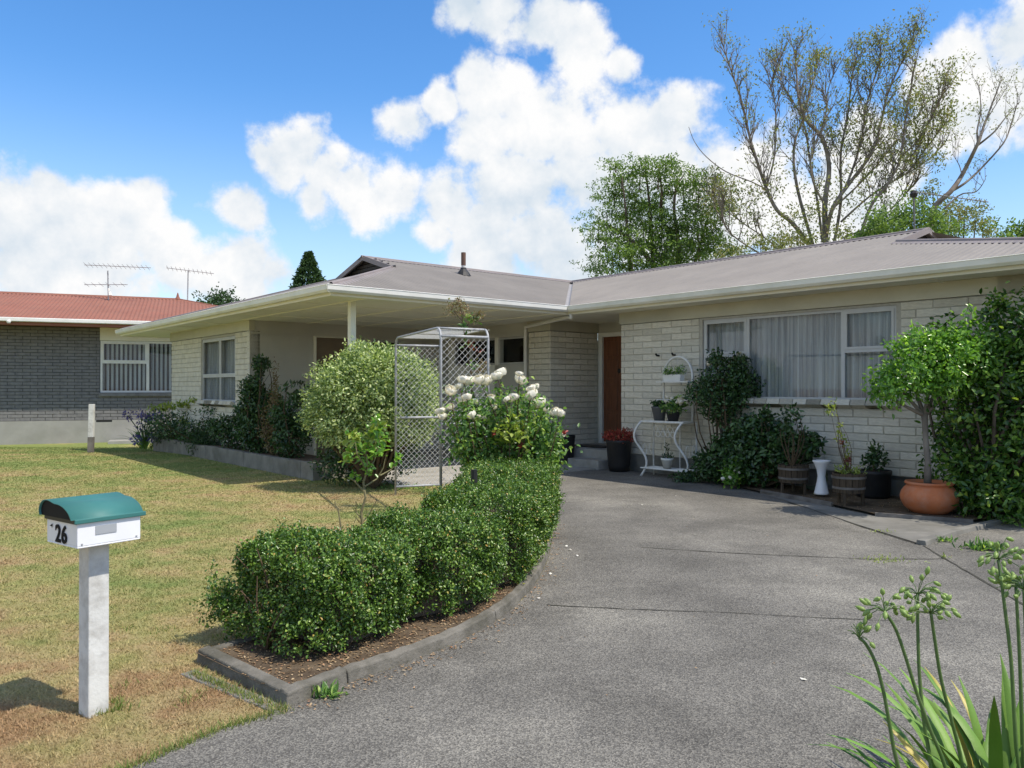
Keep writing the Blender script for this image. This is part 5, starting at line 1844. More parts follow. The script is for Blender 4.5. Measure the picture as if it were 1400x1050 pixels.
def rose_bush():
    Y0 = 8.45
    base = Vector((-0.02, Y0, 0.05))
    t = thing('rose_bush', 'rose bush in full white bloom behind the hedge', 'rose bush', base)
    px = [(664, 520, 1.25), (679, 514, 1.1), (672, 545, 1.0), (616, 534, 1.1), (634, 519, 1.2), (641, 521, 1.1), (628, 528, 0.9), (655, 519, 1.1), (684, 510, 1.3), (712, 519, 1.15), (710, 511, 0.7), (632, 547, 1.15), (638, 543, 0.9),
          (648, 550, 1.15), (727, 540, 1.2), (726, 531, 0.9), (699, 545, 0.9), (703, 542, 0.9), (693, 546, 0.7), (728, 552, 1.2), (737, 551, 1.25), (708, 565, 1.15), (765, 564, 1.0), (758, 563, 0.9), (603, 562, 1.0), (605, 569, 0.8), (616, 556, 0.7),
          (650, 569, 1.0), (645, 567, 0.9), (658, 571, 0.9), (732, 529, 0.8), (676, 556, 0.6), (747, 560, 0.6), (769, 594, 0.6)]
    mb = MB()
    tips = []
    for (x, y, s) in px:
        p = at(x, y, Y0 + R.uniform(-0.35, 0.30)) - base
        o = link('bloom', bloom_me, t, p)
        d = Vector((R.gauss(0, 0.35), R.gauss(-0.25, 0.35), 1)).normalized()
        o.rotation_mode = 'QUATERNION'
        o.rotation_quaternion = d.to_track_quat('Z', 'Y')
        o.scale = (s * 1.22, s * 1.22, s * 1.06)
        tips.append(p)
    add_stems(mb, (0, 0, 0), tips, 0.011, 0.0035, 0.10, 6)
    extra = [at(x, y, Y0 + R.uniform(-0.3, 0.3)) - base for (x, y) in ((760, 590), (765, 605), (745, 600), (690, 575), (660, 590), (640, 600), (720, 590), (740, 580), (700, 610), (670, 620), (630, 585))]
    add_stems(mb, (0, 0, 0), extra, 0.009, 0.003, 0.10, 6)
    # the thick old cane that shows low on the right
    c = [at(x, y, 8.25) - base for (x, y) in ((712, 655), (706, 640), (712, 622), (722, 608))]
    mb.tube(c, [0.02, 0.018, 0.012, 0.008], 6)
    mb.build('canes', M['twig'], t)
    Ps, Ns = [], []
    for p in tips + extra:
        for _ in range(66):
            k = R.uniform(0.5, 0.98) if R.random() < 0.8 else R.uniform(0.2, 0.6)
            q = Vector(p) * k + Vector((R.gauss(0, 0.085), R.gauss(0, 0.085), R.gauss(-0.04, 0.07)))
            Ps.append(q); Ns.append((R.gauss(0, 0.5), R.gauss(0, 0.5), 0.8))
    bl = [((-0.20, 0.05, 0.72), (0.42, 0.35, 0.28)), ((0.25, 0.0, 0.75), (0.38, 0.33, 0.30)), ((0.02, 0.0, 1.12), (0.50, 0.33, 0.30))]
    bl += [((-0.45, 0.05, 0.95), (0.25, 0.25, 0.35)), ((0.36, 0.0, 0.85), (0.22, 0.25, 0.32))]
    P, N = blob_points(bl, 3800, 0.2)
    P = np.concatenate([np.array(Ps), P]); N = np.concatenate([np.array(Ns), N])
    leaves('foliage', P, nrm(N), 0.052, 0.034, M['rose'], t, rnd=0.8, droop=0.2)
    # fresh pale leaves near the front
    c = np.array(at(702, 590, 8.1) - base)
    P = c + NR.normal(0, 1, (140, 3)) * np.array([0.09, 0.06, 0.07])
    leaves('young_leaves', P, np.tile([[0, -0.3, 1.0]], (140, 1)), 0.065, 0.045, M['lime'], t, rnd=0.7)
    leaves('spent_petals', np.array([np.array(at(x, y, 8.15) - base) + NR.normal(0, 0.012, 3) for (x, y) in ((712, 607), (711, 609), (771, 592), (675, 592)) for _ in range(14)]), NR.normal(0, 1, (56, 3)), 0.03, 0.025, M['redleaf'], t)


rose_bush()

# --- straggly rose behind the near hedge, on the lawn
def straggly():
    base = Vector((-1.33, 7.05, 0))
    t = thing('straggly_rose', 'leggy bare stemmed rose rising behind the near hedge', 'rose bush', base)
    mb = MB()
    ps = lambda l: [at(x, y, 7.05 + dz) - base for (x, y, dz) in l]
    main = [Vector((0, 0, 0.0))] + ps([(496, 720, 0), (494, 700, 0), (500, 680, 0), (497, 660, 0.02), (503, 640, 0), (500, 615, 0), (508, 590, 0)])
    mb.tube(main, [0.015, 0.013, 0.012, 0.011, 0.010, 0.008, 0.006, 0.004], 6)
    for l in ([(498, 672, 0), (485, 658, -.05), (477, 652, -.08)], [(499, 665, 0), (515, 655, .05), (524, 640, .06), (528, 620, .05)], [(500, 650, 0), (512, 630, .1), (520, 600, .1), (516, 575, .1)], [(500, 640, 0), (488, 620, -.1), (485, 600, -.1)],
              [(520, 650, .05), (535, 642, .1), (546, 630, .1)], [(496, 712, 0), (487, 700, 0), (487, 685, -.03)], [(497, 712, 0), (506, 700, .03), (516, 682, .03)], [(494, 715, 0), (487, 708, -.05), (484, 716, -.05)]):
        q = ps(l)
        mb.tube(q, [0.009 - 0.006 * i / (len(q) - 1) for i in range(len(q))], 5)
    st = ps([(466, 720, -.1), (463, 700, -.1), (458, 686, -.1)])
    mb.tube([Vector((st[0].x, st[0].y, 0.0))] + st, [0.010, 0.009, 0.007, 0.005], 5)
    mb.build('canes', mat('pale_cane', (0.22, 0.20, 0.10), (0.15, 0.13, 0.07), 9, 0.8), t)
    cen = [(500, 612), (515, 600), (508, 590), (495, 605), (488, 612), (520, 618), (482, 598), (512, 620), (500, 632), (522, 590), (478, 626), (546, 628), (486, 652), (516, 575), (505, 640), (494, 622), (526, 606)]
    Ps = []
    for (x, y) in cen:
        c = np.array(at(x, y, 7.05 + R.uniform(-.12, .12)) - base)
        Ps.append(c + NR.normal(0, 0.030, (15, 3)))
    P = np.concatenate(Ps)
    leaves('foliage', P, np.tile([[0, -0.2, 1.0]], (len(P), 1)), 0.055, 0.038, M['bright'], t, rnd=0.9, droop=0.3)
    P = np.concatenate([np.array(at(x, y, 7.0) - base) + NR.normal(0, 0.025, (12, 3)) for (x, y) in ((478, 626), (490, 600), (520, 586), (484, 598), (505, 605), (512, 590))])
    leaves('young_leaves', P, np.tile([[0, -0.2, 1.0]], (len(P), 1)), 0.07, 0.05, M['lime'], t, rnd=0.8)


straggly()

# dark stake in the hedge
sk = at(648, 642, 6.35)
s_ = thing('garden_stake', 'short dark round stake sticking up through the hedge', 'stake', (sk.x, sk.y, 0))
MB().tube([(0.03, 0, 0.0), (0.02, 0, 0.4), (0.0, 0, sk.z)], 0.027, 10).build('stake', M['black'], s_)

# --- chain link garden arch
def arch():
    C = [Vector((-1.62, 11.0, 0)), Vector((-1.02, 11.25, 0)), Vector((-0.81, 9.0, 0)), Vector((-0.28, 9.28, 0))]
    t = thing('garden_arch', 'galvanised pipe and chain link garden arch beside the rose', 'garden arch', C[0])
    o = C[0]
    ZT = 2.19
    P = [c - o for c in C]
    r = 0.0145

    def hoop(a, b):
        d = (b - a); u = d.normalized()
        pts = [a, a + Vector((0, 0, ZT - 0.14))]
        for k in range(1, 5):
            q = math.pi / 2 * k / 5
            pts.append(a + u * (0.14 * (1 - math.cos(q))) + Vector((0, 0, ZT - 0.14 + 0.14 * math.sin(q))))
        pts.append(a + u * 0.14 + Vector((0, 0, ZT)))
        pts.append(b - u * 0.14 + Vector((0, 0, ZT)))
        for k in range(4, 0, -1):
            q = math.pi / 2 * k / 5
            pts.append(b - u * (0.14 * (1 - math.cos(q))) + Vector((0, 0, ZT - 0.14 + 0.14 * math.sin(q))))
        pts += [b + Vector((0, 0, ZT - 0.14)), b]
        return MB().tube(pts, r, 8)
    hoop(P[0], P[2]).build('hoop', M['galv'], t, smooth=True)
    hoop(P[1], P[3]).build('hoop', M['galv'], t, smooth=True)
    up = lambda p, z: p + Vector((0, 0, z))
    for (a, b, z) in ((P[0], P[1], 1.08), (P[2], P[3], 1.08), (P[0], P[1], ZT - 0.10), (P[2], P[3], ZT - 0.10), (P[0], P[1], 0.12), (P[2], P[3], 0.12)):
        MB().tube([up(a, z), up(b, z)], 0.016, 8).build('rail', M['galv'], t, smooth=True)
    u2 = (P[2] - P[0]).normalized() * 0.14
    for k in (0.0, 0.5, 1.0):
        a = (P[0] + u2).lerp(P[2] - u2, k); b = (P[1] + u2).lerp(P[3] - u2, k)
        MB().tube([up(a, ZT), up(b, ZT)], 0.014, 8).build('rail', M['galv'], t, smooth=True)

    def netting(O, A, B, la, lb, step=0.076):
        """diamonds over the rectangle O + a*A + b*B"""
        mb = MB()
        n = int((la + lb) / step)
        wz = (A.cross(B)).normalized() * 0.0025
        for sg in (1, -1):
            for k in range(-n, n + 1):
                c = k * step * 1.0
                # line a - sg*b = c' clipped
                pts = []
                for (aa, bb) in ((0, None), (la, None), (None, 0), (None, lb)):
                    if aa is None: aa = c + sg * bb if sg == 1 else c - bb
                    else: bb = (aa - c) if sg == 1 else (c - aa)
                    if -1e-6 <= aa <= la + 1e-6 and -1e-6 <= bb <= lb + 1e-6: pts.append((aa, bb))
                pts = sorted(set((round(p[0], 5), round(p[1], 5)) for p in pts))
                if len(pts) >= 2:
                    p, q = pts[0], pts[-1]
                    if abs(p[0] - q[0]) > 0.01:
                        mb.tube([O + A * p[0] + B * p[1] + wz * sg, O + A * q[0] + B * q[1] + wz * sg], 0.0025, 3, cap=False)
        return mb
    Z = Vector((0, 0, 1))
    for (a, b) in ((P[0], P[1]), (P[2], P[3])):
        A = (b - a).normalized(); L = (b - a).length
        netting(up(a, 0.12), A, Z, L, ZT - 0.22).build('netting', M['wire'], t)
    a = P[0] + u2; A = (P[1] - P[0]).normalized(); B = (P[2] - P[0]).normalized()
    netting(up(a, ZT - 0.004), A, B, (P[1] - P[0]).length, (P[2] - P[0]).length - 0.28).build('netting', M['wire'], t)


arch()

# --- climber grown through the arch
def climber():
    base = Vector((-0.50, 9.42, 0))
    t = thing('climbing_rose', 'thin climber with dried brown flower heads growing over the arch top', 'climber', base)
    mb = MB()
    P = lambda l: [at(x, y, Y) - base for (x, y, Y) in l]
    m = [Vector((0, 0, 0))] + P([(642, 640, 9.45), (640, 580, 9.5), (646, 520, 9.5), (636, 470, 9.45), (632, 430, 9.4), (628, 415, 9.4)])
    mb.tube(m, [0.012, 0.011, 0.010, 0.009, 0.007, 0.005, 0.003], 5)
    for l in ([(640, 500, 9.5), (652, 490, 9.5), (660, 480, 9.5)], [(634, 450, 9.42), (645, 438, 9.4), (654, 430, 9.4)], [(633, 440, 9.4), (620, 425, 9.4), (616, 418, 9.4)], [(644, 510, 9.5), (658, 505, 9.5), (664, 490, 9.5)]):
        mb.tube(P(l), 0.004, 4)
    mb.build('canes', M['twig'], t)
    Ps = []
    for (x, y, s, k) in ((628, 420, 0.055, 110), (618, 424, 0.045, 70), (636, 428, 0.05, 70), (650, 434, 0.035, 45), (656, 430, 0.03, 35), (660, 498, 0.04, 60), (656, 505, 0.03, 40), (625, 413, 0.04, 50)):
        Ps.append(np.array(at(x, y, 9.42) - base) + NR.normal(0, 1, (k, 3)) * s)
    P_ = np.concatenate(Ps)
    leaves('dried_flowers', P_, NR.normal(0, 1, P_.shape), 0.032, 0.020, M['driedflower'], t)['kind'] = 'stuff'
    Ps = [np.array(at(x, y, 9.42) - base) + NR.normal(0, 1, (k, 3)) * 0.035 for (x, y, k) in ((642, 435, 14), (636, 445, 14), (648, 438, 10), (640, 470, 8), (645, 500, 10), (640, 530, 10))]
    P_ = np.concatenate(Ps)
    leaves('foliage', P_, np.tile([[0, -.5, .8]], (len(P_), 1)), 0.06, 0.042, M['rose'], t)
    P_ = np.concatenate([np.array(at(x, y, 9.42) - base) + NR.normal(0, 1, (9, 3)) * 0.02 for (x, y) in ((648, 478), (654, 482), (644, 472))])
    leaves('red_shoots', P_, NR.normal(0, 1, P_.shape), 0.04, 0.022, M['redleaf'], t)


climber()

# --- round variegated bush
pc = at(512, 548, 11.75)
bl = [((0, 0, 1.28), (0.86, 0.80, 0.80)), ((-0.40, -0.10, 1.42), (0.50, 0.5, 0.50)), ((0.38, 0.0, 1.48), (0.52, 0.5, 0.52)), ((0.0, -0.1, 1.60), (0.56, 0.5, 0.46)), ((-0.3, -0.2, 0.98), (0.50, 0.42, 0.44)), ((0.3, -0.15, 1.0), (0.52, 0.42, 0.46)), ((-0.66, 0, 1.15), (0.36, 0.4, 0.38)), ((0.62, 0, 1.2), (0.36, 0.4, 0.38)), ((-0.2, 0, 1.92), (0.25, 0.25, 0.14)), ((0.5, 0, 1.82), (0.25, 0.25, 0.16))]
bush('round_bush', 'rounded pale variegated bush in front of the porch post', 'bush', (pc.x, pc.y, 0), bl, 42000, 0.050, 0.026, 'pitto', inner=0.66, lump=0.09, sr=0.03, rnd=0.6, along=0.8, clump=(19, 0.050), minz=0.72)
bush('under_bush_shade', 'dark leaves added for the shade under the round pale bush', 'shrub', (pc.x - 0.1, pc.y + 0.25, 0), [((0, 0, 0.4), (0.7, 0.4, 0.42)), ((-0.5, 0, 0.35), (0.4, 0.3, 0.35)), ((0.3, 0.1, 0.6), (0.5, 0.35, 0.4))], 3800, 0.055, 0.028, 'dark', inner=0.2, sr=0.014, minz=0.0)  # added mass of dark leaves, stands for the shaded underside of the bush

# --- dark shrubs in the planter
def hbase(b, a, z=0.24):
    return hw(b, a, z)


p = hbase(0.58, 4.15)
bush('tall_dark_shrub', 'tall dark glossy shrub in the planter with one top shoot', 'shrub', p, [((0, 0, 0.45), (0.42, 0.34, 0.5)), ((-0.05, 0, 0.95), (0.34, 0.3, 0.36)), ((-0.12, 0, 1.25), (0.24, 0.22, 0.22)), ((0.25, 0, 0.9), (0.26, 0.25, 0.3)), ((0.06, 0, 1.72), (0.17, 0.15, 0.16)), ((0.02, 0, 1.5), (0.07, 0.07, 0.12))], 5200, 0.075, 0.036, 'dark', inner=0.25, sr=0.018)
p = hbase(0.62, 2.75)
o_ = bush('arching_shrub', 'dark shrub with one arching leafy branch beside the round bush', 'shrub', p, [((0, 0, 0.35), (0.36, 0.3, 0.42)), ((-0.15, 0, 0.75), (0.24, 0.22, 0.3)), ((0.2, 0, 0.62), (0.25, 0.2, 0.3)), ((0.1, 0, 1.05), (0.16, 0.15, 0.15))], 2600, 0.070, 0.034, 'dark', inner=0.2, sr=0.014)
ar = MB()
pts = [at(x, y, 14.0) - p for (x, y) in ((395, 600), (388, 560), (392, 530), (405, 522), (420, 526), (428, 532))]
ar.tube(pts, [0.012, 0.010, 0.008, 0.006, 0.004, 0.003], 5)
ar.build('arching_branch', M['twig'], o_)
Ps = np.concatenate([np.array(at(x, y, 14.0) - p) + NR.normal(0, 1, (7, 3)) * 0.03 for (x, y) in ((388, 527), (394, 523), (401, 521), (408, 521), (415, 524), (422, 527), (426, 532), (396, 540), (404, 536), (412, 533))])
leaves('branch_leaves', Ps, np.tile([[0, -.3, -.6]], (len(Ps), 1)), 0.10, 0.042, M['dark'], o_, droop=0.9, rnd=0.4)
p = hbase(0.60, 3.45)
bush('russet_shrub', 'thin olive brown shrub between the two dark planter shrubs', 'shrub', p, [((0, 0, 0.5), (0.28, 0.25, 0.5)), ((0.02, 0, 1.05), (0.12, 0.1, 0.4)), ((0.03, 0, 1.5), (0.04, 0.04, 0.35))], 1500, 0.06, 0.022, 'driedflower', inner=0.1, sr=0.010)
p = hbase(0.56, 5.3)
bush('planter_shrub', 'dark leafy shrub under the right edge of the left window', 'shrub', p, [((0, 0, 0.35), (0.40, 0.3, 0.40)), ((0.15, 0, 0.70), (0.22, 0.2, 0.25)), ((-0.3, 0, 0.45), (0.25, 0.2, 0.25))], 2300, 0.065, 0.032, 'dark', inner=0.2, sr=0.012)
p = hbase(0.52, 7.2)
bush('trailing_vine', 'sparse vine trailing in front of the left window wall', 'vine', p, [((0, 0, 0.28), (0.9, 0.18, 0.28)), ((-0.7, 0, 0.55), (0.6, 0.15, 0.22)), ((0.5, 0, 0.75), (0.7, 0.14, 0.13)), ((0.4, 0, 0.45), (0.6, 0.15, 0.2)), ((-1.3, 0.9, 0.3), (0.5, 0.2, 0.25))], 2300, 0.07, 0.034, 'dark', inner=0.1, sr=0.008)
p = hbase(0.50, 8.9)
bush('lime_vine', 'lime green vine shoots at the corner of the left wing', 'vine', p, [((0.1, 0, 0.85), (0.5, 0.15, 0.07)), ((-0.4, 0.2, 0.78), (0.4, 0.15, 0.07)), ((0.7, -0.3, 0.98), (0.35, 0.12, 0.05)), ((0.2, 0, 0.45), (0.3, 0.1, 0.04))], 330, 0.10, 0.045, 'lime', inner=0.0, sr=0.006)
p = hbase(0.45, 9.3)
bush('strappy_groundcover', 'dark grassy clump spilling over the planter wall at the house corner', 'ground cover', p, [((0, 0, 0.16), (0.55, 0.25, 0.22)), ((1.0, -0.9, 0.08), (0.4, 0.2, 0.22)), ((1.6, -1.9, 0.06), (0.35, 0.2, 0.28))], 1700, 0.16, 0.014, 'dark', inner=0.1, stems=False, droop=0.3)


# --- strap leaved agapanthus
def strap(mb_name, parent, p0, az, L, W, lean, droop, m, twist=0.0):
    """one arching strap leaf"""
    n = 9
    pts, d = [], Vector((math.cos(az) * math.sin(lean), math.sin(az) * math.sin(lean), math.cos(lean)))
    p = Vector(p0)
    ds = L / (n - 1)
    side = Vector((-math.sin(az), math.cos(az), 0))
    vs, fs = [], []
    for i in range(n):
        k = i / (n - 1)
        w = W * (0.55 + 0.9 * k) if k < 0.5 else W * (1 - (k - 0.5) ** 2 * 3.9)
        w = max(w, 0.002)
        s = (side + Vector((0, 0, twist * k))).normalized()
        nn = s.cross(d).normalized()
        vs += [p - s * w * 0.5 + nn * w * 0.16, p, p + s * w * 0.5 + nn * w * 0.16]
        p = p + d * ds
        d = (d + Vector((math.cos(az), math.sin(az), -1.1)) * droop * ds * (0.3 + 1.4 * k)).normalized()
    for i in range(n - 1):
        for j in range(2):
            fs.append((i * 3 + j, i * 3 + j + 1, i * 3 + j + 4, i * 3 + j + 3))
    return MB().add(vs, fs).build(mb_name, m, parent, smooth=True)


def seed_head(parent, top, r, m_pod, nst=16, full=1.0, seedv=0):
    rr = random.Random(seedv)
    mb = MB()
    V, F = [], []
    for i in range(nst):
        d = Vector((rr.gauss(0, 1), rr.gauss(0, 1), rr.gauss(0.35, 0.5))).normalized()
        L = r * rr.uniform(0.55, 0.95)
        e = top + d * L
        mid = top + d * L * 0.55 + Vector((0, 0, 0.008))
        mb.tube([top, mid, e], 0.0013, 4, cap=False)
        if rr.random() < full:
            dd = (d * 0.7 + Vector((0, 0, -0.75 if rr.random() < 0.6 else 0.3))).normalized()
            l = rr.uniform(0.022, 0.034)
            MB().tube([e, e + dd * l * 0.3, e + dd * l * 0.7, e + dd * l], [0.0018, 0.0072, 0.0064, 0.001], 6).build('seed_pod', m_pod, parent, smooth=True)
    mb.build('pedicels', M['greenstem'], parent)


def agapanthus_clump(label, base, stems, nl, seedv, spread=0.16, Lr=(0.42, 0.62)):
    t = thing('agapanthus', label, 'agapanthus', base, 0, 'agapanthus in the roadside bed')
    rr = random.Random(seedv)
    for i in range(nl):
        az = rr.uniform(0, 2 * math.pi)
        q = rr.uniform(0.0, spread)
        b = (math.cos(az) * q + rr.uniform(-.05, .05), math.sin(az) * q + rr.uniform(-.05, .05), 0)
        y = rr.random()
        mm = M['strapyellow'] if y < 0.07 else M['strap']
        strap('leaf', t, b, az + rr.uniform(-.4, .4), rr.uniform(*Lr), rr.uniform(0.025, 0.042), rr.uniform(0.12, 0.75), rr.uniform(0.8, 2.6), mm, rr.uniform(-.5, .5))
    for i, (pts, r, full, k) in enumerate(stems):
        P = [Vector(q) - Vector(base) for q in pts]
        P = smooth_path(P, 4)
        st = MB().tube(P, [0.0065 - 0.0018 * j / (len(P) - 1) for j in range(len(P))], 8).build('flower_stalk', M['greenstem'], t, smooth=True)
        seed_head(st, P[-1], r, M['pod'], k, full, seedv + i)
    return t


def stalk(l, Y0, Y1):
    n = len(l)
    return [at(x, y, Y0 + (Y1 - Y0) * i / (n - 1)) for i, (x, y) in enumerate(l)]


YA = 2.42
agapanthus_clump('agapanthus clump at lower right with four bent green seed stalks', Vector((1.42, YA, 0.035)), [
    (stalk([(1262, 1180), (1225, 1040), (1217, 1000), (1207, 945), (1196, 905), (1183, 880), (1174, 872)], YA, YA), 0.052, 0.35, 17),
    (stalk([(1330, 1180), (1292, 1050), (1272, 1000), (1252, 945), (1238, 900), (1224, 860), (1209, 836)], YA, YA - .03), 0.075, 0.75, 20),
    (stalk([(1285, 1180), (1272, 1050), (1262, 985), (1256, 920), (1254, 860), (1254, 812)], YA, YA + .06), 0.080, 0.85, 24),
    (stalk([(1330, 1180), (1315, 1050), (1300, 985), (1286, 930), (1278, 880), (1272, 838)], YA + .02, YA - .02), 0.075, 0.9, 24)], 24, 11, 0.17, (0.30, 0.46))
agapanthus_clump('agapanthus clump at the right edge with crowded tall green seed heads', Vector((1.60, YA + 0.10, 0.035)), [
    (stalk([(1405, 1130), (1390, 1040), (1385, 970), (1381, 900), (1374, 840), (1369, 800), (1364, 764)], YA + .05, YA + .1), 0.080, 0.9, 28),
    (stalk([(1400, 1130), (1396, 1000), (1393, 900), (1390, 840), (1388, 802)], YA + .16, YA + .2), 0.080, 0.95, 26),
    (stalk([(1415, 1130), (1406, 980), (1402, 880), (1399, 806)], YA + .06, YA + .08), 0.085, 0.95, 26),
    (stalk([(1440, 1130), (1436, 960), (1434, 820), (1432, 770)], YA + .1, YA + .1), 0.085, 0.95, 24)], 92, 37, 0.25, (0.38, 0.64))

# purple agapanthus by the house corner
pb = hw(0.25, 10.6, -0.04)
t = thing('purple_agapanthus', 'agapanthus with purple flower heads at the left corner of the house', 'agapanthus', pb)
rr = random.Random(5)
for i in range(46):
    az = rr.uniform(0, 6.28)
    strap('leaf', t, (math.cos(az) * 0.2 * rr.random(), math.sin(az) * 0.2 * rr.random(), 0), az, rr.uniform(0.45, 0.75), 0.04, rr.uniform(0.2, 0.7), rr.uniform(1.0, 2.4), M['strap'], 0)
for (x, y) in ((175, 568), (192, 567), (199, 570), (208, 571), (216, 566), (191, 583), (221, 578), (187, 601), (208, 598), (203, 574)):
    tip = at(x, y, 18.7 + rr.uniform(-.3, .3)) - pb
    stt = MB().tube([(0, 0, 0.1), tip * 0.5 + Vector((0, 0, 0.12)), tip], 0.012, 5).build('flower_stalk', M['greenstem'], t)
    c = np.array(tip)
    d = nrm(NR.normal(0, 1, (45, 3)))
    leaves('flower_head', c + d * NR.uniform(0.03, 0.12, (45, 1)), d, 0.065, 0.032, M['purple'], stt, along=1.0, rnd=0.4)['kind'] = 'stuff'

# ------------------------------------------------------------------ pots and furniture by the front door
def pot(name, label, loc, prof, m, soil_z, n=28, cat='pot', smooth=True, rim=None):
    t = thing(name, label, cat, loc)
    MB().lathe(prof, n).build('body', m, t, smooth=smooth, bevel=0)
    return t


BPOT = [(0.165, 0.0), (0.19, 0.10), (0.215, 0.42), (0.225, 0.44), (0.225, 0.47), (0.205, 0.47), (0.195, 0.42), (0.0, 0.415)]
q = gp(772, 637)
q = hw(5.18, 0.46, 0.006)
bk = pot('black_pot', 'large plain black pot beside the left end of the front steps', q, [(r_, z_ * 1.22) for (r_, z_) in BPOT], M['black'], 0.4)
q2 = hw(WB - 0.30, -1.02, 0.006)
bk2 = pot('black_planter', 'tall black pot of red flowers between the steps and the white stand', q2, [(0.17, 0.0), (0.195, 0.10), (0.225, 0.50), (0.235, 0.52), (0.235, 0.56), (0.215, 0.56), (0.205, 0.50), (0.0, 0.495)], M['black'], 0.5)
bush('red_flowers', 'red flowering plant in the tall black pot by the door', 'plant', Vector(q2) + Vector((0, 0, 0.50)), [((0, 0, 0.10), (0.27, 0.25, 0.13)), ((-0.14, 0, 0.14), (0.16, 0.15, 0.10)), ((0.12, 0, 0.16), (0.17, 0.15, 0.12))], 1500, 0.036, 0.022, 'redleaf', inner=0.3, sr=0.006)

# --- white metal baker's stand with arched back
def stand():
    o = hw(5.02, -2.22, 0.006)
    t = thing('plant_stand', 'white wrought metal plant stand with arched back against the brick wall', 'plant stand', o, ANG - math.pi / 2)
    # local x to the photo's right along the wall, y away from camera into the wall
    w, d, h = 0.45, 0.17, 0.92
    for sx in (-1, 1):
        pts = []
        for i in range(15):
            k = i / 14
            z = h * (1 - k)
            bow = 0.085 * math.sin(k * math.pi * 2.0) * (1 if k < 0.5 else 0.75)
            pts.append((sx * (w - 0.02) - 0.0, -d - bow * 1.0 - 0.02, z))
        pts2 = [(p[0] - bow_ * 0.0, p[1], p[2]) for p, bow_ in zip(pts, [0] * 15)]
        # the legs bow along the wall as well, as seen from the drive
        pts2 = [(x - 0.075 * math.sin((1 - z / h) * 2 * math.pi), y, z) for (x, y, z) in pts2]
        MB().tube(pts2, 0.019, 8).build('leg', M['whitemetal'], t, smooth=True)
        MB().tube([(sx * w, d, 0), (sx * w, d, h)], 0.014, 8).build('leg', M['whitemetal'], t, smooth=True)
    for (z, nm) in ((h, 'top_shelf'), (0.14, 'bottom_shelf')):
        mb = MB()
        mb.tube([(-w, -d, z), (w, -d, z), (w, d, z), (-w, d, z), (-w, -d, z)], 0.011, 6)
        for k in range(9):
            y = -d + 2 * d * (k + 0.5) / 9
            mb.tube([(-w, y, z), (w, y, z)], 0.005, 5)
        mb.build(nm, M['whitemetal'], t)
    MB().box(-w, -d, h + 0.010, w, d, h + 0.022).build('table_top', M['whitemetal'], t)
    # honeycomb bottle holders below the top
    mb = MB()
    for row, (n, z) in enumerate(((5, 0.80), (4, 0.715))):
        for k in range(n):
            cx = -0.22 + (k + 0.5 * row) * 0.102
            pts = [(cx + 0.047 * math.cos(a), -0.05, z + 0.047 * math.sin(a)) for a in [math.pi / 3 * j for j in range(7)]]
            mb.tube(pts, 0.007, 5)
    mb.build('bottle_rack', M['whitemetal'], t)
    # scroll bars on the sides
    mb = MB()
    for x in (-w, -0.20, 0.12, w):
        mb.tube([(x, d - 0.01, 0.14), (x, d - 0.01, h)], 0.009, 5)
        if x in (-w, w):
            for s in (0.1, -0.06):
                mb.tube([(x, s + 0.05 * math.cos(a), 0.45 + 0.10 * math.sin(a)) for a in np.linspace(0, 2 * math.pi, 13)], 0.005, 5)
    mb.build('side_bar', M['whitemetal'], t)
    # arched back with two shelves
    aw = 0.30; cx = 0.07
    mb = MB()
    pts = [(cx - aw, d, h)] + [(cx + aw * math.cos(a), d, 1.68 + 0.33 * math.sin(a)) for a in np.linspace(math.pi, 0, 17)] + [(cx + aw, d, h)]
    mb.tube(pts, 0.020, 8)
    mb.build('arched_back', M['whitemetal'], t, smooth=True)
    MB().box(cx - aw - 0.03, d - 0.17, 1.58, cx + aw + 0.03, d + 0.01, 1.60).build('shelf', M['whitemetal'], t)
    MB().box(cx - aw - 0.03, d - 0.17, 1.28, cx + aw + 0.03, d + 0.01, 1.30).build('shelf', M['whitemetal'], t)
    mb = MB(); mb.tube([(cx, d, 2.0), (cx, d, 1.85)], 0.004, 5); mb.build('hook', M['whitemetal'], t)
    mt = Matrix.Translation(o) @ Matrix.Rotation(ANG - math.pi / 2, 4, 'Z')
    W = lambda x, y, z: mt @ Vector((x, y, z))
    # white trough with succulents on the upper shelf
    tr = thing('white_trough', 'small white trough planter on the arched upper shelf', 'planter', W(cx - 0.02, d - 0.08, 1.60), ANG - math.pi / 2)
    vs = [(x * k, y * k, z) for (z, k) in ((0, 0.86), (0.11, 1.0)) for (x, y) in ((-0.19, -0.065), (0.19, -0.065), (0.19, 0.065), (-0.19, 0.065))]
    MB().add(vs, [(3, 2, 1, 0), (4, 5, 6, 7), (0, 1, 5, 4), (1, 2, 6, 5), (2, 3, 7, 6), (3, 0, 4, 7)]).build('trough', M['white'], tr, bevel=0.006)
    bush('trough_plant', 'green succulents in the small white trough', 'plant', W(cx - 0.02, d - 0.08, 1.70), [((0, 0, 0.05), (0.19, 0.08, 0.07)), ((0.10, -0.05, 0.09), (0.08, 0.06, 0.08)), ((-0.1, 0.05, 0.08), (0.08, 0.06, 0.08))], 380, 0.045, 0.014, 'rose', inner=0.1, sr=0.003)
    g = pot('grey_pot', 'dark grey pot on the left of the stand top', W(-0.17, -0.02, h + 0.022), [(0.085, 0), (0.125, 0.20), (0.135, 0.21), (0.135, 0.235), (0.115, 0.235), (0.11, 0.2), (0, 0.2)], mat('dark_grey_pot', (0.10, 0.105, 0.11), (0.08, 0.085, 0.09), 6, 0.6), 0.2, 20)
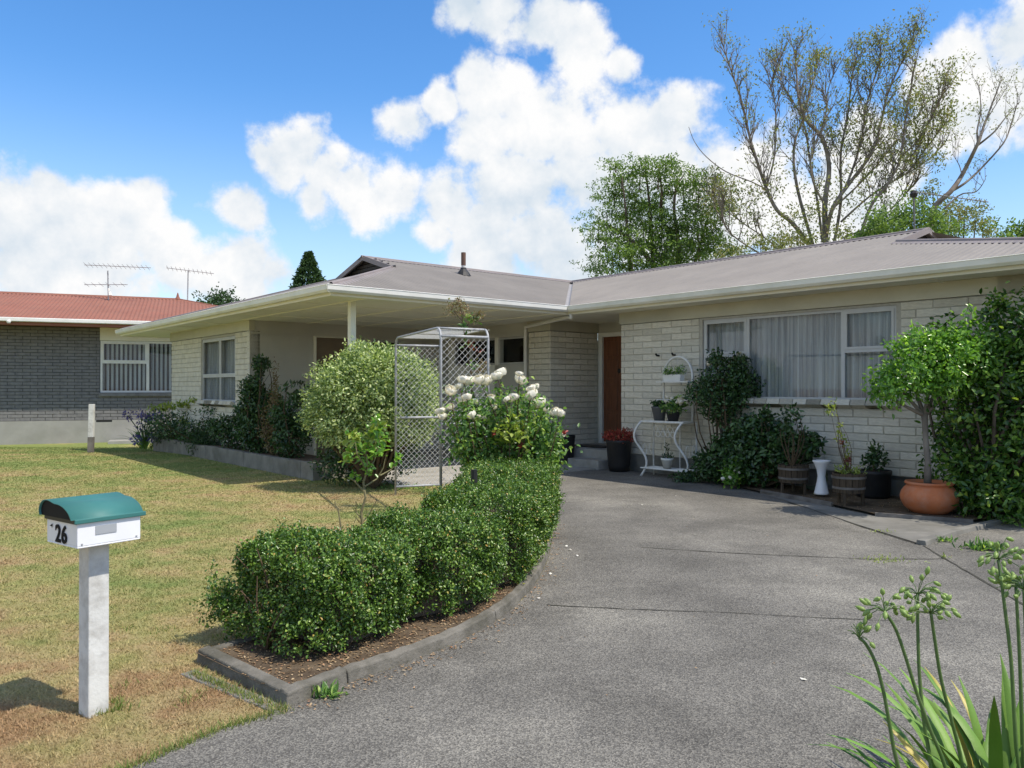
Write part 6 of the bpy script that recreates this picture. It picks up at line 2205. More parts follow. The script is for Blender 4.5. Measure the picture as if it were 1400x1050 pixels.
    bush('grey_pot_plant', 'small dark plant in the grey pot on the stand', 'plant', W(-0.17, -0.02, h + 0.22), [((0, 0, 0.07), (0.15, 0.13, 0.08))], 230, 0.05, 0.028, 'dark', inner=0.1, sr=0.004)
    g = pot('dark_pot', 'small dark bowl on the right of the stand top', W(0.14, -0.04, h + 0.022), [(0.08, 0), (0.11, 0.12), (0.12, 0.13), (0.12, 0.15), (0.10, 0.15), (0.10, 0.12), (0, 0.12)], M['black'], 0.1, 20)
    w_ = bush('white_flower_plant', 'leafy plant with white flowers in the dark bowl on the stand', 'plant', W(0.14, -0.04, h + 0.14), [((0, 0, 0.10), (0.22, 0.16, 0.12)), ((0.1, 0, 0.2), (0.18, 0.12, 0.10))], 620, 0.05, 0.026, 'rose', inner=0.1, sr=0.004)
    for k in range(6):
        o2 = link('bloom', bloom_me, w_, (R.uniform(-.15, .22), R.uniform(-.15, .0), R.uniform(0.15, 0.30)))
        o2.scale = (0.62,) * 3; o2.rotation_euler = (R.uniform(0.2, 0.9), 0, R.uniform(0, 6))
    pot('white_pot', 'small white pot on the bottom shelf of the plant stand', W(-0.02, 0.0, 0.152), [(0.065, 0), (0.095, 0.13), (0.105, 0.135), (0.105, 0.17), (0.09, 0.17), (0.085, 0.13), (0, 0.13)], M['white'], 0.13, 20)
    bush('white_pot_plant', 'thin plant in the white pot on the bottom shelf', 'plant', W(-0.02, 0.0, 0.285), [((0, 0, 0.07), (0.09, 0.08, 0.06)), ((0, 0, 0.2), (0.03, 0.03, 0.1))], 90, 0.05, 0.02, 'dark', inner=0.1, sr=0.003)


stand()
# wall hooks over the stand
for x, lab in ((901, 'small dark wall bracket above the left of the stand arch'), (923, 'small dark wall bracket above the right of the stand arch')):
    s = s_of(x)
    c = hm @ Vector(W_main.p(s, 0.03, 2.06))
    b_ = thing('wall_bracket', lab, 'bracket', c, ANG, 'brackets on the brick above the stand')
    MB().tube([(0.03, 0, 0), (-0.03, 0, 0.0), (-0.06, 0, 0.03)], 0.018, 6).build('bracket', M['black'], b_)

def along_wall(bl):
    return [((0.64 * c[0] + 0.768 * c[1], -0.768 * c[0] + 0.64 * c[1], c[2]), r_) for (c, r_) in bl]


# --- rose trained beside the window, dark shrub, low bright plant
q = hw(5.12, -3.22, 0.04)
cr = bush('window_rose', 'dark leafy rose climbing beside the front window with white flowers', 'rose bush', q, [((0.05, 0.1, 1.55), (0.42, 0.32, 0.36)), ((0.35, 0.0, 1.45), (0.30, 0.26, 0.36)), ((-0.30, 0.05, 1.38), (0.28, 0.25, 0.24)), ((0.0, 0.05, 1.15), (0.36, 0.28, 0.30)), ((0.25, 0, 1.85), (0.2, 0.16, 0.15)), ((-0.1, 0, 1.9), (0.14, 0.12, 0.2))], 4600, 0.058, 0.034, 'dark', inner=0.15, sr=0.016, rnd=0.9)
for (x, y, sc_) in ((1012, 487, 1.3), (969, 497, 0.9), (966, 535, 0.9), (965, 544, 0.85), (930, 548, 1.15), (950, 549, 0.7)):
    o2 = link('bloom', bloom_me, cr, at(x, y, 12.55) - Vector(q))
    o2.scale = (sc_,) * 3; o2.rotation_euler = (1.0, R.uniform(-.4, .4), R.uniform(-.5, .5))
tr_ = MB(); tr_.tube([(0.05, 0, 0), (0.0, 0, 0.4), (-0.02, 0.02, 0.8), (-0.12, 0.05, 1.1)], [0.028, 0.024, 0.02, 0.014], 7); tr_.tube([(0.0, 0, 0.5), (0.1, 0, 0.9), (0.2, 0, 1.2)], [0.018, 0.014, 0.01], 6)
tr_.build('trunk', M['bark'], cr)
q = hw(4.9, -4.12, 0.04)
bush('dark_shrub', 'wide dark shrub below the front window', 'shrub', q, along_wall([((-0.1, 0, 0.42), (0.50, 0.42, 0.44)), ((-0.55, 0, 0.42), (0.40, 0.36, 0.42)), ((0.35, 0, 0.55), (0.36, 0.3, 0.36)), ((-0.2, 0.1, 0.82), (0.45, 0.33, 0.24)), ((0.68, 0, 0.66), (0.2, 0.2, 0.2)), ((0.0, 0, 0.98), (0.12, 0.1, 0.2)), ((-0.95, 0.0, 0.26), (0.3, 0.28, 0.26))]), 6500, 0.075, 0.045, 'dark', inner=0.3, sr=0.016, minz=0.0)
q = gp(1005, 666, 0.04)
lp = bush('low_bright_plant', 'low bright green plant with white flowers at the edge of the drive', 'plant', q, [((0, 0.1, 0.14), (0.22, 0.16, 0.15)), ((0.06, 0.15, 0.32), (0.16, 0.12, 0.16))], 420, 0.07, 0.04, 'bright', inner=0.1, sr=0.005, minz=0.0)
for k in range(5):
    o2 = link('bloom', bloom_me, lp, (R.uniform(-.2, .1), R.uniform(-.05, 0.1), R.uniform(0.08, 0.3))); o2.scale = (0.6,) * 3; o2.rotation_euler = (0.8, 0, k)
q = gp(938, 652, 0.01)
bush('ground_fern', 'low dark plant on the ground right of the white stand', 'plant', hw(4.75, -2.85, 0.01), [((0, 0, 0.08), (0.30, 0.16, 0.10))], 420, 0.06, 0.026, 'dark', inner=0.1, sr=0.005, minz=0.0)


# --- wooden tub planters on legs
def tub(label, loc, r, h, seedv):
    t = thing('wooden_tub', label, 'planter', loc, seedv * 0.7, 'wooden tubs under the front window')
    n = 16
    for i in range(n):
        a0, a1 = 2 * math.pi * (i + 0.04) / n, 2 * math.pi * (i + 0.96) / n
        rr0, rr1 = r * 0.93, r * R.uniform(0.99, 1.01)
        vs = [(k * math.cos(a), k * math.sin(a), z) for (z, f) in ((0.16, rr0), (0.16 + h + R.uniform(-.006, .004), rr1)) for k in (f, f - 0.02) for a in (a0, a1)]
        MB().add(vs, [(0, 1, 5, 4), (2, 6, 7, 3), (0, 4, 6, 2), (1, 3, 7, 5), (4, 5, 7, 6), (0, 2, 3, 1)]).build('stave', M['barrel'], t)
    for z, k in ((0.22, 0.945), (0.16 + h - 0.05, 0.995)):
        MB().lathe([(r * k + 0.001, -0.014), (r * k + 0.006, -0.014), (r * k + 0.007, 0.014), (r * k + 0.002, 0.014)], 28, (0, 0, z)).build('hoop', M['timber'], t)
    for i in range(3):
        a = 2 * math.pi * (i + 0.25) / 3
        c = Vector((math.cos(a), math.sin(a), 0)) * (r * 0.80)
        MB().tube([c + Vector((0, 0, 0.20)), c * 1.05], 0.022, 6).build('leg', M['barrel'], t)
    MB().lathe([(0.0, 0), (r - 0.025, 0.0), (r - 0.025, 0.01), (0, 0.02)], 20, (0, 0, 0.16 + h - 0.05)).build('soil', M['soil'], t)
    return t


q1 = gp(1086, 676, 0.035); q1 = q1 + Vector((0.02, 0.1, 0))
tub('wooden tub beside the dark shrub, left of the white vase', q1, 0.205, 0.24, 1)
q2 = gp(1160, 690, 0.035)
tub('wooden tub with a yellowing plant, right of the white vase', q2, 0.20, 0.24, 2)
bush('tub_sapling', 'thin bare stemmed sapling in the left wooden tub', 'plant', q1 + Vector((-0.02, 0, 0.36)), [((0, 0, 0.72), (0.16, 0.14, 0.12)), ((-0.08, 0, 0.58), (0.10, 0.1, 0.08)), ((0.02, 0, 0.45), (0.06, 0.06, 0.1))], 160, 0.065, 0.036, 'dark', inner=0.1, sr=0.010)
bush('yellowing_plant', 'straggly plant with yellow leaves in the right wooden tub', 'plant', q2 + Vector((0, 0, 0.36)), [((-0.06, 0, 0.08), (0.14, 0.1, 0.07)), ((0.10, 0, 0.06), (0.12, 0.1, 0.05)), ((-0.10, 0.03, 0.55), (0.06, 0.05, 0.16)), ((-0.19, 0.03, 0.85), (0.07, 0.05, 0.14)), ((-0.02, 0, 0.30), (0.04, 0.04, 0.15))], 230, 0.055, 0.022, 'lime', inner=0.0, sr=0.006)
bush('rusty_flower_stem', 'thin stem with rusty flower buds behind the right wooden tub', 'plant', q2 + Vector((0.02, 0.08, 0.34)), [((-0.05, 0, 0.42), (0.03, 0.03, 0.03)), ((0.0, 0, 0.22), (0.04, 0.04, 0.06))], 60, 0.04, 0.02, 'redleaf', inner=0.0, sr=0.005)
# white hourglass vase
q3 = gp(1133, 682, 0.035) + Vector((0.0, 0.25, 0))
va = thing('white_vase', 'white hourglass shaped plastic vase between the two wooden tubs', 'vase', q3 + Vector((0, 0, 0.03)))
MB().lathe([(0.100, 0.0), (0.095, 0.02), (0.062, 0.16), (0.050, 0.24), (0.062, 0.33), (0.10, 0.42), (0.118, 0.45), (0.112, 0.455), (0.09, 0.41), (0.0, 0.40)], 24).build('body', M['lbwhite'], va, smooth=True)
hr = thing('hose_coil', 'coiled dark garden hose behind the left wooden tub', 'hose', q1 + Vector((0.33, 0.18, 0.0)))
mb = MB()
for k in range(4):
    mb.tube([(0.19 * math.cos(a) * (1 - k * .04), 0.035 * k - 0.05 + 0.02 * math.sin(3 * a), 0.235 + 0.20 * math.sin(a) * (1 - k * .05)) for a in np.linspace(0, 2 * math.pi, 25)], 0.011, 6)
mb.build('coil', mat('hose_green', (0.05, 0.07, 0.035), (0.08, 0.10, 0.05), 6, 0.5), hr, smooth=True)
q4 = gp(1200, 683, 0.035) + Vector((0.05, 0.25, 0))
pot('dark_square_pot', 'wide dark pot to the right of the wooden tubs', q4, [(0.20, 0.0), (0.215, 0.04), (0.225, 0.30), (0.235, 0.32), (0.235, 0.36), (0.215, 0.36), (0.20, 0.31), (0, 0.30)], M['black'], 0.3, 24)
bush('dark_pot_plant', 'small leafy plant in the wide dark pot', 'plant', q4 + Vector((0, 0, 0.30)), [((0.02, 0, 0.18), (0.20, 0.16, 0.12)), ((0.05, 0, 0.32), (0.13, 0.1, 0.10))], 320, 0.065, 0.03, 'dark', inner=0.0, sr=0.006)

# --- terracotta bowl with a standard tree
q5 = gp(1271, 705, 0.035) + Vector((0.13, 0.26, 0))
tp = thing('terracotta_pot', 'wide terracotta bowl pot beside the drive', 'pot', q5)
tp.scale = (0.92, 0.92, 0.94)
MB().lathe([(0.20, 0.0), (0.22, 0.008), (0.295, 0.07), (0.335, 0.15), (0.342, 0.20), (0.325, 0.26), (0.285, 0.315), (0.262, 0.335), (0.268, 0.35), (0.285, 0.356), (0.288, 0.372), (0.278, 0.384), (0.255, 0.384), (0.245, 0.35), (0.0, 0.34)], 44).build('bowl', M['terracotta'], tp, smooth=True)
MB().lathe([(0, 0), (0.25, 0.0), (0.245, 0.01), (0, 0.02)], 24, (0, 0, 0.335)).build('soil', M['soil'], tp)
st = thing('standard_tree', 'small glossy round headed tree with bare trunk in the terracotta bowl', 'tree', q5 + Vector((-0.02, 0, 0.34)))
mb = MB()
mb.tube([(0, 0, 0), (0.005, 0, 0.25), (-0.02, 0, 0.5), (-0.03, 0, 0.72), (-0.035, 0, 0.82)], [0.044, 0.034, 0.032, 0.033, 0.038], 10)
for tip in ((-0.35, 0.0, 1.15), (0.15, 0.05, 1.25), (0.0, -0.1, 1.3), (-0.15, 0.1, 1.35), (0.25, -0.1, 1.1), (-0.45, -0.05, 1.0)):
    add_stems(mb, (-0.035, 0, 0.80), [tip], 0.028, 0.008, 0.08)
mb.build('trunk', M['palebark'], st, smooth=True)
bl = [((-0.05, 0, 1.22), (0.48, 0.42, 0.30)), ((-0.38, 0, 1.10), (0.26, 0.28, 0.26)), ((0.28, -0.05, 1.30), (0.32, 0.3, 0.28)), ((-0.10, 0, 1.42), (0.32, 0.3, 0.20)), ((0.15, -0.05, 1.52), (0.26, 0.2, 0.20)), ((-0.52, 0, 1.00), (0.15, 0.16, 0.18)), ((-0.48, 0.0, 1.55), (0.05, 0.05, 0.10)), ((0.48, -0.05, 1.45), (0.24, 0.2, 0.26)), ((0.36, -0.05, 1.72), (0.16, 0.15, 0.22)), ((0.55, -0.08, 1.25), (0.2, 0.2, 0.2))]
bl = [((c[0], c[1] - 0.14, c[2] + 0.12), r_) for (c, r_) in bl]
bl += [((R.uniform(-.5, .6), R.uniform(-.35, .05), R.uniform(1.15, 1.75)), (R.uniform(.1, .18),) * 3) for _ in range(12)]
P, N = blob_points(bl, 6500, 0.45, 0.2)
leaves('foliage', P, N, 0.060, 0.034, M['bright'], st, rnd=0.65, along=0.5, droop=0.25, clump=(10, 0.045))

# --- big camellia at right
q6 = hw(4.86, -7.22, 0.035)
bl = [((0.0, 0, 0.55), (0.62, 0.5, 0.55)), ((0.15, 0, 1.25), (0.66, 0.48, 0.55)), ((-0.40, 0.1, 0.75), (0.36, 0.34, 0.55)), ((0.35, -0.1, 1.75), (0.42, 0.38, 0.42)), ((-0.12, 0.05, 1.80), (0.36, 0.32, 0.36)), ((0.02, 0, 2.30), (0.15, 0.14, 0.30)), ((0.38, 0, 2.20), (0.17, 0.15, 0.34)), ((-0.55, 0.05, 2.12), (0.09, 0.09, 0.24)), ((-0.85, 0.1, 2.0), (0.08, 0.08, 0.24)), ((-0.55, 0.0, 1.75), (0.3, 0.25, 0.2)),
      ((0.65, -0.2, 1.0), (0.45, 0.42, 0.6)), ((0.5, -0.3, 0.3), (0.5, 0.42, 0.32)), ((0.9, -0.2, 1.5), (0.36, 0.36, 0.45)), ((0.0, -0.3, 0.22), (0.36, 0.3, 0.24))]
bush('camellia_bush', 'large glossy green bush against the brick at the right edge', 'bush', q6, along_wall(bl), 17000, 0.075, 0.042, 'camellia', clump=(12, 0.065), inner=0.3, lump=0.24, sr=0.03, stem_mat='bark', rnd=0.7, along=0.45, minz=0.0)

# --- weeds in the joints and along the kerb
def weed(x, y, n, r, lab, m='rose', L=0.05, W=0.016):
    g = gp(x, y)
    t = thing('weed', lab, 'weed', (g.x, g.y, 0.006))
    P = np.stack([NR.normal(0, r, n), NR.normal(0, r * 0.6, n), np.abs(NR.normal(0, 0.012, n))], 1)
    leaves('leaves', P, np.tile([[0, 0, 1.0]], (n, 1)), L, W, M[m], t, along=0.6, rnd=0.7)


weed(448, 953, 60, 0.035, 'green weed tuft against the near kerb of the hedge bed')
weed(1205, 767, 90, 0.12, 'low green weeds growing along the driveway joint', 'lime', 0.03, 0.008)
weed(1290, 741, 60, 0.05, 'small weed beside the kerb of the concrete apron')
weed(1292, 764, 16, 0.02, 'tiny weed where the driveway joints meet', 'lime', 0.03, 0.01)
weed(1205, 729, 30, 0.05, 'yellowish weed in the seam before the terracotta pot', 'lime', 0.03, 0.01)
weed(1345, 752, 170, 0.09, 'leafy weed clump at the right side of the drive', 'rose', 0.07, 0.022)
weed(555, 668, 160, 0.22, 'weeds growing at the foot of the garden arch', 'rose', 0.06, 0.02)
weed(1380, 716, 90, 0.12, 'dry grassy weeds at the right end of the kerb', 'lime', 0.06, 0.008)

# ------------------------------------------------------------------ aerials
def aerial(name, label, base, top, boom, n, el=0.22, low=None, m=None):
    t = thing(name, label, 'aerial', base)
    b = Vector(base)
    MB().tube([(0, 0, 0), Vector(top) - b], 0.022, 6).build('mast', M[m or 'galv'], t)
    for (p, q, k, e) in [(boom[0], boom[1], n, el)] + ([(low[0], low[1], 6, el * 0.9)] if low else []):
        p, q = Vector(p) - b, Vector(q) - b
        MB().tube([p, q], 0.014, 5).build('boom', M[m or 'galv'], t)
        d = (q - p).normalized()
        s = d.cross(Vector((0, 0, 1))).normalized()
        s = (s + Vector((0, 0, 0.25))).normalized()
        mb = MB()
        for i in range(k):
            c = p + (q - p) * (i + 0.3) / k
            mb.tube([c - s * e, c + s * e], 0.007, 4)
        mb.build('elements', M[m or 'galv'], t)
    return t


aerial('tv_aerial', 'double television aerial with white bracket on the red roof', at(148, 405, 27.5) - Vector((0, 0, 0.15)), at(147, 370, 27.5), (at(115, 362, 27.3), at(206, 366, 27.6)), 14, low=(at(115, 389, 27.4), at(174, 389, 27.5)))
MB().tube([at(150, 404, 27.4), at(148, 394, 27.4)], [0.07, 0.03], 6).build('bracket', M['white'], COL.objects['tv_aerial']).location = -COL.objects['tv_aerial'].location
aerial('thin_tv_aerial', 'thin single boom aerial right of the double one', at(256, 424, 29.5), at(257, 370, 29.5), (at(227, 366, 29.3), at(292, 374, 29.7)), 11)
M['darkgalv'] = mat('weathered_aluminium', (0.16, 0.16, 0.16), (0.11, 0.11, 0.11), 9, 0.6)
aerial('grey_aerial', 'old grey aerial among the shrubs behind the right roof end', at(1251, 345, 19.0), at(1250, 262, 19.0), (at(1251, 262, 19.0), at(1352, 276, 18.6)), 16, el=0.12, m='darkgalv')
MB().lathe([(0.06, -0.08), (0.10, 0), (0.06, 0.08)], 8, at(1250, 265, 19.0) - Vector(COL.objects['grey_aerial'].location)).build('coil_box', M['black'], COL.objects['grey_aerial'])


# ------------------------------------------------------------------ trees behind
def limb(mb, pts, r0, r1, sides=6):
    P = smooth_path(pts, 4)
    n = len(P)
    mb.tube(P, [r0 + (r1 - r0) * (i / (n - 1)) for i in range(n)], sides, cap=False)
    return P


def twigs(mb, p, d, L, r, lvl, tips, rng, spread=0.55, up=0.25):
    """a branching spray of twigs"""
    n = 4
    pts = [p]
    for i in range(n):
        d = (d + Vector((rng.gauss(0, 0.14), rng.gauss(0, 0.14), rng.gauss(up * 0.3, 0.10)))).normalized()
        pts.append(pts[-1] + d * L / n)
    mb.tube(pts, [r * (1 - 0.6 * i / n) for i in range(n + 1)], 4 if lvl > 0 else 3, cap=False)
    if lvl == 0:
        tips.append((pts[-1], d)); return
    k = rng.choice((2, 3, 3))
    for i in range(k):
        s = pts[rng.randint(2, n)]
        nd = (d + Vector((rng.gauss(0, spread), rng.gauss(0, spread), rng.gauss(up, spread * 0.5)))).normalized()
        twigs(mb, s, nd, L * rng.uniform(0.55, 0.8), r * 0.55, lvl - 1, tips, rng, spread, up)


def big_tree():
    Y0 = 25.0
    base = Vector((at(1130, 400, Y0).x, Y0, 0))
    t = thing('sparse_tree', 'tall sparse tree with many bare rising limbs behind the main roof', 'tree', base)
    rng = random.Random(77)
    mb = MB(); tw = MB(); tips = []
    limbs = [
        ([(1114, 345), (1085, 303), (1063, 283), (1048, 250), (1032, 199), (1024, 168), (1015, 124), (1001, 80), (988, 36)], 0.17, 0.02, 0.0, 3),
        ([(1048, 252), (1028, 241), (993, 226), (966, 204), (950, 182), (942, 160)], 0.05, 0.012, 0.0, 0),
        ([(1048, 248), (1059, 204), (1061, 133), (1055, 100), (1065, 62)], 0.08, 0.015, 0.8, 3),
        ([(1130, 345), (1128, 275), (1134, 221), (1125, 177), (1103, 150), (1092, 115), (1090, 80), (1086, 44)], 0.22, 0.02, 0.5, 3),
        ([(1130, 320), (1139, 279), (1165, 239), (1192, 199), (1205, 155), (1215, 110), (1235, 62), (1250, 35)], 0.16, 0.02, -0.5, 3),
        ([(1170, 340), (1176, 323), (1192, 275), (1214, 244), (1232, 204), (1241, 133), (1252, 71)], 0.15, 0.02, -1.0, 3),
        ([(1232, 204), (1258, 177), (1280, 133), (1292, 108)], 0.07, 0.015, -1.2, 3),
        ([(1112, 335), (1090, 248), (1086, 190), (1099, 146), (1112, 92), (1118, 66)], 0.13, 0.02, 1.5, 3),
        ([(1125, 330), (1118, 270), (1108, 210), (1098, 150), (1072, 100), (1060, 70)], 0.10, 0.02, 2.0, 3),
        ([(1140, 335), (1150, 270), (1150, 200), (1160, 140), (1165, 90), (1172, 60)], 0.12, 0.02, 1.0, 3),
        ([(1135, 290), (1160, 240), (1178, 180), (1185, 130), (1196, 90), (1205, 55)], 0.10, 0.02, 0.3, 3),
        ([(1150, 300), (1190, 262), (1230, 235), (1262, 215), (1288, 190)], 0.08, 0.015, 0.8, 3),
        ([(1214, 244), (1240, 228), (1268, 190), (1290, 160)], 0.06, 0.012, -0.3, 3),
        ([(1140, 279), (1170, 250), (1205, 210), (1236, 165), (1262, 140)], 0.08, 0.015, 1.4, 3),
        ([(1128, 275), (1112, 240), (1110, 200), (1128, 150), (1132, 110), (1140, 82)], 0.08, 0.015, -0.8, 3),
        ([(1041, 348), (1001, 319), (988, 293), (985, 275)], 0.06, 0.015, -1.0, 2),
        ([(1060, 340), (1052, 328), (1015, 301), (984, 275), (975, 262)], 0.06, 0.012, 0.6, 2),
        ([(1150, 325), (1200, 300), (1236, 262), (1255, 240)], 0.06, 0.012, 0.3, 2)]
    for (px, r0, r1, dy, lv) in limbs:
        pts = [at(x, 345 - (345 - y) * 0.93, Y0 + dy * (0.3 + 0.7 * i / (len(px) - 1)) + rng.uniform(-.2, .2)) - base for i, (x, y) in enumerate(px)]
        P = limb(mb, pts, r0 * 0.44, r1 * 0.7, 7)
        n = len(P)
        if lv:
            for i in range(int(n * 0.28), n):
                for _ in range(2):
                    if rng.random() < 0.85:
                        t_ = (P[min(i + 1, n - 1)] - P[i - 1]).normalized()
                        side = Vector((rng.gauss(0, 1), rng.gauss(0, 1), 0)).normalized()
                        d = (t_ * 0.7 + side * 0.55 + Vector((0, 0, 0.45))).normalized()
                        twigs(tw, P[i], d, rng.uniform(0.45, 0.85) * (1.0 if i < n * 0.75 else 0.7), 0.020, 2, tips, rng, 0.45, 0.25)
            twigs(tw, P[-1], (P[-1] - P[-2]).normalized(), 0.25, 0.012, 2, tips, rng, 0.5, 0.1)
    # trunk to the ground, hidden by the house
    mb.tube([(0, 0, 0), at(1130, 345, Y0) - base], [0.42, 0.30], 10)
    mb.build('trunk', M['palebark'], t, smooth=True)
    tw.build('twigs', M['palebark'], t)
    Ps, Ns = [], []
    for (p, d) in tips:
        w = at(1150, 100, Y0) - base
        hgt = (p.z - 5.0) / 8.0
        k = 8 if p.x > 0.0 else 6
        if rng.random() < (0.45 if p.x > 0.0 else 0.62): continue
        q = np.array(p) + NR.normal(0, 1, (k, 3)) * np.array([0.13, 0.13, 0.09])
        Ps.append(q); Ns.append(np.tile(np.array([[d.x, d.y, d.z]]), (k, 1)))
    # inner lower foliage
    for (x, y, s, k, dy) in ((1120, 290, 1.0, 500, 0), (1075, 255, .7, 160, 0), (1165, 290, .9, 420, .5), (1020, 280, .55, 260, 0), (1000, 262, .45, 220, .3), (985, 285, .5, 240, .3), (1060, 320, .6, 300, 0), (1230, 235, .7, 240, -.5), (1270, 175, .5, 230, -.5), (1240, 150, .6, 200, -.4), (1185, 180, .8, 260, 0), (1150, 210, .8, 220, .4), (1100, 300, .6, 300, -.3), (1045, 215, .4, 70, 0), (1282, 150, .35, 140, -.5), (1255, 205, .5, 150, -.4), (1215, 150, .5, 130, 0)):
        c = np.array(at(x, y, Y0 + dy) - base)
        cl_ = c + NR.normal(0, 1, (max(1, k // 9), 3)) * np.array([s, s, s * 0.7])
        for cc in cl_:
            Ps.append(cc + NR.normal(0, 0.13, (12, 3))); Ns.append(NR.normal(0, 1, (12, 3)) + np.array([0, 0, .5]))
    P, N = np.concatenate(Ps), nrm(np.concatenate(Ns))
    leaves('foliage', P, N, 0.095, 0.045, M['gum'], t, rnd=0.8, along=0.5)


big_tree()


def thin_tree():
    Y0 = 22.0
    base = Vector((at(1270, 400, Y0).x, Y0, 0))
    t = thing('leaning_tree', 'thin leaning tree with bare twigs at the right behind the roof end', 'tree', base)
    rng = random.Random(9)
    mb, tw, tips = MB(), MB(), []
    for (px, r0, r1) in (([(1268, 345), (1276, 288), (1300, 262), (1316, 239), (1338, 195), (1345, 175), (1358, 140), (1369, 112)], 0.09, 0.012), ([(1300, 262), (1320, 250), (1342, 230), (1373, 195), (1383, 170), (1392, 140)], 0.04, 0.01),
                         ([(1338, 195), (1337, 178), (1342, 150), (1340, 118)], 0.03, 0.008), ([(1316, 239), (1312, 225), (1304, 212)], 0.02, 0.006), ([(1338, 198), (1360, 180), (1376, 160), (1396, 138)], 0.03, 0.008), ([(1345, 172), (1358, 150), (1378, 118)], 0.02, 0.006), ([(1270, 310), (1310, 268), (1335, 262), (1348, 245)], 0.03, 0.008)):
        pts = [at(x, y, Y0 + rng.uniform(-.25, .25)) - base for (x, y) in px]
        P = limb(mb, pts, r0, r1, 6)
        n = len(P)
        for i in range(int(n * 0.55), n):
            if rng.random() < 0.85:
                twigs(tw, P[i], Vector((rng.gauss(0, .5), rng.gauss(0, .5), 1)).normalized(), rng.uniform(0.3, 0.6), 0.009, 1, tips, rng, 0.35, 0.4)
    mb.tube([(0, 0, 0), at(1268, 345, Y0) - base], [0.14, 0.10], 8)
    mb.build('trunk', M['palebark'], t, smooth=True)
    tw.build('twigs', M['palebark'], t)
    Ps = [np.array(p) + NR.normal(0, 0.09, (9, 3)) for (p, d) in tips if rng.random() < 0.8]
    P = np.concatenate(Ps)
    leaves('foliage', P, NR.normal(0, 1, P.shape), 0.065, 0.026, M['gum'], t)


thin_tree()


def leafy_tree():
    Y0 = 27.0
    base = Vector((at(892, 400, Y0).x, Y0, 0))
    t = thing('leafy_tree', 'dense green feathery leaved tree behind the middle of the roof', 'tree', base)
    rng = random.Random(4)
    mb, tips = MB(), []
    trunks = [[(862, 420), (862, 370), (858, 320), (855, 280), (850, 240)], [(890, 420), (892, 360), (890, 300), (885, 250), (882, 225)], [(925, 420), (928, 340), (922, 290), (925, 255), (935, 240)], [(940, 420), (950, 360), (962, 320), (970, 290)], [(892, 360), (865, 330), (835, 310), (815, 305)], [(930, 340), (905, 300), (905, 260), (900, 225)]]
    for px in trunks:
        limb(mb, [at(x, y, Y0 + rng.uniform(-.4, .4)) - base for (x, y) in px], 0.09, 0.02, 6)
    mb.tube([(0, 0, 0), (0, 0, 3.2)], [0.3, 0.2], 8)
    clumps = [(850, 240, 26), (875, 238, 22), (900, 232, 26), (935, 250, 32), (955, 258, 26), (840, 262, 26), (868, 265, 26), (905, 262, 22), (960, 285, 28), (985, 285, 22), (830, 290, 24), (858, 290, 26), (888, 285, 32), (880, 310, 36), (905, 300, 30), (912, 325, 36), (940, 300, 26), (955, 320, 34),
              (818, 312, 20), (845, 320, 26), (838, 345, 26), (865, 345, 36), (895, 345, 36), (925, 345, 36), (955, 345, 30), (985, 340, 26), (975, 315, 20), (815, 365, 20), (845, 372, 26), (880, 370, 30), (915, 365, 30), (1000, 345, 14), (828, 330, 14), (910, 222, 14), (882, 222, 10), (842, 225, 10)]
    Ps, Ns = [], []
    for (x, y, r) in clumps:
        c = np.array(at(x, y, Y0 + rng.uniform(-1.1, 1.1)) - base)
        R_ = r / FPX * Y0
        k = int(22 * (r / 20.0) ** 2) + 4
        # leaf sprays: little flat fans
        sc = c + NR.normal(0, 1, (k, 3)) * np.array([0.55, 0.55, 0.36]) * R_
        for s in sc:
            m = 20
            q = s + NR.normal(0, 1, (m, 3)) * np.array([0.13, 0.13, 0.04])
            Ps.append(q); Ns.append(np.tile([[0, 0, 1.0]], (m, 1)))
        limb(mb, [Vector(c) * 1.0 + Vector((0, 0, -R_)), Vector(c)], 0.03, 0.01, 4)
    mb.build('trunk', M['bark'], t)
    P, N = np.concatenate(Ps), np.concatenate(Ns)
    leaves('foliage', P, N, 0.105, 0.045, M['tree'], t, rnd=0.7, along=0.1, droop=0.2)


leafy_tree()


def shrub_tree(name, label, px, Y0, n, L, m, seedv, W=0.5):
    base = Vector((at(sum(p[0] for p in px) / len(px), 400, Y0).x, Y0, 0))
    t = thing(name, label, 'tree', base)
    rng = random.Random(seedv)
    Ps, Ns = [], []
    tot = sum(p[2] ** 2 for p in px)
    mb = MB()
    for (x, y, r) in px:
        c = at(x, y, Y0 + rng.uniform(-.6, .6)) - base
        R_ = r / FPX * Y0
        k = int(n * r * r / tot / 14)
        sc = np.array(c) + NR.normal(0, 1, (k, 3)) * np.array([0.55, 0.55, 0.45]) * R_
        for s in sc:
            Ps.append(s + NR.normal(0, 1, (14, 3)) * L * 0.9); Ns.append(NR.normal(0, .6, (14, 3)) + np.array([0, 0, 1]))
        mb.tube([(0, 0, 0), Vector((c.x * 0.5, c.y * 0.5, c.z * 0.55)), c], [0.09, 0.05, 0.012], 5)
    mb.build('trunk', M['bark'], t)
    P, N = np.concatenate(Ps), nrm(np.concatenate(Ns))
    leaves('crown', P, N, L, L * W, M[m], t, rnd=0.8, along=0.3)


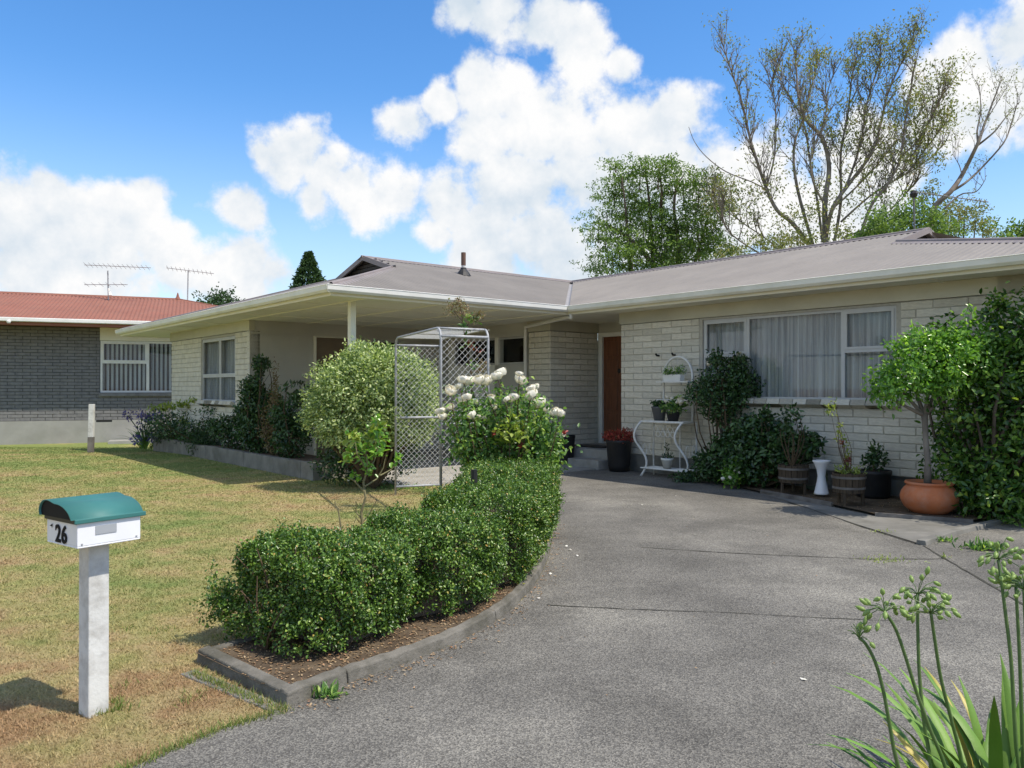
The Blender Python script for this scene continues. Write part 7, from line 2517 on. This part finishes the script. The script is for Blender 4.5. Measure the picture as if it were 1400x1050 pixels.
shrub_tree('olive_tree', 'olive green bushy tree just above the roof gable end', [(1205, 310, 26), (1225, 300, 26), (1248, 295, 24), (1260, 315, 26), (1215, 325, 22), (1280, 305, 20), (1195, 325, 20), (1300, 320, 14), (1175, 328, 14)], 21.0, 5200, 0.10, 'tree', 21)
shrub_tree('pale_shrub_tree', 'pale open leafy tree behind the aerial at the right', [(1300, 290, 22), (1320, 285, 20), (1335, 300, 18), (1290, 315, 22), (1318, 312, 20), (1345, 320, 14), (1260, 270, 14), (1275, 255, 10)], 23.5, 2600, 0.085, 'gum', 22)
shrub_tree('edge_tree', 'small dark leafy tree top at the right edge above the roof', [(1350, 310, 11), (1385, 318, 13), (1395, 322, 12), (1372, 326, 10), (1405, 318, 14)], 24.0, 900, 0.12, 'tree', 23)
shrub_tree('hedge_tree', 'low leafy growth along the roof ridge left of the sparse tree', [(1010, 345, 12), (1040, 335, 14), (1070, 335, 16), (1095, 330, 16), (1155, 325, 14), (985, 350, 9)], 24.0, 1500, 0.10, 'gum', 24)
shrub_tree('distant_tree', 'distant rounded green tree above the left wing roof', [(300, 410, 14), (285, 418, 12), (318, 415, 12), (300, 425, 22)], 60.0, 1600, 0.26, 'conifer', 25)


def conifer():
    Y0 = 48.0
    b = at(422, 400, Y0)
    base = Vector((b.x, Y0, 0))
    t = thing('conifer', 'dark pointed conifer standing beyond the left wing roof', 'tree', base)
    top = at(423, 347, Y0).z
    H = top - 2.0
    n = 5200
    k = NR.random(n) ** 0.8
    rad = 1.05 * np.minimum(1.0, (1 - k) * 2.3 + 0.06) * (0.85 + 0.3 * np.sin(k * 60) * NR.random(n))
    a = NR.uniform(0, 2 * math.pi, n)
    rr_ = rad * np.sqrt(NR.uniform(0.4, 1, n))
    z = top - (1 - k) * 4.6
    P = np.stack([rr_ * np.cos(a), rr_ * np.sin(a), z], 1)
    N = nrm(np.stack([np.cos(a), np.sin(a), np.full(n, 0.5)], 1))
    leaves('crown', P, N, 0.24, 0.12, M['conifer'], t, along=0.9, rnd=0.5)
    MB().tube([(0, 0, 0), (0, 0, top - 0.5)], [0.2, 0.03], 8).build('trunk', M['bark'], t)


conifer()
